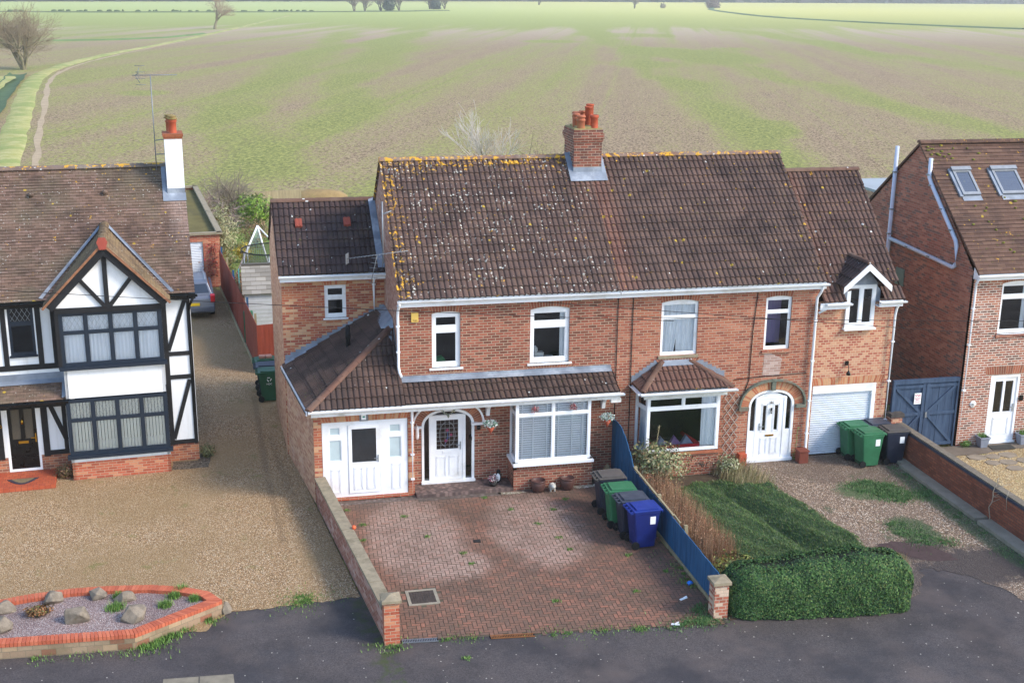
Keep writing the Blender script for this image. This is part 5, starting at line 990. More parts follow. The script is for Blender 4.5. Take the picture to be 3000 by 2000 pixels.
for i in range(-60, 80):
    for j in range(-95, 12):
        d = (i-j) % 4
        if d == 0: bx = (i, j, 2, 1)
        elif d == 3: bx = (i, j, 1, 2)
        else: continue
        g_ = .0075; x0, y0, x1, y1 = bx[0]*.1+g_, bx[1]*.1+g_, (bx[0]+bx[2])*.1-g_, (bx[1]+bx[3])*.1-g_
        cx, cy = (x0+x1)/2, (y0+y1)/2; X, Y = cx*ca-cy*sa, cx*sa+cy*ca
        if not inpoly(X, Y, PP): continue
        if -.78 < X < -.02 and -6.7 < Y < -5.93: continue
        if inpoly(X, Y, [(.3, -.78), (2.95, -.78), (2.95, 0), (.3, 0)]): continue
        z = rnd.uniform(0, .006); tx, ty = rnd.uniform(-.012, .012), rnd.uniform(-.012, .012); u = (rnd.random()*100, rnd.random()*100)
        P = [(x*ca-y*sa, x*sa+y*ca, z+(x-cx)*tx+(y-cy)*ty) for x, y in ((x0, y0), (x1, y0), (x1, y1), (x0, y1))]
        m.poly(P, 0, False, u)
struct('block_paving', m, pavmat())
m = MB()
for k in range(42):
    x = -1.95+k*.108
    if x < 2.9: m.box(x, x+.1, -1.0 if x > .25 else -.86, -.8 if x > .25 else -.62, -.01, .012)
struct('paving_edge', m, rocks('edge_setts_grey', ['#7a6d68', '#887a74', '#6d605c'], 8, '#5a5048', bumpy=.3))
sheet('white_chippings', [(2.5, -.83), (3.2, -.86), (3.3, -.98), (2.8, -1.0), (2.5, -.92)], .012, white_chip, .03, .08); sheet('white_chippings', [(4.6, -.78), (5.6, -.72), (5.65, -.86), (4.7, -.98)], .012, white_chip, .03, .08)
# B side ground
def gb():
    m = gravel_b; return m
sheet('gravel_yard', [(5.97, -8.4), (10.1, -8.7), (10.8, -8.3), (11.5, -7.2), (12.4, -7.9), (13.0, -9.4), (14.1, -10.6), (14.25, -12.0), (15, -12), (15, .1), (14.4, .15), (11.9, .15), (11.9, -.0), (5.97, 0)], -.004, gravel_b, .1, .15, skip=(9, 10, 11, 12, 13))
sheet('soil_bed', [(6.0, -8.7), (10, -8.9), (10.3, -6), (9.9, -2.0), (9.2, -.1), (6.0, -.05)], .0, plain('garden_soil', '#4d3f30', .95, .4, 5, dirt='#5b5a38', bump=.8), .08, .3)
f = sheet('bare_soil_patch', [(11.0, -5.9), (11.5, -5.7), (12.4, -6.3), (12.6, -7.0), (11.8, -6.9)], .0, plain('damp_soil', '#4b3a38', .9, .4, 5, bump=.5), .06, .15)
sheet('gravel_forecourt', [(14.9, .0), (23, 0), (23, -12), (14.9, -12)], -.003, gravel_c)
m = MB(); rnd = random.Random(8)
def slabpoly(mb, cx, cy, r, z, n=6, sq=.75):
    a0 = rnd.uniform(0, 6); pts = [(cx+r*rnd.uniform(.8, 1.1)*cos(a0+2*pi*k/n), cy+sq*r*rnd.uniform(.8, 1.1)*sin(a0+2*pi*k/n), z) for k in range(n)]
    mb.prism(pts, (0, 0, -.03))
sheet('doorstep_slab', [(16.0, .0), (22, 0), (22, -.62), (18.9, -.5), (17.2, -.75), (16.2, -.75)], .01, plain('stained_concrete', '#75695c', .9, .5, 1.5, dirt='#4f4a40', bump=.4), .04, .2)
for k, (x, y, r) in enumerate([(16.9, -.95, .34), (17.4, -1.0, .3), (17.95, -.95, .33), (17.1, -1.45, .26), (17.6, -1.5, .33), (18.2, -1.45, .34), (17.5, -1.95, .3), (18.1, -2.05, .33), (18.7, -1.1, .3), (18.8, -1.9, .36), (17.9, -2.6, .3), (18.6, -2.7, .34)]): slabpoly(m, x, y, r, .015)
struct('crazy_paving', m, plain('crazy_paving_stone', '#948775', .9, .5, 3, dirt='#5d5848', bump=.4))
m = MB(); rnd = random.Random(4)
for (y0, y1, x0, x1, z) in ((-.55, -1.2, 14.32, 14.6, .1), (-1.22, -5.05, 14.22, 14.6, .09), (-5.2, -9.0, 14.2, 14.6, .1), (-9.02, -12, 14.2, 14.6, .1)): m.box(x0, x1, y1, y0, -.05, z)
struct('kerb', m, concrete)
# concrete slabs set in the tarmac
m = MB(); q = [(-5.9, -8.66), (-5.22, -8.70), (-5.22, -9.6), (-5.9, -9.55)]; m.poly([(x, y, -.006) for x, y in q][::-1]); q = [(-5.2, -8.70), (-4.55, -8.74), (-4.5, -9.6), (-5.2, -9.6)]; m.poly([(x, y, -.006) for x, y in q][::-1]); m.box(-5.05, -4.96, -9.0, -8.9, -.006, .002)
part('chamber_cover', m, plain('worn_concrete', '#8a8170', .9, .5, 4, bump=.5), None, 'pair of pale concrete slabs set in the tarmac at the bottom edge', cat='slab')

# ================================================================== WALLS, FENCES, GATE
def wall_line(par, p, q, th, h, mt, name='brickwork', z0=-.05):
    p, q = V3(p), V3(q); d = (q-p).normalized(); n = V3((-d.y, d.x, 0)); m = MB(); c = (p+q)/2; m.obox(c+UP*(h+z0)/2, (q-p)/2, n*th/2, UP*(h-z0)/2); return part(name, m, mt, par)
W1 = thing('garden_wall', 'low red brick wall with mossy coping left of the block-paved drive, ending in a pillar', 'wall', (-1.8, -4.3, 0), world=True)
wall_line(W1, (-1.36, -8.0, 0), (-2.24, -.62, 0), .21, .69, brick_wall)
m = MB(); rnd = random.Random(2); p, q = V3((-1.36, -7.95, .72)), V3((-2.24, -.62, .72)); d = (q-p); n = V3((-d.y, d.x, 0)).normalized(); k = 13
for i in range(k): a = p+d*(i/k); b = p+d*((i+1)/k-.0015); off = n*rnd.uniform(-.004, .004); m.obox((a+b)/2+off+UP*rnd.uniform(-.003, .003), (b-a)/2, n*.14, UP*.032)
part('coping', m, coping_mat, W1)
m = MB(); m.box(-1.475, -1.155, -8.24, -7.93, -.05, .95); pl = part('pillar', m, brick_new, W1); m = MB(); c0 = V3((-1.315, -8.085, 0))
def cap(mb, c, r, z0, z1, z2, m_=0):
    i = [(c.x+sx*r, c.y+sy*r) for sx, sy in ((-1, -1), (1, -1), (1, 1), (-1, 1))]; mb.prism([(x, y, z0) for x, y in i], (0, 0, z1-z0))
    for k in range(4): a, b = i[k], i[(k+1) % 4]; mb.poly([(*a, z1), (*b, z1), (c.x, c.y, z2)])
cap(m, c0, .205, .95, 1.01, 1.09); part('pillar_cap', m, coping_mat, pl)
W2 = thing('brick_pillar', 'short buff and red chequered brick pillar with stone cap between blue fence and hedge', 'pillar', (5.8, -8.42, 0), world=True)
m = MB(); m.box(5.65, 5.97, -8.58, -8.26, -.05, .8); part('brickwork', m, brickmat('brick_chequer', ['#a85a44', '#d8c0a8', '#b56650', '#cdb49a', '#9c5440'], '#c9b8a4', w=.16, stain_amt=.15), W2); m = MB(); cap(m, V3((5.81, -8.42, 0)), .205, .8, .87, .92); part('pillar_cap', m, coping_mat, W2)
W3 = thing('garden_wall', 'dark red brick wall with blue-black edged coping between gravel yard and right-hand house', 'wall', (14.7, -5, 0), world=True)
wall_line(W3, (14.73, .1, 0), (14.73, -13, 0), .22, .84, brick_rwall)
m = MB(); m.box(14.62, 14.84, -13, -.1, .84, .9); part('engineering_brick_course', m, plain('blue_brick', '#2f3648', .6, .3, 9), W3); m = MB()
for i in range(22): y = -.1-i*.6; m.box(14.66, 14.88, y-.595, y, .9, .935)
part('coping', m, plain('coping_dull', '#7d7364', .9, .5, 8, dirt='#5a5344', bump=.5), W3); m = MB(); m.box(14.5, 14.85, -.12, .2, 0, 1.1); pl = part('pillar', m, brick_gar, W3); m = MB(); m.box(14.46, 14.89, -.16, .24, 1.1, 1.22); part('pillar_cap', m, plain('dark_tile_cap', '#4c4642', .8, .4, 8, dirt='#7d7364'), pl)
m = MB(); rnd = random.Random(9)
pth = [V3((14.5, -5.25, .05))]
for k in range(9): pth.append(pth[-1]+V3((rnd.uniform(-.03, .05), rnd.uniform(-.05, .04), .14)))
m.tube(pth, .012, 5)
for k in range(9): a = pth[4+k % 5]; m.tube([a, a+V3((rnd.uniform(-.15, .3), rnd.uniform(-.3, .1), rnd.uniform(.05, .25)))], .006, 4)
m.tube([(14.58, -5.8, .6), (14.57, -5.75, .9), (14.66, -5.7, 1.1)], .008, 4); part('bare_creeper', m, plain('pale_stem', '#a89c8a', .8, .3, 9), None, 'bare pale climbing stem growing up the dark brick wall', cat='plant')
def boards(mb, p, q, h0, h1, bw=.12, th=.022, z0=.03, m_=0, top=None):
    p, q = V3(p), V3(q); L = (q-p).length; d = (q-p)/L; n = V3((-d.y, d.x, 0)); k = int(L/bw); rnd = random.Random(int(L*77))
    for i in range(k):
        a = p+d*(L*i/k); b = p+d*(L*(i+1)/k-.004); t0, t1 = (i/k), (i+1)/k; ha = top(t0) if top else h0+(h1-h0)*t0; hb = top(t1) if top else h0+(h1-h0)*t1
        o = n*rnd.uniform(-.006, .006); mb.prism([a+o-n*th/2+UP*z0, b+o-n*th/2+UP*z0, b+o-n*th/2+UP*hb, a+o-n*th/2+UP*ha], n*th)
def woodmat(name, c, c2, sc=1.):
    g = G(name); p = g.pos(); s = g.map(p, (8*sc, 8*sc, .8*sc)); a = g.mix(g.sst(g.noise(s, 1.2, 5, .6), .3, .7), c, c2); a = g.mix(g.math('MULTIPLY', g.sst(g.noise(p, 1.1, 5, .65), .5, .7), .4), a, g.vmul(lin(c2)[:3], .6))
    return g.done(a, .75, g.bump(g.noise(s, 4, 4), .4, .01), spec=.25)
blue_wood = woodmat('blue_stained_wood', '#20486c', '#2f5f86'); red_wood = woodmat('red_brown_stain', '#7c3526', '#914433'); gate_wood = woodmat('slate_blue_gate', '#33435a', '#44566e'); bare_wood = woodmat('weathered_wood', '#8d8064', '#a59878')
F1 = thing('timber_fence', 'bright blue board fence with scooped tall end, between block paving and overgrown garden', 'fence', (5.95, -4, 0), world=True)
m = MB(); boards(m, (5.94, -.02, 0), (5.94, -2.0, 0), 1, 1, top=lambda t: .95+.72*(1-max(0, (t-.35)/.65)**1.6)); part('tall_panel', m, blue_wood, F1)
m = MB(); boards(m, (5.92, -2.0, 0), (5.90, -8.24, 0), .9, .86, z0=.08); part('low_panel', m, blue_wood, F1)
m = MB(); m.beam((5.96, -2.0, .93), (5.94, -5.1, .91), .05, .03); m.beam((5.99, -5.0, .88), (5.97, -5.5, .88), .03, .04); part('capping_rail', m, bare_wood, F1)
m = MB(); m.beam((5.90, -2.0, .03), (5.88, -8.24, .03), .04, .09); part('gravel_board', m, bare_wood, F1)
for y in (-1.98, -3.9, -5.8, -8.1):
    m = MB(); m.box(5.96, 6.04, y-.04, y+.04, 0, .95 if y > -8 else .7); part('post', m, bare_wood, F1)
F2 = thing('timber_fence', 'tall red-brown close-board fence along the gravel side drive', 'fence', (-4.1, 16, 0), world=True)
m = MB(); boards(m, (-3.53, 11.35, 0), (-4.85, 24.6, 0), 1.75, 1.8, bw=.13); part('long_panel', m, red_wood, F2); m = MB(); boards(m, (-3.53, 11.3, 0), (-2.6, 11.5, 0), 1.75, 1.75, bw=.13); part('return_panel', m, red_wood, F2)
m = MB(); m.beam((-3.58, 11.35, .06), (-4.9, 24.6, .06), .05, .12); part('gravel_board', m, bare_wood, F2)
for k in range(6):
    y = 12.2+k*2.4; m = MB(); x = -3.53-(y-11.35)*.0996+.07; m.box(x-.04, x+.04, y-.04, y+.04, 0, 1.95); part('post', m, blue_wood if k % 2 else bare_wood, F2)
GT = thing('double_gate', 'slate blue double boarded gate with diagonal braces and parking sign, between the brick houses', 'gate', (15.6, .08, 0), world=True)
gx0, gx1, gy_, gh = 14.56, 16.72, .08, 2.16; gm_ = (gx0+gx1)/2
m = MB(); m.box(gx0, gx1, gy_-.05, gy_+.06, gh-.1, gh+.02); m.box(gx0, gx0+.08, gy_-.04, gy_+.06, 0, gh-.1); m.box(gx1-.05, gx1, gy_-.04, gy_+.06, 0, gh-.1); part('gate_frame', m, gate_wood, GT)
for (a, b, s) in ((gx0+.09, gm_-.01, 1), (gm_+.01, gx1-.06, -1)):
    m = MB(); boards(m, (a, gy_+.02, 0), (b, gy_+.02, 0), gh-.12, gh-.12, bw=.105, th=.02, z0=.06); lf = part('gate_leaf', m, gate_wood, GT)
    m = MB()
    for z in (.12, 1.1, gh-.2): m.obox(((a+b)/2, gy_-.012, z), ((b-a)/2, 0, 0), (0, .018, 0), (0, 0, .045))
    m.obox((b-.05 if s > 0 else a+.05, gy_-.014, gh/2), (.05, 0, 0), (0, .02, 0), (0, 0, gh/2-.12))
    hx, mx_ = (a, b) if s > 0 else (b, a)
    for z0, z1 in ((gh-.25, 1.15), (.17, 1.05)):
        p, q = V3((hx+s*.05, gy_-.01, z0)), V3((mx_-s*.12, gy_-.01, z1)); dd_ = (q-p); pr = V3((-dd_.z, 0, dd_.x)).normalized(); m.obox((p+q)/2, dd_/2, pr*.045, (0, .016, 0))
    part('gate_brace', m, gate_wood, lf)
m = MB(); m.box(gm_+.03, gm_+.09, gy_-.06, gy_-.03, .98, 1.15); part('latch', m, galv, GT)
m = MB(); m.box(15.27, 15.49, gy_-.045, gy_-.036, 1.42, 1.76); sg = part('parking_sign', m, slat_white, GT); sr = plain('sign_red', '#c8283a', .5, .1)
for tx, z, s_ in (('VW', 1.68, .115), ('PARKING', 1.595, .045), ('ONLY', 1.54, .05)): text(tx, (15.38, gy_-.047, z), s_, sr, par=GT)
m = MB(); m.box(15.3, 15.46, gy_-.047, gy_-.045, 1.475, 1.485); part('sign_rule', m, sr, sg)

# ================================================================== WHEELIE BINS
bin_mats = {}
def bin_mat(n, c, c2=None):
    if n not in bin_mats: bin_mats[n] = plain(n, c, .45, .3, 4, dirt=c2, spec=.4)
    return bin_mats[n]
def make_bin(label, group, body, lid, loc, rz, dust=None, sticker=True):
    t = thing('wheelie_bin', label, 'wheelie bin', loc, rz, group)
    b = MB(); w0, w1, d0, d1, h = .235, .285, .25, .335, .98; ch = .03
    def ring(w, d, z, yo): return [(-w+ch, -d+yo, z), (w-ch, -d+yo, z), (w, -d+ch+yo, z), (w, d-ch+yo, z), (w-ch, d+yo, z), (-w+ch, d+yo, z), (-w, d-ch+yo, z), (-w, -d+ch+yo, z)]
    R = [ring(w0, d0, .04, .0), ring(w0+.012, d0+.02, .3, .0), ring(w1, d1, h-.06, .0), ring(w1+.015, d1+.015, h-.055, .0), ring(w1+.015, d1+.015, h, .0)]
    b.grid([r+[r[0]] for r in R][::-1]); b.poly(R[0][::-1]); b.poly(R[-1])
    for x in (-.1, .1): b.box(x-.015, x+.015, -.33, -.27, .15, .8)
    part('body', b, body, t, bev=.006)
    l = MB(); l.box(-.31, .31, -.385, .35, h+.003, h+.035); l.prism([(-.27, -.3, h+.035), (.27, -.3, h+.035), (.24, .26, h+.035), (-.24, .26, h+.035)], (0, .01, .035)); l.box(-.31, .31, -.395, -.37, h-.035, h+.03); ld = part('lid', l, lid, t, bev=.008)
    hb = MB(); hb.tube([(-.27, .42, h-.02), (.27, .42, h-.02)], .016, 8); [hb.box(x-.02, x+.02, .3, .43, h-.04, h+.02) for x in (-.25, -.08, .08, .25)]; part('handle', hb, lid, t)
    for x in (-.26, .26):
        wh = MB(); wh.tube([(x-.025, .27, .1), (x+.025, .27, .1)], .1, 16); part('wheel', wh, rubber, t)
    ax = MB(); ax.tube([(-.26, .27, .1), (.26, .27, .1)], .012, 6); part('axle', ax, dark_metal, t)
    if sticker: s = MB(); s.box(-w1-.004+.012, -w1+.012, -.02, .12, .62, .84); 
    if sticker:
        s = MB(); s.obox((-.278 if sticker != 2 else .278, -.15, .74), (.003, 0, 0), (0, .07, 0), (0, 0, .1)); part('sticker', s, slat_white, t)
    return t
gbin = bin_mat('bin_green', '#24573c', '#356a4a'); gbin2 = bin_mat('bin_green_bright', '#33704c', '#46825e'); kbin = bin_mat('bin_charcoal', '#23293a', '#343b4a'); bbin = bin_mat('bin_blue', '#14246b', '#1b3080'); dusty = bin_mat('bin_lid_dusty', '#5a5551', '#7d756c'); dusty2 = bin_mat('bin_lid_charcoal_grey', '#3b4250', '#5d5f66')
g1 = 'wheelie bins beside the blue fence'; R9 = pi/2
make_bin('dark blue wheelie bin, nearest of the row by the blue fence', g1, bbin, bin_mat('bin_blue_lid', '#1b3488', '#28459c'), (5.32, -4.66, 0), R9+.06)
make_bin('charcoal wheelie bin squeezed between the green bin and the blue bin', g1, kbin, dusty2, (5.22, -4.02, 0), R9+.02)
make_bin('green wheelie bin standing by the blue fence among darker bins', g1, gbin2, gbin2, (5.12, -3.36, 0), R9-.04, sticker=1)
make_bin('dusty-lidded charcoal wheelie bin at the house end of the fence row', g1, kbin, dusty, (5.1, -2.5, 0), R9)
g2 = 'wheelie bins in front of the white roller garage door'
make_bin('green wheelie bin, front one of the pair by the garage door', g2, gbin2, gbin2, (13.42, -.80, 0), R9+.03)
make_bin('green wheelie bin half hidden behind another green bin at the garage door', g2, gbin2, gbin2, (13.28, -.18, 0), R9)
make_bin('charcoal wheelie bin with dusty lid, front one against the dark brick wall', g2, kbin, dusty, (14.24, -.72, 0), R9-.03)
make_bin('charcoal wheelie bin behind its twin, next to the garage downpipe', g2, kbin, dusty2, (14.0, -.14, 0), R9)
g3 = 'wheelie bins at the end of the red-brown fence'
bn = make_bin('green wheelie bin with recycling symbol, front of three by the red-brown fence', g3, gbin, gbin, (-3.25, 8.35, 0), R9, sticker=0)
mk = slat_white
t_ = text('HDC', (0, 0, 0), .085, mk, name='bin_lettering'); t_.parent = bn; t_.location = (-.292, .0, .62); t_.rotation_euler = (pi/2, 0, -pi/2)
for k in range(3):
    a = k*2*pi/3+pi/2; c = V3((-.292, -.055*cos(a)*1., .78+.055*sin(a))); m = MB(); tt = V3((0, sin(a), cos(a)))
    m.obox(c, V3((.002, 0, 0)), tt*.034, tt.cross(V3((1, 0, 0)))*.011); tip = c+tt*.034; nn = tt.cross(V3((1, 0, 0))); m.poly([tip+nn*.024+V3((-.002, 0, 0)), tip-nn*.024+V3((-.002, 0, 0)), tip+tt*.03+V3((-.002, 0, 0))]); part('recycling_arrow', m, mk, bn)
make_bin('charcoal wheelie bin, middle of three by the red-brown fence', g3, kbin, dusty2, (-3.3, 9.0, 0), R9, sticker=0)
make_bin('green wheelie bin with pinkish bricks on its lid, rearmost by the red-brown fence', g3, gbin, gbin, (-3.32, 9.65, 0), R9, sticker=0)
for k, x in enumerate((-3.42, -3.2)):
    m = MB(); m.box(-.1, .1, -.13, .13, 0, .075); o = part('brick', m, brick_chim if 0 else plain('pink_brick', '#a87b6c', .85, .3, 12, bump=.3), None, ('left' if k == 0 else 'right')+' one of two pinkish bricks weighing down the rear green bin lid', cat='brick', group='bricks on the bin lid', bev=.006); o.location = (x, 9.68, 1.055); o.rotation_euler = (0, 0, .1*k)

# ================================================================== RAISED PLANTER
PT = [(-14, -7.15), (-9.1, -7.22), (-6.5, -7.36), (-4.76, -6.22), (-5.05, -5.75), (-5.6, -5.42), (-6.3, -5.18), (-7.2, -5.05), (-8.0, -5.02), (-8.9, -5.12), (-9.6, -5.3), (-14, -6.2)]
PL = thing('raised_planter', 'low curved planter edged in bright orange brick, filled with mauve gravel', 'planter', (-7.5, -6, 0), world=True)
def offset(P, d):
    n = len(P); o = []
    for i in range(n):
        a, b, c = V3((*P[i-1], 0)), V3((*P[i], 0)), V3((*P[(i+1) % n], 0)); n1 = (b-a).normalized(); n2 = (c-b).normalized(); nn = (V3((-n1.y, n1.x, 0))+V3((-n2.y, n2.x, 0))).normalized(); k = d/max(.5, nn.dot(V3((-n1.y, n1.x, 0)))); o.append((b.x+nn.x*k, b.y+nn.y*k))
    return o
IN = offset(PT, .23); m = MB(); n = len(PT)
for i in range(n):
    j = (i+1) % n; m.poly([(*PT[i], -.05), (*PT[j], -.05), (*PT[j], .25), (*PT[i], .25)])
part('base_course', m, brickmat('planter_base_stone', ['#a8947a', '#9a866e', '#b59c7c', '#8f5f4a'], '#8d8068', w=.3, h=.14, stain='#5c5a40', stain_amt=.5), PL)
m = MB(); L = 0
brk = random.Random(6)
for i in range(n):
    j = (i+1) % n; a, b, c, d = V3((*PT[i], 0)), V3((*PT[j], 0)), V3((*IN[j], 0)), V3((*IN[i], 0)); k = max(1, round((b-a).length/.078))
    for q in range(k):
        t0, t1 = q/k+.05/k, (q+1)/k-.05/k; z1 = .335+brk.uniform(-.003, .003); P4 = [a.lerp(b, t0), a.lerp(b, t1), d.lerp(c, t1), d.lerp(c, t0)]; u = (brk.random()*50, brk.random()*50)
        out_ = (V3(((b-a).y, -(b-a).x, 0)).normalized())*.012; P4[0] = P4[0]+out_; P4[1] = P4[1]+out_
        f0 = len(m.f); m.prism([p+UP*.25 for p in P4], (0, 0, z1-.25))
        for ff in range(f0, len(m.f)): m.uv[ff] = u
g = G('orange_brick_edging'); r = g.white(g.uv()); a = g.ramp(r, [(0, '#c56c4e'), (.3, '#b96145'), (.6, '#cd7656'), (.8, '#ae5b42')], 'CONSTANT'); a = g.mix(g.math('MULTIPLY', g.noise(g.pos(), 8, 4), .3), a, '#8f4634'); part('brick_edging', m, g.done(a, .8, g.bump(g.noise(g.pos(), 60, 3), .3, .005)), PL)
m = MB(); m.poly([(x, y, .262) for x, y in [(q[0], q[1]) for q in offset(PT, .2)]]); part('edging_mortar', m, concrete, PL) if 0 else None
m = MB(); m.poly([(x, y, .255) for x, y in offset(PT, .1)]); part('gravel_fill', m, slate_chip, PL, kind='stuff')
rockm = plain('boulder_grey', '#988b7a', .9, .6, 9, dirt='#57503f', bump=1., fine=.5)
def boulder(x, y, z, r, label, seed):
    rnd = random.Random(seed); bm = bmesh.new()
    for k in range(22):
        d = V3((rnd.gauss(0, 1), rnd.gauss(0, 1), rnd.gauss(0, 1))).normalized(); bm.verts.new((d.x*r[0]*rnd.uniform(.85, 1.1), d.y*r[1]*rnd.uniform(.85, 1.1), max(-.3*r[2], d.z*r[2]*rnd.uniform(.85, 1.15))))
    bmesh.ops.convex_hull(bm, input=bm.verts); [bm.verts.remove(v) for v in list(bm.verts) if not v.link_faces]
    bmesh.ops.bevel(bm, geom=list(bm.edges), offset=min(r)*.05, segments=1, affect='EDGES', profile=.5); me = bpy.data.meshes.new('boulder'); bm.to_mesh(me); bm.free(); me.materials.append(rockm)
    o = bpy.data.objects.new('boulder', me); col.objects.link(o); o.location = (x, y, z+r[2]*.28); props(o, label, 'boulder', 'boulders in and beside the planter'); return o
for k, (x, y, r, lb) in enumerate([(-8.32, -5.42, (.26, .2, .2), 'grey boulder with a pointed left end at the back of the gravel bed'), (-7.42, -5.42, (.23, .18, .2), 'rounded pale boulder near the curved back edge of the bed'), (-6.83, -5.66, (.25, .17, .2), 'small wedge boulder beside a grass tuft in the bed'),
        (-7.75, -6.42, (.32, .26, .3), 'largest boulder, grey and upright, in the middle front of the bed'), (-6.55, -6.55, (.32, .24, .27), 'wide grey boulder with dark underside close to the angled edge'), (-9.3, -5.65, (.27, .2, .2), 'boulder cut by the left picture edge, the one further back'), (-9.22, -6.5, (.26, .24, .26), 'boulder cut by the left picture edge, the one nearer the path')]): boulder(x, y, .25, r, lb, 10+k)
boulder(-4.66, -6.2, 0, (.11, .12, .22), 'small upright stone leaning outside the planter corner', 33)
# ================================================================== PLANTS
def leafmat(name, pal, rough=.55, spec=.35, trans=.0):
    g = G(name); r = g.white(g.uv()); n = len(pal); a = g.ramp(r, [(i/n, c) for i, c in enumerate(pal)], 'CONSTANT'); return g.done(a, rough, spec=spec)
def leaves(mb, pts, size, rnd, flat=.0, nrm=None, asp=.5):
    for i, p in enumerate(pts):
        p = V3(p); n = V3((rnd.gauss(0, 1), rnd.gauss(0, 1), rnd.gauss(0, 1)+flat*2))
        if nrm: n = n*.55+V3(nrm[i])*1.3
        n.normalize(); a = n.orthogonal().normalized(); b = n.cross(a); t = rnd.uniform(0, 6.28); a, b = a*cos(t)+b*sin(t), b*cos(t)-a*sin(t); s = size*rnd.uniform(.6, 1.25)
        mb.poly([p-a*s, p-b*s*asp, p+a*s, p+b*s*asp], 0, False, (rnd.random()*99, rnd.random()*99))
def shell(c, r, n, rnd, thick=.35, lump=.25, seed=0):
    q = random.Random(seed); ph = [(q.uniform(2, 5), q.uniform(0, 6)) for _ in range(6)]; P, N = [], []
    for _ in range(n):
        d = V3((rnd.gauss(0, 1), rnd.gauss(0, 1), rnd.gauss(0, 1))).normalized(); l = 1+lump*(sin(ph[0][0]*d.x*2+ph[0][1])*sin(ph[1][0]*d.y*2+ph[1][1])+.6*sin(ph[2][0]*d.z*3+ph[2][1])*sin(ph[3][0]*d.x*3)); k = l*(1-thick*rnd.random()**1.5)
        z = d.z*r[2]*k; P.append((c[0]+d.x*r[0]*k, c[1]+d.y*r[1]*k, max(.02, c[2]+z))); N.append(d)
    return P, N
def blades(mb, pts, h, rnd, w=.012, lean=.5, dirv=None):
    for p in pts:
        p = V3(p); a = rnd.uniform(0, 6.28); hh = h*rnd.uniform(.5, 1.2); l = V3((cos(a), sin(a), 0))*lean*hh*rnd.random()
        if dirv: l += V3(dirv)*hh
        s = V3((-sin(a), cos(a), 0))*w; u = (rnd.random()*99, rnd.random()*99); mb.poly([p-s, p+s, p+l+UP*hh], 0, False, u)
def bush(name, label, cat, c, r, n, size, mt, seed=1, group=None, stems=True, thick=.5, lump=.25, asp=.5):
    rnd = random.Random(seed); t = thing(name, label, cat, (c[0], c[1], 0), 0, group); m = MB(); P, N = shell((0, 0, c[2]), r, n, rnd, thick, lump, seed); leaves(m, P, size, rnd, 0, N, asp); part('foliage', m, mt, t)
    if stems:
        s = MB()
        for k in range(9): a = rnd.uniform(0, 6.28); e = V3((cos(a)*r[0]*.6, sin(a)*r[1]*.6, c[2]+r[2]*.3)); s.tube([(0, 0, 0), e*.5+V3((0, 0, .1)), e], [.03, .02, .01], 5)
        part('stem', s, bark, t)
    return t
bark = plain('bark_grey_brown', '#6b5f50', .9, .4, 8, dirt='#7d7a52', bump=.5); twig = plain('twig_pale', '#8f8272', .9, .3, 5); twig_pink = plain('twig_pinkish', '#a3908a', .9, .3, 5); bark_lich = plain('bark_lichen', '#7d7358', .9, .4, 3, dirt='#8f8f55', bump=.4)
def tree(label, loc, h, spread, seed, stems=1, lv=5, mt=bark, tm=twig, r0=None, name='bare_tree', group=None, fork=.2, up=.25, kids=(4, 4, 4, 4, 3), twr=.012, leafm=None, nl=0):
    rnd = random.Random(seed); t = thing(name, label, 'tree', loc, 0, group); A_, B_ = MB(), MB(); tips = []
    def br(p, d, L, r, l):
        n = 3 if l < 2 else 2; pts = [p]; dd = d.copy()
        for i in range(n): dd = (dd+V3((rnd.gauss(0, .14), rnd.gauss(0, .14), rnd.gauss(0, .08)+up*.25))).normalized(); pts.append(pts[-1]+dd*L/n)
        mb = A_ if l < 2 else B_; mb.tube(pts, [r*(1-.45*i/n) for i in range(n+1)], 7 if l == 0 else (5 if l == 1 else 3), cap=False)
        if l >= lv: tips.append(pts[-1]); return
        k = kids[min(l, len(kids)-1)]
        for j in range(k):
            f = 1 if j == 0 else rnd.uniform(fork if l else .45, 1); q = pts[0].lerp(pts[-1], f) if n < 3 else (pts[min(n, int(f*n))].lerp(pts[min(n, int(f*n)+1)], f*n-int(f*n)))
            ax = V3((rnd.gauss(0, 1), rnd.gauss(0, 1), 0)); side = (ax-dd*ax.dot(dd)).normalized(); ang = rnd.uniform(.3, .85)*(spread/h*1.15) if j else rnd.uniform(.05, .3); nd = (dd*cos(ang)+side*sin(ang)+UP*up*.4).normalized(); br(q, nd, L*rnd.uniform(.6, .82), max(twr*.4, r*(.62 if j == 0 else .45)), l+1)
    r0 = r0 or h*.028
    tot = sum(.72**i for i in range(lv+1)); 
    for s in range(stems):
        a = s*2*pi/stems+rnd.random(); ln = V3((cos(a)*.25*(stems > 1), sin(a)*.25*(stems > 1), 1)).normalized(); br(V3((cos(a)*.25*(stems > 1), sin(a)*.25*(stems > 1), -.1)), ln, h/tot*1.05, r0*(.7 if stems > 1 else 1), 0)
    part('trunk', A_, mt, t); part('crown', B_, tm, t)
    if nl:
        m = MB(); P = [rnd.choice(tips)+V3((rnd.gauss(0, .15), rnd.gauss(0, .15), rnd.gauss(0, .15))) for _ in range(nl)]; leaves(m, P, .09, rnd); part('leaves', m, leafm, t)
    return t
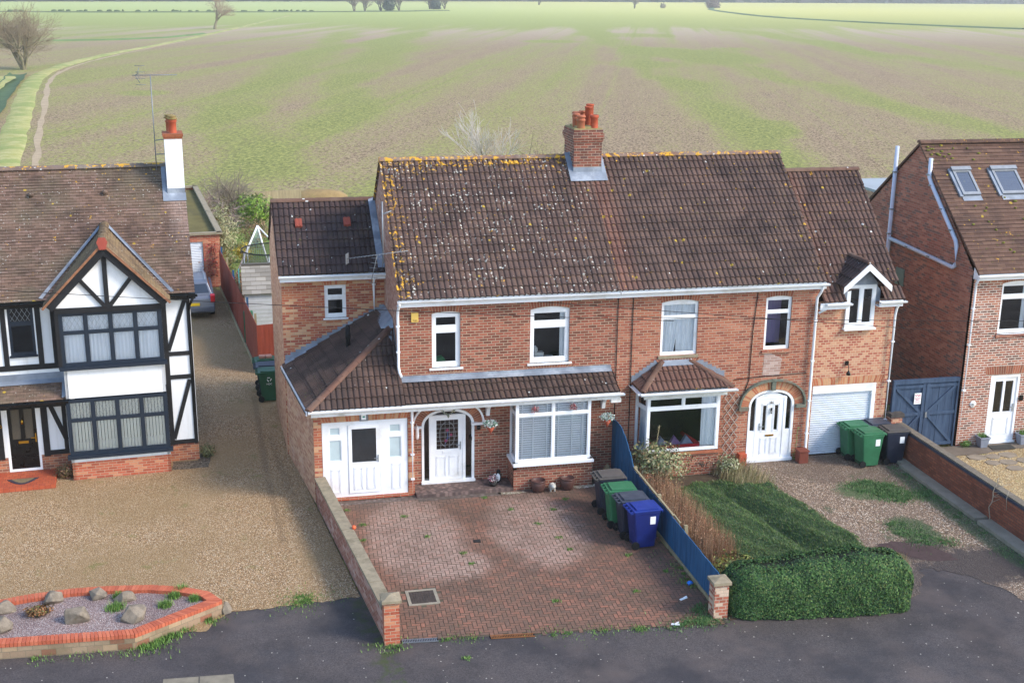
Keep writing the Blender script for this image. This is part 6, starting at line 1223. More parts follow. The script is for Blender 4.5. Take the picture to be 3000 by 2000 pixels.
# hedge
hleaf = leafmat('hedge_leaf', ['#29432b', '#35562f', '#456836', '#223a28', '#53743a', '#668548', '#304c32', '#6f7a44', '#203520', '#3f6431'], .6, .2)
Hd = thing('hedge', 'dense clipped evergreen hedge with rounded ends beside the footpath', 'hedge', (8.1, -8.4, 0), world=True)
rnd = random.Random(21); m = MB(); P, N = [], []
def hfront(x): return -8.78-.105*(x-5.95)
def hh_(x): return 1.03+.2*min(1, max(0, (x-6.9)/1.6))+.03*sin(x*5)
def hpt(x, s, z):   # s in 0..1 front->back
    return V3((x, hfront(x)+s*1.28, z))
xc_, hl_ = 8.12, 2.14
def hedge_pt(x, a, k=1.):
    e = max(0., 1-abs((x-xc_)/hl_)**7)
    hgt = hh_(x)*(.5+.5*e**.5) if e < 1 else hh_(x); hw = .64*e**.5; c, s = cos(a), sin(a); y = -hw*k*(abs(c)**.55)*(1 if c > 0 else -1); z = hgt*(abs(s)**.62)*(1 if s > 0 else 0)
    return V3((x, hfront(x)+.64+y, z*k))
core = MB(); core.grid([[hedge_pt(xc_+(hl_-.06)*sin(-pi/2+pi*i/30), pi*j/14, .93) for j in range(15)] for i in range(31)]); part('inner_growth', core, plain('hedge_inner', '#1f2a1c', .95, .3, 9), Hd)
while len(P) < 52000:
    t = rnd.uniform(-1, 1); x = xc_+hl_*(sin(t*pi/2) if rnd.random() < .35 else t); a = rnd.uniform(0, pi)
    if rnd.random() < .55: a = math.asin(min(1, rnd.random()**(1/.62))); a = pi-a if rnd.random() < .35 else a
    p = hedge_pt(x, a); e = 1e-3; pa = hedge_pt(x, min(pi, a+.02))-hedge_pt(x, max(0, a-.02)); px2 = hedge_pt(min(xc_+hl_, x+.01), a)-hedge_pt(max(xc_-hl_, x-.01), a); nv = px2.cross(pa)
    if nv.length < 1e-9: continue
    nv.normalize(); nv = -nv if nv.dot(p-V3((min(max(x, 6.6), 9.6), hfront(x)+.64, .4))) < 0 else nv
    p += nv*(.02*sin(x*9+p.z*7)+.02*sin(x*4-p.y*6)-rnd.random()**2*.07+.02)
    if p.z > .01: P.append(p); N.append(nv)
leaves(m, P, .027, rnd, 0, N, .6); part('foliage', m, hleaf, Hd)
# lawn B with long ridged grass
lawn_mat = leafmat('long_grass_blades', ['#5a8046', '#6a904e', '#7a9e56', '#507444', '#8ca26c', '#6c8a54', '#a09a74', '#58744e', '#7d7a52'], .7, .2)
LP = [(7.1, -1.9), (8.2, -1.2), (9.3, -1.6), (9.75, -2.1), (10.45, -5.9), (10.3, -7.6), (8.0, -7.7), (7.1, -6.0), (6.7, -3.5)]
rnd = random.Random(31); m = MB(); sm_ = MB()
def lumpz(x, y): 
    vx = 8.5-(y+2.6)*.18; d = abs(x-vx); return .04+.26*min(1, d/.45)**.8*(1 if y < -2.2 else .25)+.025*sin(x*9+y*5)
g_ = []
for j in range(46):
    y = -8.0+7.2*j/45; g_.append([(6.0+4.7*i/40, y, (lumpz(6.0+4.7*i/40, y) if inpoly(6.0+4.7*i/40, y, LP) else -.03)) for i in range(41)])
sm_.grid(g_, 0, True); part('lawn', sm_, plain('lawn_base', '#43583a', .95, .4, 9, dirt='#4a4d38', bump=1.), None, 'overgrown mounded lawn in front of the arched-door house', cat='lawn', kind='stuff')
P = []
while len(P) < 42000:
    x, y = rnd.uniform(6.2, 10.6), rnd.uniform(-8.0, -.9)
    if inpoly(x, y, LP): P.append((x, y, lumpz(x, y)-.02))
blades(m, P, .075, rnd, .009, .6, (-.5, -.5, 0)); part('long_grass', m, lawn_mat, None, 'long flattened dark green grass of the overgrown lawn', cat='grass', kind='stuff')
dry_mat = leafmat('dry_stems', ['#9c7a5c', '#8a6448', '#b08a66', '#7d5a44', '#a88a70', '#b89c7c', '#8f7058'], .8, .1); weed_mat = leafmat('weeds_green', ['#5d8038', '#6f9444', '#4a6b32', '#86a552', '#3f5c2c'], .6, .3)
def strip_pts(poly, n, rnd, z=0.):
    xs_, ys_ = [p[0] for p in poly], [p[1] for p in poly]; P = []
    while len(P) < n:
        x, y = rnd.uniform(min(xs_), max(xs_)), rnd.uniform(min(ys_), max(ys_))
        if inpoly(x, y, poly): P.append((x, y, z))
    return P
m = MB(); blades(m, strip_pts([(6.1, -1.6), (6.9, -1.9), (7.0, -4), (7.15, -6.4), (6.2, -6.6)], 4600, rnd), .85, rnd, .007, .35); part('dry_grass', m, dry_mat, None, 'tall brown dried stems behind the blue fence', cat='dry stems', kind='stuff')
m = MB(); P = strip_pts([(6.1, -1.6), (6.9, -1.9), (7.0, -4), (7.15, -6.2), (6.2, -6.4)], 4200, rnd); leaves(m, [(x, y, rnd.uniform(.2, .75)) for x, y, _ in P], .02, rnd); part('seed_heads', m, leafmat('seed_heads', ['#a5785a', '#b98a68', '#96674a', '#c4a080', '#a0502e']), None, 'brown seed heads on the dried stems behind the blue fence', cat='seed heads', kind='stuff')
m = MB(); blades(m, strip_pts([(8.6, -.3), (9.7, -.2), (10.0, -1.5), (9.9, -2.3), (9.0, -2.0)], 1500, rnd), .4, rnd, .008, .7, (.3, -.1, 0)); part('dry_grass', m, leafmat('pale_dry_grass', ['#b5a07c', '#a08c68', '#8d8a58', '#c4b090', '#7a8048']), None, 'pale dry grass clump edging the gravel yard', cat='dry grass', kind='stuff')
m = MB(); blades(m, strip_pts([(9.6, -7.2), (11.0, -6.4), (11.2, -7.0), (10.4, -7.9)], 900, rnd), .28, rnd, .008, .7); part('dry_grass', m, dry_mat, None, 'short tan dry grass behind the hedge end', cat='dry grass', kind='stuff')
bush('variegated_shrub', 'straggly pale-leaved shrub overhanging the blue fence below the bay window', 'shrub', (6.85, -1.4, .8), (.8, .9, .5), 3200, .045, leafmat('variegated_leaf', ['#7f8958', '#98996f', '#65754a', '#aaa684', '#506038', '#a08a64', '#6a7c4a', '#8a6f50']), 3, thick=.8)
bush('yellow_green_shrub', 'yellow-green leafy shrub in the corner behind the hedge and fence', 'shrub', (6.75, -7.25, .4), (.6, .75, .36), 1500, .045, leafmat('yellowgreen_leaf', ['#7d8a42', '#98a050', '#5f7038', '#b0a95c', '#6f6040', '#8a5a3c', '#4c5c32']), 4, thick=.7)
bush('small_shrub', 'greyish leafy plant at the lawn edge by the white arched door', 'shrub', (9.15, -.75, .3), (.42, .4, .28), 600, .04, leafmat('greyleaf', ['#9a9a78', '#7f8a5c', '#b5b090', '#6a7648']), 5, thick=.8)
bush('small_shrub', 'brown dead shrub against the brickwork under the trellis', 'shrub', (8.5, -.55, .3), (.6, .25, .3), 700, .03, leafmat('deadleaf', ['#6a4a40', '#7d5a4a', '#59403a', '#8a6a56']), 6, thick=.9)
m = MB(); rnd = random.Random(5); pth = [V3((11.45, -.12, .02))]
for k in range(11): pth.append(pth[-1]+V3((rnd.uniform(-.02, .02), 0, .09)))
m.tube(pth, .007, 4); leaves(m, [pth[rnd.randrange(12)]+V3((rnd.uniform(-.05, .05), rnd.uniform(-.04, .02), rnd.uniform(-.04, .04))) for _ in range(70)], .022, rnd); part('climbing_plant', m, weed_mat, None, 'thin creeper climbing the right side of the white arched door frame', cat='plant')
m = MB(); pth = [V3((6.75, -1.0, .1)), V3((6.82, -1.05, .8)), V3((6.9, -1.05, 1.25)), V3((6.97, -1.02, 1.7))]; m.tube(pth, .008, 4); leaves(m, [pth[1].lerp(pth[3], rnd.random())+V3((rnd.gauss(0, .03), 0, rnd.gauss(0, .03))) for _ in range(60)], .02, rnd); part('tall_flower_stem', m, leafmat('stem_seed', ['#a09068', '#8a7a55', '#b8a880']), None, 'tall dry flower stem rising in front of the bay window with red bed', cat='plant')
# grass patches and weeds
def tufts(poly, n, h, label, mt=weed_mat, name='grass_patch', w=.01, cat='grass', seed=1):
    rnd = random.Random(seed); m = MB(); P = []; cl = []
    for c in strip_pts(poly, max(6, n//55), rnd): cl.append((c[0], c[1], abs(rnd.gauss(.0, .13))+.03))
    for k in range(n): c = rnd.choice(cl); P.append((c[0]+rnd.gauss(0, c[2]), c[1]+rnd.gauss(0, c[2]*.8), 0))
    blades(m, P, h, rnd, w, .8); return part(name, m, mt, None, label, cat=cat, kind='stuff')
gp = leafmat('yard_grass', ['#4f7040', '#5c8048', '#46633a', '#6b8c50'])
tufts([(12.0, -2.2), (12.8, -2.0), (13.5, -2.5), (13.5, -3.3), (13.0, -3.6), (12.4, -3.0)], 4200, .06, 'dark green grass patch growing through the gravel yard', gp, seed=2)
tufts([(13.6, -3.0), (13.95, -2.9), (14.0, -3.3), (13.7, -3.4)], 500, .05, 'small grass patch in the gravel near the concrete kerb', gp, seed=3)
tufts([(11.7, -4.9), (12.3, -4.6), (12.7, -5.6), (13.0, -6.2), (12.0, -6.0)], 3000, .04, 'thin grass growing in the gravel beyond the bare soil', gp, seed=4)
tufts([(14.0, -1.2), (14.25, -1.2), (14.2, -12), (13.8, -12), (13.9, -5)], 3200, .04, 'mossy grass strip along the concrete kerb', gp, seed=5)
tufts([(-3.5, -6.25), (-2.9, -6.1), (-2.75, -5.6), (-3.1, -5.55)], 900, .05, 'bright weeds where the gravel drive meets the tarmac', seed=6, name='weeds', cat='weeds')
tufts([(-6.4, -7.5), (-4.9, -6.5), (-4.75, -6.3), (-4.95, -6.3), (-6.4, -7.3)], 1300, .09, 'bright green weeds at the foot of the planter', seed=7, name='weeds', cat='weeds')
tufts([(-8.6, -7.42), (-6.6, -7.52), (-6.6, -7.4), (-8.6, -7.3)], 220, .07, 'sparse weeds below the planter front edge', seed=8, name='weeds', cat='weeds')
tufts([(4.6, -8.85), (5.7, -8.75), (5.75, -7.2), (5.6, -7.6), (5.2, -8.5), (4.6, -8.7)], 1800, .06, 'weeds spreading over the paving by the chequered pillar', gp, seed=9, name='weeds', cat='weeds')
tufts([(5.6, -7.4), (5.82, -7.4), (5.84, -5.2), (5.7, -5.2)], 500, .05, 'weeds along the foot of the blue fence', seed=10, name='weeds', cat='weeds')
tufts([(1.7, -8.52), (4.6, -8.78), (4.6, -8.68), (1.7, -8.4)], 700, .04, 'weeds along the joint of paving and tarmac', seed=11, name='weeds', cat='weeds')
tufts([(-.3, -8.34), (.72, -8.44), (.72, -8.36), (-.3, -8.26)], 260, .04, 'weeds growing in the drain channel gap', seed=12, name='weeds', cat='weeds')
tufts([(-1.5, -8.35), (-1.1, -8.4), (-1.1, -8.26), (-1.5, -8.2)], 200, .07, 'weeds at the foot of the brick pillar by the tarmac', seed=13, name='weeds', cat='weeds')
rnd = random.Random(14); m = MB()
for (x, y) in [(2.6, -2.0), (3.1, -3.0), (.9, -4.3), (.2, -3.2), (-1.6, -1.2), (4.2, -1.6), (3.5, -4.6), (3.4, -3.9), (4.8, -5.2), (-.2, -1.9), (1.0, -4.9), (4.4, -7.0), (2.5, -7.1), (4.9, -3.0), (3.7, -2.2), (2.1, -1.1), (-1.3, -2.2), (-1.4, -3.1), (5.4, -6.2), (.1, -9.1)]:
    blades(m, [(x+rnd.gauss(0, .05), y+rnd.gauss(0, .04), 0) for _ in range(60)], .05, rnd, .01, .9)
part('paving_weeds', m, weed_mat, None, 'little green weeds dotted in the block paving joints', cat='weeds', kind='stuff')
for k, (x, y, r, lb) in enumerate([(-5.78, -5.72, .13, 'bright round grass tuft near the tip of the planter'), (-7.0, -6.0, .2, 'flat grass tuft in the middle of the mauve gravel'), (-6.95, -5.5, .12, 'grass tuft behind the wedge boulder'), (-5.95, -6.1, .14, 'grass tuft by the angled planter edge'), (-5.35, -5.95, .1, 'grass tuft in the narrow end of the planter'), (-5.65, -5.45, .12, 'grass tuft touching the curved back edging')]):
    rnd = random.Random(40+k); m = MB(); blades(m, [(rnd.gauss(0, r*.45), rnd.gauss(0, r*.4), 0) for _ in range(420)], .13, rnd, .008, .9); o = part('grass_tuft', m, weed_mat, None, lb, cat='grass tuft', group='grass tufts in the planter'); o.location = (x, y, .25)
bush('low_shrub', 'low red-green shrub in the planter gravel', 'shrub', (-8.55, -5.98, .36), (.3, .2, .1), 800, .03, leafmat('redgreen_leaf', ['#6b5a34', '#8a5a3c', '#5a6a38', '#a07048', '#74502f']), 7, stems=False)
bush('small_shrub', 'brown twiggy shrub in the corner between red doorstep and bay', 'shrub', (-9.0, 2.55, .2), (.28, .22, .22), 700, .028, leafmat('twiggy', ['#6a4a3a', '#7f6a44', '#59503a', '#8a5a48', '#7d7a4a']), 8)
bush('small_shrub', 'spiky small shrub at the right foot of the timbered house', 'shrub', (-5.2, 3.5, .15), (.25, .3, .2), 400, .035, leafmat('spiky', ['#6a6a42', '#7f7a50', '#59603a']), 9)
sheet('planting_strip', [(-6.15, 2.55), (-5.15, 2.6), (-5.1, 3.6), (-5.4, 3.7), (-5.45, 3.2), (-6.15, 3.2)], .004, rocks('strip_gravel', ['#8a8070', '#9a9080', '#6f6658', '#55503f'], 30), .02, .2)

# ================================================================== SMALL THINGS
def flat(name, label, cat, pts, z, mt, h=.01):
    m = MB(); m.prism([(x, y, z) for x, y in pts], (0, 0, h)); return part(name, m, mt, None, label, cat=cat)
mh = thing('manhole_cover', 'rusty square manhole cover in a pale frame near the brick pillar', 'manhole cover', (-.4, -6.3, 0), world=True)
m = MB(); slab(m, (-.74, -6.68, .012), (1, 0, 0), (0, 0, 1), .7, .72, [(.07, .63, .07, .65)], .03, V=V3((0, 1, 0))); part('frame', m, concrete, mh); m = MB(); m.box(-.67, -.11, -6.61, -6.03, -.02, .004)
for i in range(9):
    for j in range(9): m.box(-.65+i*.062, -.61+i*.062, -6.59+j*.063, -6.55+j*.063, .004, .009)
part('cover', m, plain('rusty_iron', '#4a403a', .8, .5, 6, dirt='#2b2624', bump=.4), mh)
flat('drain_cover', 'small dark square drain cover in the middle of the block paving', 'drain cover', [(1.27, -3.77), (1.45, -3.78), (1.46, -3.63), (1.28, -3.62)], .004, dark_metal)
for (x0, x1, y0, y1, lb, mt) in ((-1.1, -.35, -8.17, -8.24, 'pale slotted drain channel at the foot of the brick pillar', galv), (.75, 1.68, -8.36, -8.45, 'rusty slotted drain channel between paving and tarmac', plain('rust', '#8a5a34', .8, .5, 8))):
    t = thing('drain_channel', lb, 'drain', ((x0+x1)/2, (y0+y1)/2, 0), world=True); m = MB(); n = int((x1-x0)/.035)
    for i in range(n): x = x0+i*.035; y = y0+(y1-y0)*i/n; m.box(x, x+.018, y-.055, y+.055, 0, .012)
    m.beam((x0, y0+.06, .004), (x1, y1+.06, .004), .014, .02); m.beam((x0, y0-.06, .004), (x1, y1-.06, .004), .014, .02); part('grating', m, mt, t); m = MB(); m.beam((x0, y0, -.0), (x1, y1, -.0), .12, .006); part('channel', m, soot, t)
m = MB(); m.blob((5.72, -6.95, .05), (.07, .055, .05), 3, .25, 8); part('plastic_ball', m, plain('blue_plastic', '#2f7fe0', .35, .1, 5), None, 'bright blue crumpled plastic thing on the paving by the fence', cat='litter')
for (x, y, a, lb) in ((5.33, -7.58, .3, 'white scrap of litter on the paving near the chequered pillar'), (4.75, -8.66, -.6, 'white wrapper lying in the weeds by the tarmac edge')):
    m = MB(); m.obox((0, 0, .02), (.09*cos(a), .09*sin(a), .01), (-.03*sin(a), .03*cos(a), 0), (0, 0, .008)); m.obox((.05, .03, .03), (.04, .01, .01), (0, .025, 0), (0, 0, .01)); o = part('litter', m, slat_white, None, lb, cat='litter'); o.location = (x, y, 0)
m = MB(); m.blob((-1.68, -4.0, .78), (.05, .07, .05), 5, .2, 6); part('orange_toy', m, plain('orange_plastic', '#e8663a', .5), None, 'small orange plastic thing on the inner edge of the left garden wall', cat='litter')
# pots by bay A
def lathe_obj(name, label, cat, prof, loc, mt, group=None, n=20):
    m = MB(); m.lathe(prof, (0, 0, 0), n); o = part(name, m, mt, None, label, cat=cat, group=group); o.location = loc; return o
potm = plain('brown_glazed_pot', '#5a3f3a', .35, .3, 4, dirt='#6d5048'); pp_ = [(0, 0), (.13, 0), (.17, .08), (.2, .2), (.195, .28), (.18, .3), (.205, .31), (.205, .34), (.18, .34), (.175, .29), (0, .27)]
lathe_obj('plant_pot', 'brown glazed plant pot, left one of two under the bay window', 'plant pot', pp_, (3.6, -.93, .0), potm, 'brown glazed pots'); lathe_obj('plant_pot', 'brown glazed plant pot, right one of two under the bay window', 'plant pot', pp_, (4.42, -.92, .0), potm, 'brown glazed pots')
pg = thing('pig_ornament', 'white stone pig ornament between the two brown pots', 'ornament', (3.99, -.97, 0)); m = MB(); m.blob((0, .02, .13), (.095, .12, .1), 1, .05, 10); m.blob((0, -.1, .17), (.07, .07, .07), 2, .05, 8); m.lathe([(0, 0), (.03, 0), (.03, .03), (0, .03)], (0, -.17, .15), 8); [m.obox((sx*.045, -.09, .235), (.018, 0, 0), (0, .01, 0), (0, 0, .02)) for sx in (-1, 1)]; [m.tube([(sx*.05, sy, .08), (sx*.055, sy, 0)], .022, 6) for sx in (-1, 1) for sy in (-.05, .08)]; part('body', m, plain('stone_white', '#c9c6bc', .8, .4, 9, bump=.3), pg)
pn_ = thing('penguin_ornament', 'black and white penguin ornament on the step beside the arched door', 'ornament', (2.62, -.32, .09)); m = MB(); m.blob((0, 0, .16), (.09, .08, .16), 1, .04, 10); m.blob((0, -.02, .34), (.06, .06, .06), 2, .03, 8); m.obox((.0, -.09, .33), (.012, 0, 0), (0, .03, 0), (0, 0, .008)); part('body', m, gloss_black, pn_); m = MB(); m.blob((-.01, -.035, .17), (.065, .06, .12), 1, .02, 8); part('belly', m, slat_white, pn_)
fl = thing('flower_pot', 'small pot of pink and white flowers beside the penguin on the step', 'plant pot', (2.44, -.5, .09)); m = MB(); m.lathe([(0, 0), (.09, 0), (.12, .12), (.1, .12), (0, .1)], (0, 0, 0), 14); part('pot', m, dark_metal, fl); rnd = random.Random(1); m = MB(); P, N = shell((0, 0, .2), (.14, .12, .12), 260, rnd, .5); leaves(m, P, .022, rnd); part('flowers', m, leafmat('flowers_pink', ['#c23a6a', '#e8e4e0', '#8a9aa8', '#3a5a3a', '#a32f4a', '#dfe6ea']), fl)
bk = thing('bucket', 'black bucket of pale sand at the corner right of the bay', 'bucket', (5.38, -.62, 0)); m = MB(); m.lathe([(0, 0), (.12, 0), (.155, .26), (.165, .26), (.165, .28), (.14, .28), (.125, .03)], (0, 0, 0), 18); part('shell', m, gloss_black, bk); m = MB(); m.lathe([(.14, .22), (.07, .25), (0, .26)], (0, 0, 0), 14); part('sand', m, plain('sand', '#a89a7a', .95), bk)
m = MB(); m.lathe([(0, 0), (.12, 0), (.15, .1), (.12, .25), (.05, .36), (0, .42)], (5.74, -.32, 0), 12); part('stone_ornament', m, plain('tan_stone', '#a08a68', .9, .4, 6), None, 'pointed tan stone ornament against the tall blue fence panel', cat='ornament')
# hanging baskets, wreaths
for x, y, z, lb in ((2.36, -.52, 1.62, 'hanging cone basket of white flowers on the bracket beside the arched door'), (5.62, -.55, 1.6, 'hanging cone basket of white flowers at the right end of the canopy')):
    t = thing('hanging_basket', lb, 'hanging basket', (x, y, z), 0, 'hanging baskets under the canopy'); m = MB(); m.lathe([(0, -.02), (.03, .03), (.12, .2), (.11, .2), (0, .17)], (0, 0, 0), 14); part('cone_basket', m, terracotta, t)
    rnd = random.Random(int(x*9)); m = MB(); P, N = shell((0, 0, .27), (.2, .16, .11), 420, rnd, .5, .2); leaves(m, P, .026, rnd); part('flowers', m, leafmat('basket_flowers', ['#e8ebea', '#3f7a5c', '#dfe6e4', '#5d9a78', '#f2f2f2', '#2f5c48', '#c9d8d0']), t); m = MB(); [m.tube([(.1*cos(a), .1*sin(a), .2), (0, 0, .42)], .004, 4) for a in (0, 2.1, 4.2)]; part('chain', m, steel, t)
w_ = MB(); rnd = random.Random(4); P = []
for k in range(620): a = rnd.uniform(0, 2*pi); s_ = .82+rnd.random()*.3; X = .16*sin(a)**3*s_; Z = (.13*cos(a)-.05*cos(2*a)-.02*cos(3*a)-.01*cos(4*a))*s_; P.append((1.27+X*1.15, -.14+rnd.uniform(-.03, .03), 2.22+Z*1.15))
leaves(w_, P, .022, rnd); part('wreath', w_, leafmat('wreath_leaf', ['#c9d4c8', '#3f5c48', '#e4e6dc', '#5a6a52', '#24382c', '#b8a878']), None, 'heart-shaped white and green wreath hanging over the left arched door', cat='wreath')
for x, lb in ((3.52, 'red rosette hanging in the left half of the bay window with blinds'), (4.58, 'red rosette hanging in the right half of the bay window with blinds')):
    m = MB(); rnd = random.Random(int(x*10)); P, N = shell((0, 0, 0), (.1, .03, .1), 200, rnd, .6, .2); P = [(a_, b_, c_-.0) for a_, b_, c_ in [(p[0], p[1], p[2]) for p in P]]
    P = [(rnd.gauss(0, .045), rnd.gauss(0, .012), rnd.gauss(0, .045)) for _ in range(200)]; leaves(m, P, .022, rnd); o = part('rosette', m, leafmat('rosette_red', ['#b02a3c', '#8a2232', '#c9505c', '#3f5a3c', '#d8d0c8']), None, lb, cat='decoration', group='rosettes in the bay window'); o.location = (x, -.79, 2.32)
# trellis
T = thing('trellis', 'grey diamond lattice trellis on the wall between bay and white arched door', 'trellis', (9.45, -.05, 0), world=True); m = MB()
def clipseg(x0, z0, sgn, X0, X1, Z0, Z1, sl=1.35):
    pts = []; 
    t0 = max((Z0-z0)/sl, -99); t1 = (Z1-z0)/sl
    a, b = (X0-x0)*sgn, (X1-x0)*sgn; lo_, hi_ = min(a, b), max(a, b); lo_, hi_ = max(lo_, t0), min(hi_, t1)
    if hi_-lo_ < .02: return None
    return (x0+sgn*lo_, z0+sl*lo_), (x0+sgn*hi_, z0+sl*hi_)
for k in range(-1, 12):
    for sgn, yy in ((1, -.03), (-1, -.04)):
        s = clipseg(9.26 if sgn > 0 else 9.68, .24+k*.3-.9, sgn, 9.24, 9.7, .24, 2.16)
        if s: m.beam((s[0][0], yy, s[0][1]), (s[1][0], yy, s[1][1]), .02, .008, (0, 1, 0))
part('lattice', m, plain('trellis_grey', '#a89c92', .8, .3, 9), T)
m = MB(); m.box(11.5, 11.78, -.42, -.14, 0, .38); m.box(11.48, 11.8, -.44, -.12, .34, .385); part('planter_box', m, plain('brown_box', '#7a3f30', .7, .3, 4), None, 'brown square planter box at the foot of the downpipe by the garage', cat='planter', bev=.008)
m = MB(); m.box(9.7, 9.93, -.28, -.08, 0, .36); part('planter_box', m, terracotta, None, 'terracotta box left of the white arched door frame', cat='planter', bev=.008)
# red pet bed inside bay B
t = thing('pet_bed', 'red-edged pet bed with cushions on the bay window ledge', 'pet bed', (7.5, -.4, .8), world=True); m = MB(); red = plain('red_fabric', '#c22432', .9, .2, 8)
m.tube([(7.0, -.48, .84), (8.35, -.48, .84)], .055, 8); m.tube([(6.95, .25, .95), (6.97, -.44, .84)], .055, 8); m.tube([(8.38, -.44, .84), (8.1, .25, .95)], .055, 8); part('bolster', m, red, t); m = MB(); m.box(7.0, 8.3, -.44, .3, .765, .82); part('mattress', m, dark_metal, t)
for x, c in ((7.3, '#8a93a8'), (7.7, '#8a6a9a'), (8.05, '#8f98ad')): m = MB(); m.prism([(x-.2, -.36, .82), (x+.2, -.36, .82), (x, -.28, 1.06)], (0, .1, .02)); part('cushion', m, plain('cushion_'+c[1:], c, .9, .3, 9), t)
# C pots, mat; D mat
for x, lb in ((17.55, 'grey square pot with a small plant left of the half-glazed white door'), (18.9, 'grey square pot with a small plant right of the half-glazed white door')):
    t = thing('plant_pot', lb, 'plant pot', (x, -.2, 0), 0, 'grey pots either side of the door'); m = MB(); R = [[(-a, -a, z), (a, -a, z), (a, a, z), (-a, a, z), (-a, -a, z)] for a, z in ((.1, 0), (.15, .3), (.17, .3), (.17, .34), (.14, .34), (.13, .3))]; m.grid(R); m.poly([(-.13, -.13, .3), (.13, -.13, .3), (.13, .13, .3), (-.13, .13, .3)]); part('pot', m, plain('grey_pot', '#8d93a0', .6, .3, 6), t)
    rnd = random.Random(int(x*7)); m = MB(); blades(m, [(rnd.uniform(-.12, .12), rnd.uniform(-.12, .12), .3) for _ in range(90)], .16, rnd, .01, .6); part('plant', m, weed_mat, t)
flat('doormat', 'dark rubber doormat in front of the half-glazed white door', 'doormat', [(17.75, -.2), (18.5, -.22), (18.45, -.58), (17.7, -.55)], .014, plain('mat_dark', '#3c3a34', .95, .4, 30, bump=.6), .015)
m = MB(); c = V3((-4.72, -.75, .101)); pts = [(c.x-.42+.84*k/16, c.y+.2-.42*sin(pi*k/16), .101) for k in range(17)]; m.prism(pts, (0, 0, .012)); pts = [(c.x-.3+.6*k/16, c.y+.17-.3*sin(pi*k/16), .113) for k in range(17)]
mtd = thing('doormat', 'half-moon doormat on the red tiled step of the black door', 'doormat', (-5.408, 3.298, 0), .067); part('border', m, plain('mat_purple', '#3c3440', .95, .3, 20), mtd); m = MB(); m.prism(pts, (0, 0, .006)); part('centre', m, plain('mat_tan', '#7d6c50', .95, .3, 20), mtd)
bush('small_shrub', 'green weed clump at the corner of the right-hand house', 'plant', (17.05, -.12, .1), (.2, .12, .1), 220, .03, weed_mat, 11, stems=False)
# ================================================================== BACK GARDENS
GD = thing('garage', 'flat-roofed brick garage with mossy roof and white roller door behind the timbered house', 'garage', (-6.2, 30, 0), world=True)
q0, q1, q2, q3 = V3((-4.8, 24.9, 0)), V3((-6.15, 38.6, 0)), V3((-9.1, 38.3, 0)), V3((-7.8, 24.6, 0))
m = MB(); U_ = (q0-q3).normalized(); N_ = V3((U_.y, -U_.x, 0)); slab(m, q3, U_, N_, (q0-q3).length, 2.42, [(.15, 2.28, 0, 2.1)], .1)
for a, b in ((q0, q1), (q1, q2), (q2, q3)): m.poly([a, b, b+UP*2.42, a+UP*2.42])
part('wall', m, brick_new, GD); m = MB()
for a, b in ((q0, q1), (q1, q2), (q2, q3), (q3, q0)): d_ = (b-a).normalized(); m.beam(a-d_*.1+UP*2.47, b+d_*.1+UP*2.47, .26, .1)
part('parapet', m, coping_mat, GD); m = MB(); m.poly([p+UP*2.3 for p in (q0, q1, q2, q3)]); part('roof', m, plain('mossy_felt', '#6e6330', .95, .5, 1.6, dirt='#3f3d28', bump=.6), GD)
m = MB(); rows = []
for k in range(57): z = 2.1*k/56; o = q3+U_*.16-N_*(.06+(.015 if k % 2 else 0)); rows.append([o+UP*z, o+U_*2.1+UP*z])
m.grid(rows); part('roller_door', m, plain('roller_white', '#d9dde2', .45, .1, 3), GD)
rnd = random.Random(3); m = MB(); P = [(-4.72-rnd.random()*.9, 24.86+rnd.uniform(-.1, .04), 0) for _ in range(1)]
P = [V3((-4.95-abs(rnd.gauss(0, .28)), 24.78+rnd.uniform(-.06, .06), rnd.uniform(.5, 2.0))) for _ in range(330)]; leaves(m, P, .05, rnd); part('creeper', m, leafmat('red_creeper', ['#8a3a34', '#a04a40', '#5f3a32', '#7a5a40', '#b03a44']), None, 'red-leaved creeper hanging on the flat-roofed garage wall', cat='plant')
# car
C_ = thing('parked_car', 'silver-grey estate car with red tail lamp parked between timbered house and garage', 'car', (-6.02, 21.4, 0), .05)
silver = plain('car_silver', '#767b86', .3, .1, 2, metal=.5); m = MB()
prof = [(-2.2, .3), (-2.24, .55), (-2.2, .9), (-2.05, 1.0), (1.1, .98), (2.0, .82), (2.2, .6), (2.2, .3)]
def carsec(y, z, w): return [(-w, y, z), (w, y, z)]
R = []
for (y, z, w) in [(-2.2, .25, .8), (-2.25, .5, .85), (-2.2, .85, .85), (-2.1, .98, .83), (-1.0, 1.0, .85), (1.1, .98, .84), (2.0, .82, .78), (2.22, .6, .75), (2.2, .3, .72)]: R.append([(-w, y, z), (w, y, z)])
m.grid(R[::-1])
for sx in (-1, 1): m.poly([(sx*r[1][0], r[1][1], r[1][2]) for r in R][::sx])
m.poly([(-.8, -2.2, .25), (.8, -2.2, .25), (.72, 2.2, .3), (-.72, 2.2, .3)]); part('body', m, silver, C_, bev=.04)
m = MB(); cab = [(-1.98, .98, .78), (-1.72, 1.42, .62), (-1.4, 1.48, .6), (.1, 1.46, .6), (.95, .98, .74)]; m.grid([[(-w, y, z), (w, y, z)] for y, z, w in cab][::-1]); [m.poly([(sx*w, y, z) for y, z, w in cab][::sx]) for sx in (-1, 1)]; part('cabin', m, silver, C_, bev=.03)
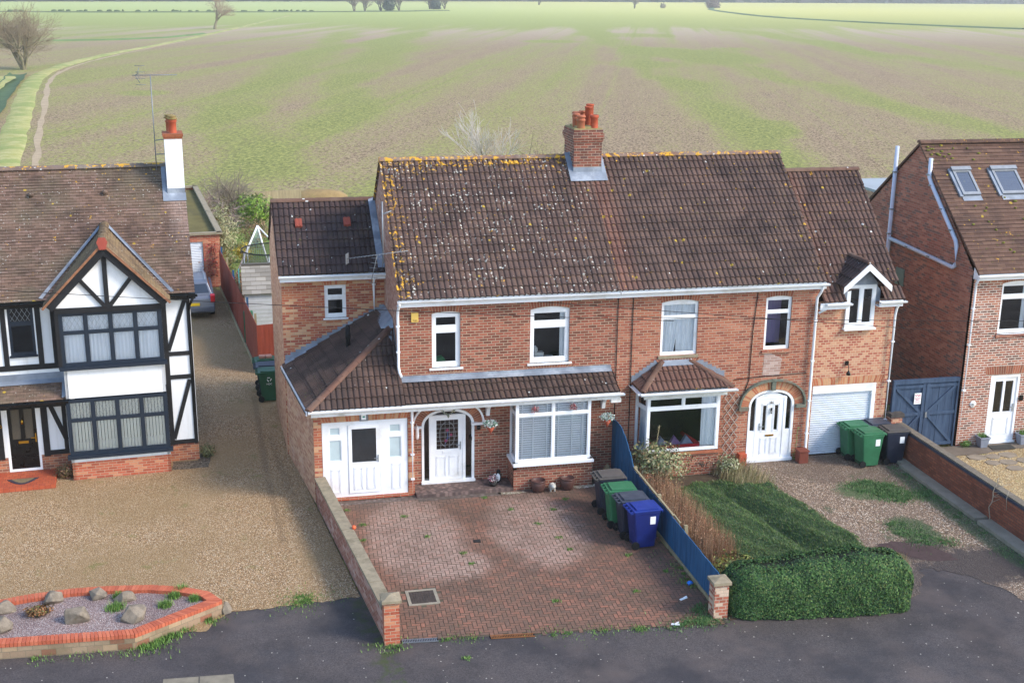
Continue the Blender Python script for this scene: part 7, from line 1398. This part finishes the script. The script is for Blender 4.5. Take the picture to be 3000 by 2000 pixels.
m = MB(); m.poly([(-.66, -1.965, 1.04), (.66, -1.965, 1.04), (.56, -1.77, 1.38), (-.56, -1.77, 1.38)]); m.poly([(.775, -1.75, 1.04), (.75, .6, 1.04), (.625, .1, 1.4), (.64, -1.6, 1.4)]); m.poly([(-.775, -1.75, 1.04), (-.75, .6, 1.04), (-.625, .1, 1.4), (-.64, -1.6, 1.4)]); m.poly([(-.64, .9, 1.03), (.64, .9, 1.03), (.55, .2, 1.42), (-.55, .2, 1.42)]); part('windows', m, glassmat('car_glass', refl=1.5, thru=.05), C_)
for sx in (-1, 1): m = MB(); m.obox((sx*.78, -2.15, .85), (.09, 0, 0), (0, .1, .02), (0, 0, .15)); part('tail_lamp', m, plain('lamp_red', '#c01a28', .2, .1, 5), C_, bev=.015); m = MB(); m.tube([(sx*.52, -1.5, 1.5), (sx*.52, .1, 1.52)], .018, 6); part('roof_rail', m, steel, C_)
for sx in (-1, 1):
    for y in (-1.4, 1.35): m = MB(); m.tube([(sx*.68, y, .32), (sx*.86, y, .32)], .32, 18); w_ = part('wheel', m, rubber, C_); m = MB(); m.tube([(sx*.85, y, .32), (sx*.87, y, .32)], .2, 14); part('rim', m, steel, w_)
m = MB(); m.box(-.26, .26, -2.265, -2.25, .58, .7); part('number_plate', m, plain('plate_yellow', '#d9b92c', .4), C_); m = MB(); m.box(-.84, .84, -2.29, -2.2, .32, .52); part('bumper', m, plain('bumper_grey', '#5d626c', .5), C_, bev=.03)
# shed
S_ = thing('shed', 'white boarded shed with grey felt tile roof behind the red-brown fence', 'shed', (-2.9, 16.2, 0), world=True)
m = MB()
for k in range(13): m.box(-3.86, -1.3, 15.28-.012*(k % 1), 15.4, .15*k, .15*k+.147); m.obox((-2.58, 15.29, .15*k+.07), (1.28, 0, 0), (0, .012, 0), (0, -.008, .07))
m.box(-3.86, -1.3, 15.4, 18.4, 0, 1.95); part('boarding', m, plain('shed_white', '#c9cdd2', .7, .2, 4, dirt='#a7abb0'), S_); m = MB(); roof_tiles(m, (0, 15.15, 1.93), (1, 0, 0), (0, 1.7, .78), 7, lambda t: -3.95, lambda t: -1.2, style='plain', lip=.02); roof_tiles(m, (0, 18.55, 1.93), (1, 0, 0), (0, -1.7, .78), 7, lambda t: -3.95, lambda t: -1.2, style='plain', lip=.02)
g = G('shed_felt_tiles'); c, f_ = g.brick(g.uv(), .38, .265, .005); a = g.ramp(c, [(0, '#8f887c'), (.3, '#9a9388'), (.6, '#847d72'), (.8, '#a39b8e')], 'CONSTANT'); a = g.mix(f_, a, '#6a655c'); part('roof', m, g.done(a, .9), S_)
m = MB(); m.box(-3.95, -1.2, 16.75, 16.95, 2.70, 2.76); part('ridge_cap', m, plain('felt_dark', '#5c574f', .9), S_); m = MB(); m.prism([(-3.9, 15.2, 1.9), (-3.9, 16.85, 2.66), (-3.9, 18.5, 1.9)], (-.03, 0, 0)); part('barge_board', m, slat_white, S_)
# trampoline
netg = G('safety_net'); netg.done('#3c4038', .9, alpha=.35); net_mat = netg.mat
T_ = thing('trampoline', 'garden trampoline with black hoop and dark safety net behind the shed', 'trampoline', (-2.55, 24.2, 0)); m = MB(); m.tube([(1.35*cos(k*pi/16), 1.35*sin(k*pi/16), 1.8) for k in range(33)], .03, 6); part('top_hoop', m, rubber, T_); m = MB(); m.tube([(1.3*cos(k*pi/16), 1.3*sin(k*pi/16), .75) for k in range(33)], .04, 6); [m.tube([(1.33*cos(a), 1.33*sin(a), 0), (1.33*cos(a), 1.33*sin(a), 1.8)], .022, 6) for a in [k*pi/3+.4 for k in range(6)]]; part('frame', m, steel, T_)
m = MB(); m.lathe([(0, .76), (1.25, .76)], (0, 0, 0), 24); part('mat', m, rubber, T_); m = MB(); m.lathe([(1.3, .78), (1.34, 1.78)], (0, 0, 0), 28); part('safety_net', m, net_mat, T_)
N_t = thing('goal_net', 'tall white tent-shaped sports net behind the trampoline', 'net', (-3.3, 25.9, 0)); ap = V3((.2, 0, 2.55)); fe = [V3((-.95, -.5, .2)), V3((.75, -.5, .2)), V3((.75, .7, .1)), V3((-.8, .8, .1))]
m = MB(); [m.tube([p, ap], .04, 6) for p in fe]; m.tube([fe[0], fe[1]], .03, 6); m.tube([ap, V3((.9, .2, 1.7)), V3((.95, -.1, .2))], .04, 6); part('pole', m, slat_white, N_t); m = MB()
for (a, b) in ((0, 1), (1, 2), (3, 0)):
    for k in range(1, 9): t = k/9; m.tube([fe[a].lerp(ap, t), fe[b].lerp(ap, t)], .008, 3); m.tube([fe[a].lerp(fe[b], t), ap], .006, 3)
part('netting', m, plain('net_teal', '#9fc4b8', .8), N_t)
m = MB(); m.tube([(-4.05, 19.4, 0), (-4.05, 19.4, 2.0)], .025, 6); part('clothes_post', m, plain('teal_paint', '#3f8a86', .5), None, 'thin teal metal post beside the red-brown fence', cat='post')
bush('hedge_shrub', 'brown leafy hedge plant between fence and shed', 'shrub', (-3.95, 21.0, .8), (.35, .9, .8), 1500, .05, leafmat('brown_hedge', ['#6a4f38', '#7d5f42', '#59432f', '#8a6a48']), 12)
o = MB(); o.box(-3.95, -3.6, 15.0, 15.2, .1, 1.3); part('water_butt', o, plain('green_plastic', '#2f7a5c', .5), None, 'green plastic container wedged between fence and white shed', cat='container')
# shrubs and trees behind
iv = leafmat('ivy_leaf', ['#5a6a38', '#6f7f42', '#48562f', '#8a8a58', '#7a7a4c', '#3f4a2c'])
bush('evergreen_bush', 'rounded bright green bush at the field edge behind the trampoline', 'bush', (-3.0, 39.5, .9), (1.15, .9, .95), 2600, .08, leafmat('bright_evergreen', ['#6a8a2c', '#7f9c34', '#557528', '#8aa83f', '#48651f']), 13)
bush('creeper_bush', 'tangled grey-green creeper beside the flat garage roof', 'bush', (-4.75, 31.0, 1.3), (.75, 3.2, 1.4), 3600, .07, leafmat('creeper_leaf', ['#8a8a5c', '#9a9a70', '#6f7048', '#7a6a50', '#b0a880', '#56603a']), 14, thick=.8)
bush('brown_shrub', 'round brown winter shrub in front of the bright green bush', 'shrub', (-3.1, 33.5, .8), (.85, .8, .8), 1800, .05, leafmat('brownshrub', ['#7d6448', '#8f7452', '#6a5540', '#9a8058']), 15)
bush('yellow_shrub', 'small golden yellow shrub near the trampoline hoop', 'shrub', (-3.75, 30.0, .5), (.5, .45, .5), 800, .05, leafmat('goldleaf', ['#c2a838', '#d0b84c', '#a8922f', '#8a8a38']), 16)
bush('brown_shrub', 'brown twiggy shrub at the fence end beside the trampoline', 'shrub', (-4.55, 27.0, .6), (.4, .8, .7), 900, .05, leafmat('brownshrub2', ['#8a7a4c', '#7a8a44', '#9a8a5c', '#6a7a3c']), 17)
tree('sprawling bare shrub with fine grey twigs at the field edge behind the garages', (-4.3, 41, 0), 3.5, 5.0, 51, stems=7, lv=5, name='bare_shrub', up=-.05, kids=(4, 4, 4, 3, 3), tm=twig, twr=.012)
tree('smaller sprawling grey shrub leaning over the garage corner', (-5.5, 37.5, 0), 2.9, 4.4, 52, stems=5, lv=4, name='bare_shrub', up=-.1, kids=(4, 4, 4, 4), tm=twig_pink)
tree('slender bare tree with pinkish twigs rising behind the lichened ridge', (11.3, 41.5, 0), 7.6, 5.2, 77, lv=5, up=.12, twr=.032, tm=plain('twig_silver', '#c4bab2', .9), kids=(5, 4, 3, 3, 2), name='bare_tree', r0=.13, fork=.3)
tree('low bare bush behind the ridge left of the big chimney', (13.6, 41, 0), 4.9, 3.4, 78, lv=5, up=.12, kids=(5, 4, 3, 2, 2), tm=bark, name='bare_shrub', r0=.1)
m = MB(); m.blob((1.2, 47.5, .1), (1.9, .9, .7), 4, .06, 8); part('earth_mound', m, plain('straw_mound', '#9a8258', .95, .4, 3, dirt='#7a7a3c', bump=.8), None, 'heap of straw-coloured earth just over the side extension ridge', cat='mound')
GB = thing('outbuilding', 'low grey flat-roofed outbuilding seen between garage wing and right-hand gable', 'outbuilding', (35, 31, 0), world=True); m = MB(); m.box(31, 41, 24, 35.4, 0, 2.35); part('wall', m, brick_flank, GB); m = MB(); m.box(30.9, 41.2, 23.8, 35.6, 2.35, 2.5); part('roof', m, plain('flat_roof_grey', '#9fa5a8', .7, .2, .6), GB)
m = MB(); boards(m, (-3, 45.5, 0), (0, 46.2, 0), 1, 1, bw=.2); part('timber_fence', m, bare_wood, None, 'weathered low garden fence along the field behind the side extension', cat='fence')
# ditch and banks on the left
BK = [(-19.5, 55), (-20.6, 66), (-26.5, 117), (-31, 160), (-30.6, 190), (-26.5, 224), (-16, 283), (2, 400), (25, 560)]
def ribbon(pts, prof, wob=.3, seed=1, step=4):
    P = [V3((*p, 0)) for p in pts]; C2 = []
    for i in range(len(P)-1):
        k = max(1, int((P[i+1]-P[i]).length/step)); p0, p1, p2, p3 = P[max(i-1, 0)], P[i], P[i+1], P[min(i+2, len(P)-1)]
        for j in range(k): t = j/k; C2.append(.5*((2*p1)+(p2-p0)*t+(2*p0-5*p1+4*p2-p3)*t*t+(3*p1-p0-3*p2+p3)*t**3))
    C2.append(P[-1]); rnd = random.Random(seed); m = MB(); rows = []
    for i, c in enumerate(C2):
        d = (C2[min(i+1, len(C2)-1)]-C2[max(i-1, 0)]).normalized(); n = V3((d.y, -d.x, 0)); rows.append([c+n*(o+rnd.uniform(-wob, wob))+UP*(z+rnd.uniform(-.05, .05) if z > 0 else z) for o, z in prof])
    m.grid(rows, 0, True); return m
bankm = G('verge_grass'); bp_ = bankm.pos(); a = bankm.mix(bankm.sst(bankm.noise(bp_, .8, 5, .7), .35, .65), '#9a9850', '#b2aa74'); a = bankm.mix(bankm.sst(bankm.noise(bp_, .25, 4), .45, .6), a, '#8c9450'); bank_mat = bankm.done(a, .95, bankm.bump(bankm.noise(bp_, 3, 4), .6, .1))
struct('field_verge', ribbon(BK, [(-1.2, -.06), (-.8, .05), (.1, .09), (.8, .04), (1.2, -.06)], .15), bank_mat)
struct('field_track', ribbon([(x+2.2, y) for x, y in BK[:7]], [(-.3, -.03), (0, -.028), (.3, -.03)], .18, 2), plain('bare_track', '#b39c7c', .95, .4, 1, bump=.4))
struct('ditch', ribbon([(x-3.0, y) for x, y in BK[:3]]+[(-34.5, 168)], [(-1.3, .3), (-.7, .0), (0, -.04), (.7, .02), (1.2, .2)], .15, 3), plain('ditch_grass', '#4a6238', .9, .4, .6, dirt='#5f7040', bump=.8))
struct('ditch_bank', ribbon([(x-7.2, y) for x, y in BK[:3]]+[(-36.5, 160)], [(-2.2, -.05), (-1.2, .2), (0, .3), (1.6, .25), (2.9, .2)], .2, 4), bank_mat)
struct('far_ditch', ribbon([(289, 395), (273, 446), (265.8, 510), (270, 594), (313, 771), (350, 866)], [(-2.2, -.04), (-1, .35), (.3, .5), (1.5, .1), (2.2, -.04)], .4, 5, 12), plain('far_ditch_grass', '#4f6a38', .95, .4, .3)); struct('field_margin', ribbon([(-500, 570), (-104, 589), (-47, 596), (63, 640), (120, 690)], [(-2., -.04), (-.5, .5), (.6, .4), (2, -.04)], .5, 6, 15), plain('far_margin', '#5d6b3c', .95, .4, .2)); 
struct('field_margin', ribbon([(-300, 290), (-90, 283), (-30, 290), (-10, 330)], [(-1.2, -.04), (0, .3), (1.2, -.04)], .3, 7, 12), plain('far_margin_green', '#6f8a48', .95, .4, .2))
# trees out in the fields
tree('wide multi-stemmed bare tree by the ditch at the left edge', (-35.3, 179, 0), 10.8, 13, 61, stems=8, lv=5, kids=(4, 4, 4, 3, 3), mt=bark_lich, tm=plain('twig_brown', '#9a8970', .9), r0=.32, up=.1, twr=.035, name='bare_tree', leafm=leafmat('dry_leaf', ['#a08a68', '#8f8a5a', '#b09a78']), nl=900)
tree('single bare tree standing in the field right of the wide one', (-7.4, 370, 0), 11.5, 10.5, 62, lv=5, kids=(5, 4, 4, 3, 3), mt=bark_lich, tm=plain('twig_buff', '#a8927a', .9), r0=.5, up=.1, twr=.05, name='bare_tree', leafm=leafmat('dry_leaf_pale', ['#b09a78', '#9a8a62', '#8a8058']), nl=1600)
farg = 'bare trees far out in the field'; farbase = tree('far bare tree, leftmost of the line beyond the field', (63, 651, 0), 13, 12, 63, stems=4, lv=4, kids=(5, 4, 4, 4), mt=bark, tm=plain('twig_far', '#96887c', .9), r0=.5, twr=.09, group=farg)
for (x, y, z_, sc, lb) in [(69, 655, 0, .8, 'far bare tree second from the left of the distant clump'), (80, 676, 0, 1.0, 'far bare tree in the middle of the distant clump'), (86, 690, 0, 1.15, 'far bare tree towards the right of the distant clump'), (92, 690, 0, .95, 'far bare tree at the right end of the distant clump'), (118, 742, 0, 1.15, 'far bare tree of the separate pair, left one'), (128, 748, 0, .8, 'far bare tree of the separate pair, right one'), (274, 820, 0, .8, 'far bare tree alone right of centre near the top edge'), (240, 960, 0, 1.0, 'far bare tree nearest the dark wood near the top centre')]:
    c = dup(farbase, (x, y, z_), x*.7, lb, farg); c.scale = (sc, sc, sc)
bush('dark_evergreen', 'small dark evergreen standing in the distant clump', 'tree', (84, 672, 3), (3.2, 3, 3.4), 900, .9, leafmat('dark_ivy', ['#3f4a3a', '#4d5a42', '#36402f']), 18, stems=False); bush('dark_evergreen', 'small dark evergreen under the separate pair of far trees', 'tree', (120.5, 736, 2.4), (3, 3, 3.2), 900, .9, leafmat('dark_ivy2', ['#3a4638', '#4a5640']), 19, stems=False)
bush('field_bush', 'small round brown bush far out right of centre', 'bush', (350, 866, 2.6), (5.2, 4, 3.2), 900, .9, leafmat('far_bush', ['#7a6458', '#8a7264', '#6a584c']), 20, stems=False); bush('field_bush', 'tiny pale bush between the lone far tree and the brown bush', 'bush', (305, 849, 1.6), (2, 2, 2), 250, .6, leafmat('far_bush2', ['#8a8068', '#9a8c74']), 21, stems=False)
rnd = random.Random(90); m = MB(); P = []
for k in range(16000):
    t = rnd.random(); x = -1400+4200*t; yb = 924+(x+157)*.63 if x < 270 else 1193+(x-270)*.25; P.append((x, yb+rnd.uniform(0, 40), rnd.random()**.6*(15+5*sin(x*.011)+3*sin(x*.043)+2.5*sin(x*.17))))
leaves(m, P, 6.5, rnd, 0, None, .8); core = MB(); rows = [[(xx, 30+(924+(xx+157)*.63 if xx < 270 else 1193+(xx-270)*.25), z) for xx in [-1400+200*i for i in range(23)]] for z in (-1, 12)]; core.grid(rows); ff = len(core.f)
m.v, off_ = m.v, len(m.v); m.v.extend(core.v); m.f.extend([tuple(i+off_ for i in f) for f in core.f]); m.m.extend(core.m); m.sm.extend(core.sm); part('distant_wood', m, leafmat('far_wood', ['#4a4a4c', '#54504e', '#434a48', '#5d5856', '#3f4240'], .95, .0), None, 'dark distant wood along the horizon', cat='wood', kind='stuff')
rnd = random.Random(91); m = MB(); 
for k in range(60): x = -110+rnd.random()*150; y = 588+(x+104)*.3+rnd.uniform(-3, 3); m.blob((x, y, .4), (rnd.uniform(.4, 1.6), .6, rnd.uniform(.4, .9)), k, .2, 4)
part('ditch_bushes', m, plain('far_shrub_green', '#4d5f34', .95), None, 'line of little dark bushes along the far field ditch', cat='bushes', kind='stuff')
# cables
def cable(label, pts, r=.008):
    m = MB(); m.tube(pts, r, 5); part('overhead_cable', m, rubber, None, label, cat='cable', group='telephone wires crossing the street side')
def sag(a, b, s=.15, n=12): a, b = V3(a), V3(b); return [a.lerp(b, k/n)-UP*s*4*(k/n)*(1-k/n) for k in range(n+1)]
cable('thin overhead wire passing in front of the timbered gable and side extension', sag((-14, -3, 7.2), (6.5, -3, 5.2), .1)); cable('thin overhead wire crossing the upper windows of the orange-red house', sag((3.0, -3, 5.85), (20, -3, 3.9), .02)); cable('thin overhead wire running level across the orange-red house and garage wing', sag((4.4, -3, 5.42), (22, -3, 4.45), .05))

# ================================================================== CAMERA, SKY, SUN
cam = bpy.data.cameras.new('camera'); co = bpy.data.objects.new('camera', cam); col.objects.link(co); scene.camera = co
CX_, CY_, CZ_, yaw, pit, rol, foc = CAM
F_ = V3((-sin(yaw)*cos(pit), cos(yaw)*cos(pit), -sin(pit))); Rt = V3((cos(yaw), sin(yaw), 0)); U2 = Rt.cross(F_); R3 = Rt*cos(rol)+U2*sin(rol); U3 = -Rt*sin(rol)+U2*cos(rol)
co.matrix_world = Matrix(((R3.x, U3.x, -F_.x, CX_), (R3.y, U3.y, -F_.y, CY_), (R3.z, U3.z, -F_.z, CZ_), (0, 0, 0, 1)))
cam.sensor_width = 36; cam.lens = foc/3000*36; cam.clip_end = 9000; cam.clip_start = .5
SE, SA = radians(SUN_EL), radians(SUN_AZ)   # azimuth from +x towards +y
sd_ = V3((cos(SE)*cos(SA), cos(SE)*sin(SA), sin(SE)))
sl = bpy.data.lights.new('sun', 'SUN'); sl.energy = SUN_E; sl.angle = radians(SUN_ANG); sl.color = (1, .91, .79); so = bpy.data.objects.new('sun', sl); col.objects.link(so); so.rotation_euler = sd_.to_track_quat('Z', 'Y').to_euler(); so.location = (30, -20, 40)
wd_ = bpy.data.worlds.new('World'); scene.world = wd_; wd_.use_nodes = True; nt = wd_.node_tree; bg = nt.nodes['Background']; sky = nt.nodes.new('ShaderNodeTexSky'); sky.sky_type = 'NISHITA'; sky.sun_disc = False; sky.sun_elevation = SE; sky.sun_rotation = pi/2-SA; sky.air_density = 1.; sky.dust_density = .8; sky.ozone_density = 1.
nt.links.new(sky.outputs[0], bg.inputs[0]); bg.inputs[1].default_value = SKY
scene.view_settings.view_transform = 'Standard'; scene.view_settings.look = 'None'; scene.view_settings.gamma = 1; scene.view_settings.exposure = EXPO
scene.cycles.max_bounces = 6; scene.cycles.transparent_max_bounces = 12
if HAZE:
    m = MB(); m.box(-3500, 3500, -70, 2500, -1.1, 26); h = part('haze', m, [], None, 'thin pale winter haze over the fields', cat='haze', kind='stuff'); hm_ = bpy.data.materials.new('haze_air'); hm_.use_nodes = True; t = hm_.node_tree; t.nodes.clear(); v = t.nodes.new('ShaderNodeVolumePrincipled'); o = t.nodes.new('ShaderNodeOutputMaterial'); v.inputs['Color'].default_value = (1, .97, .9, 1); v.inputs['Density'].default_value = HAZE; v.inputs['Anisotropy'].default_value = .3; t.links.new(v.outputs[0], o.inputs['Volume']); h.data.materials.append(hm_)
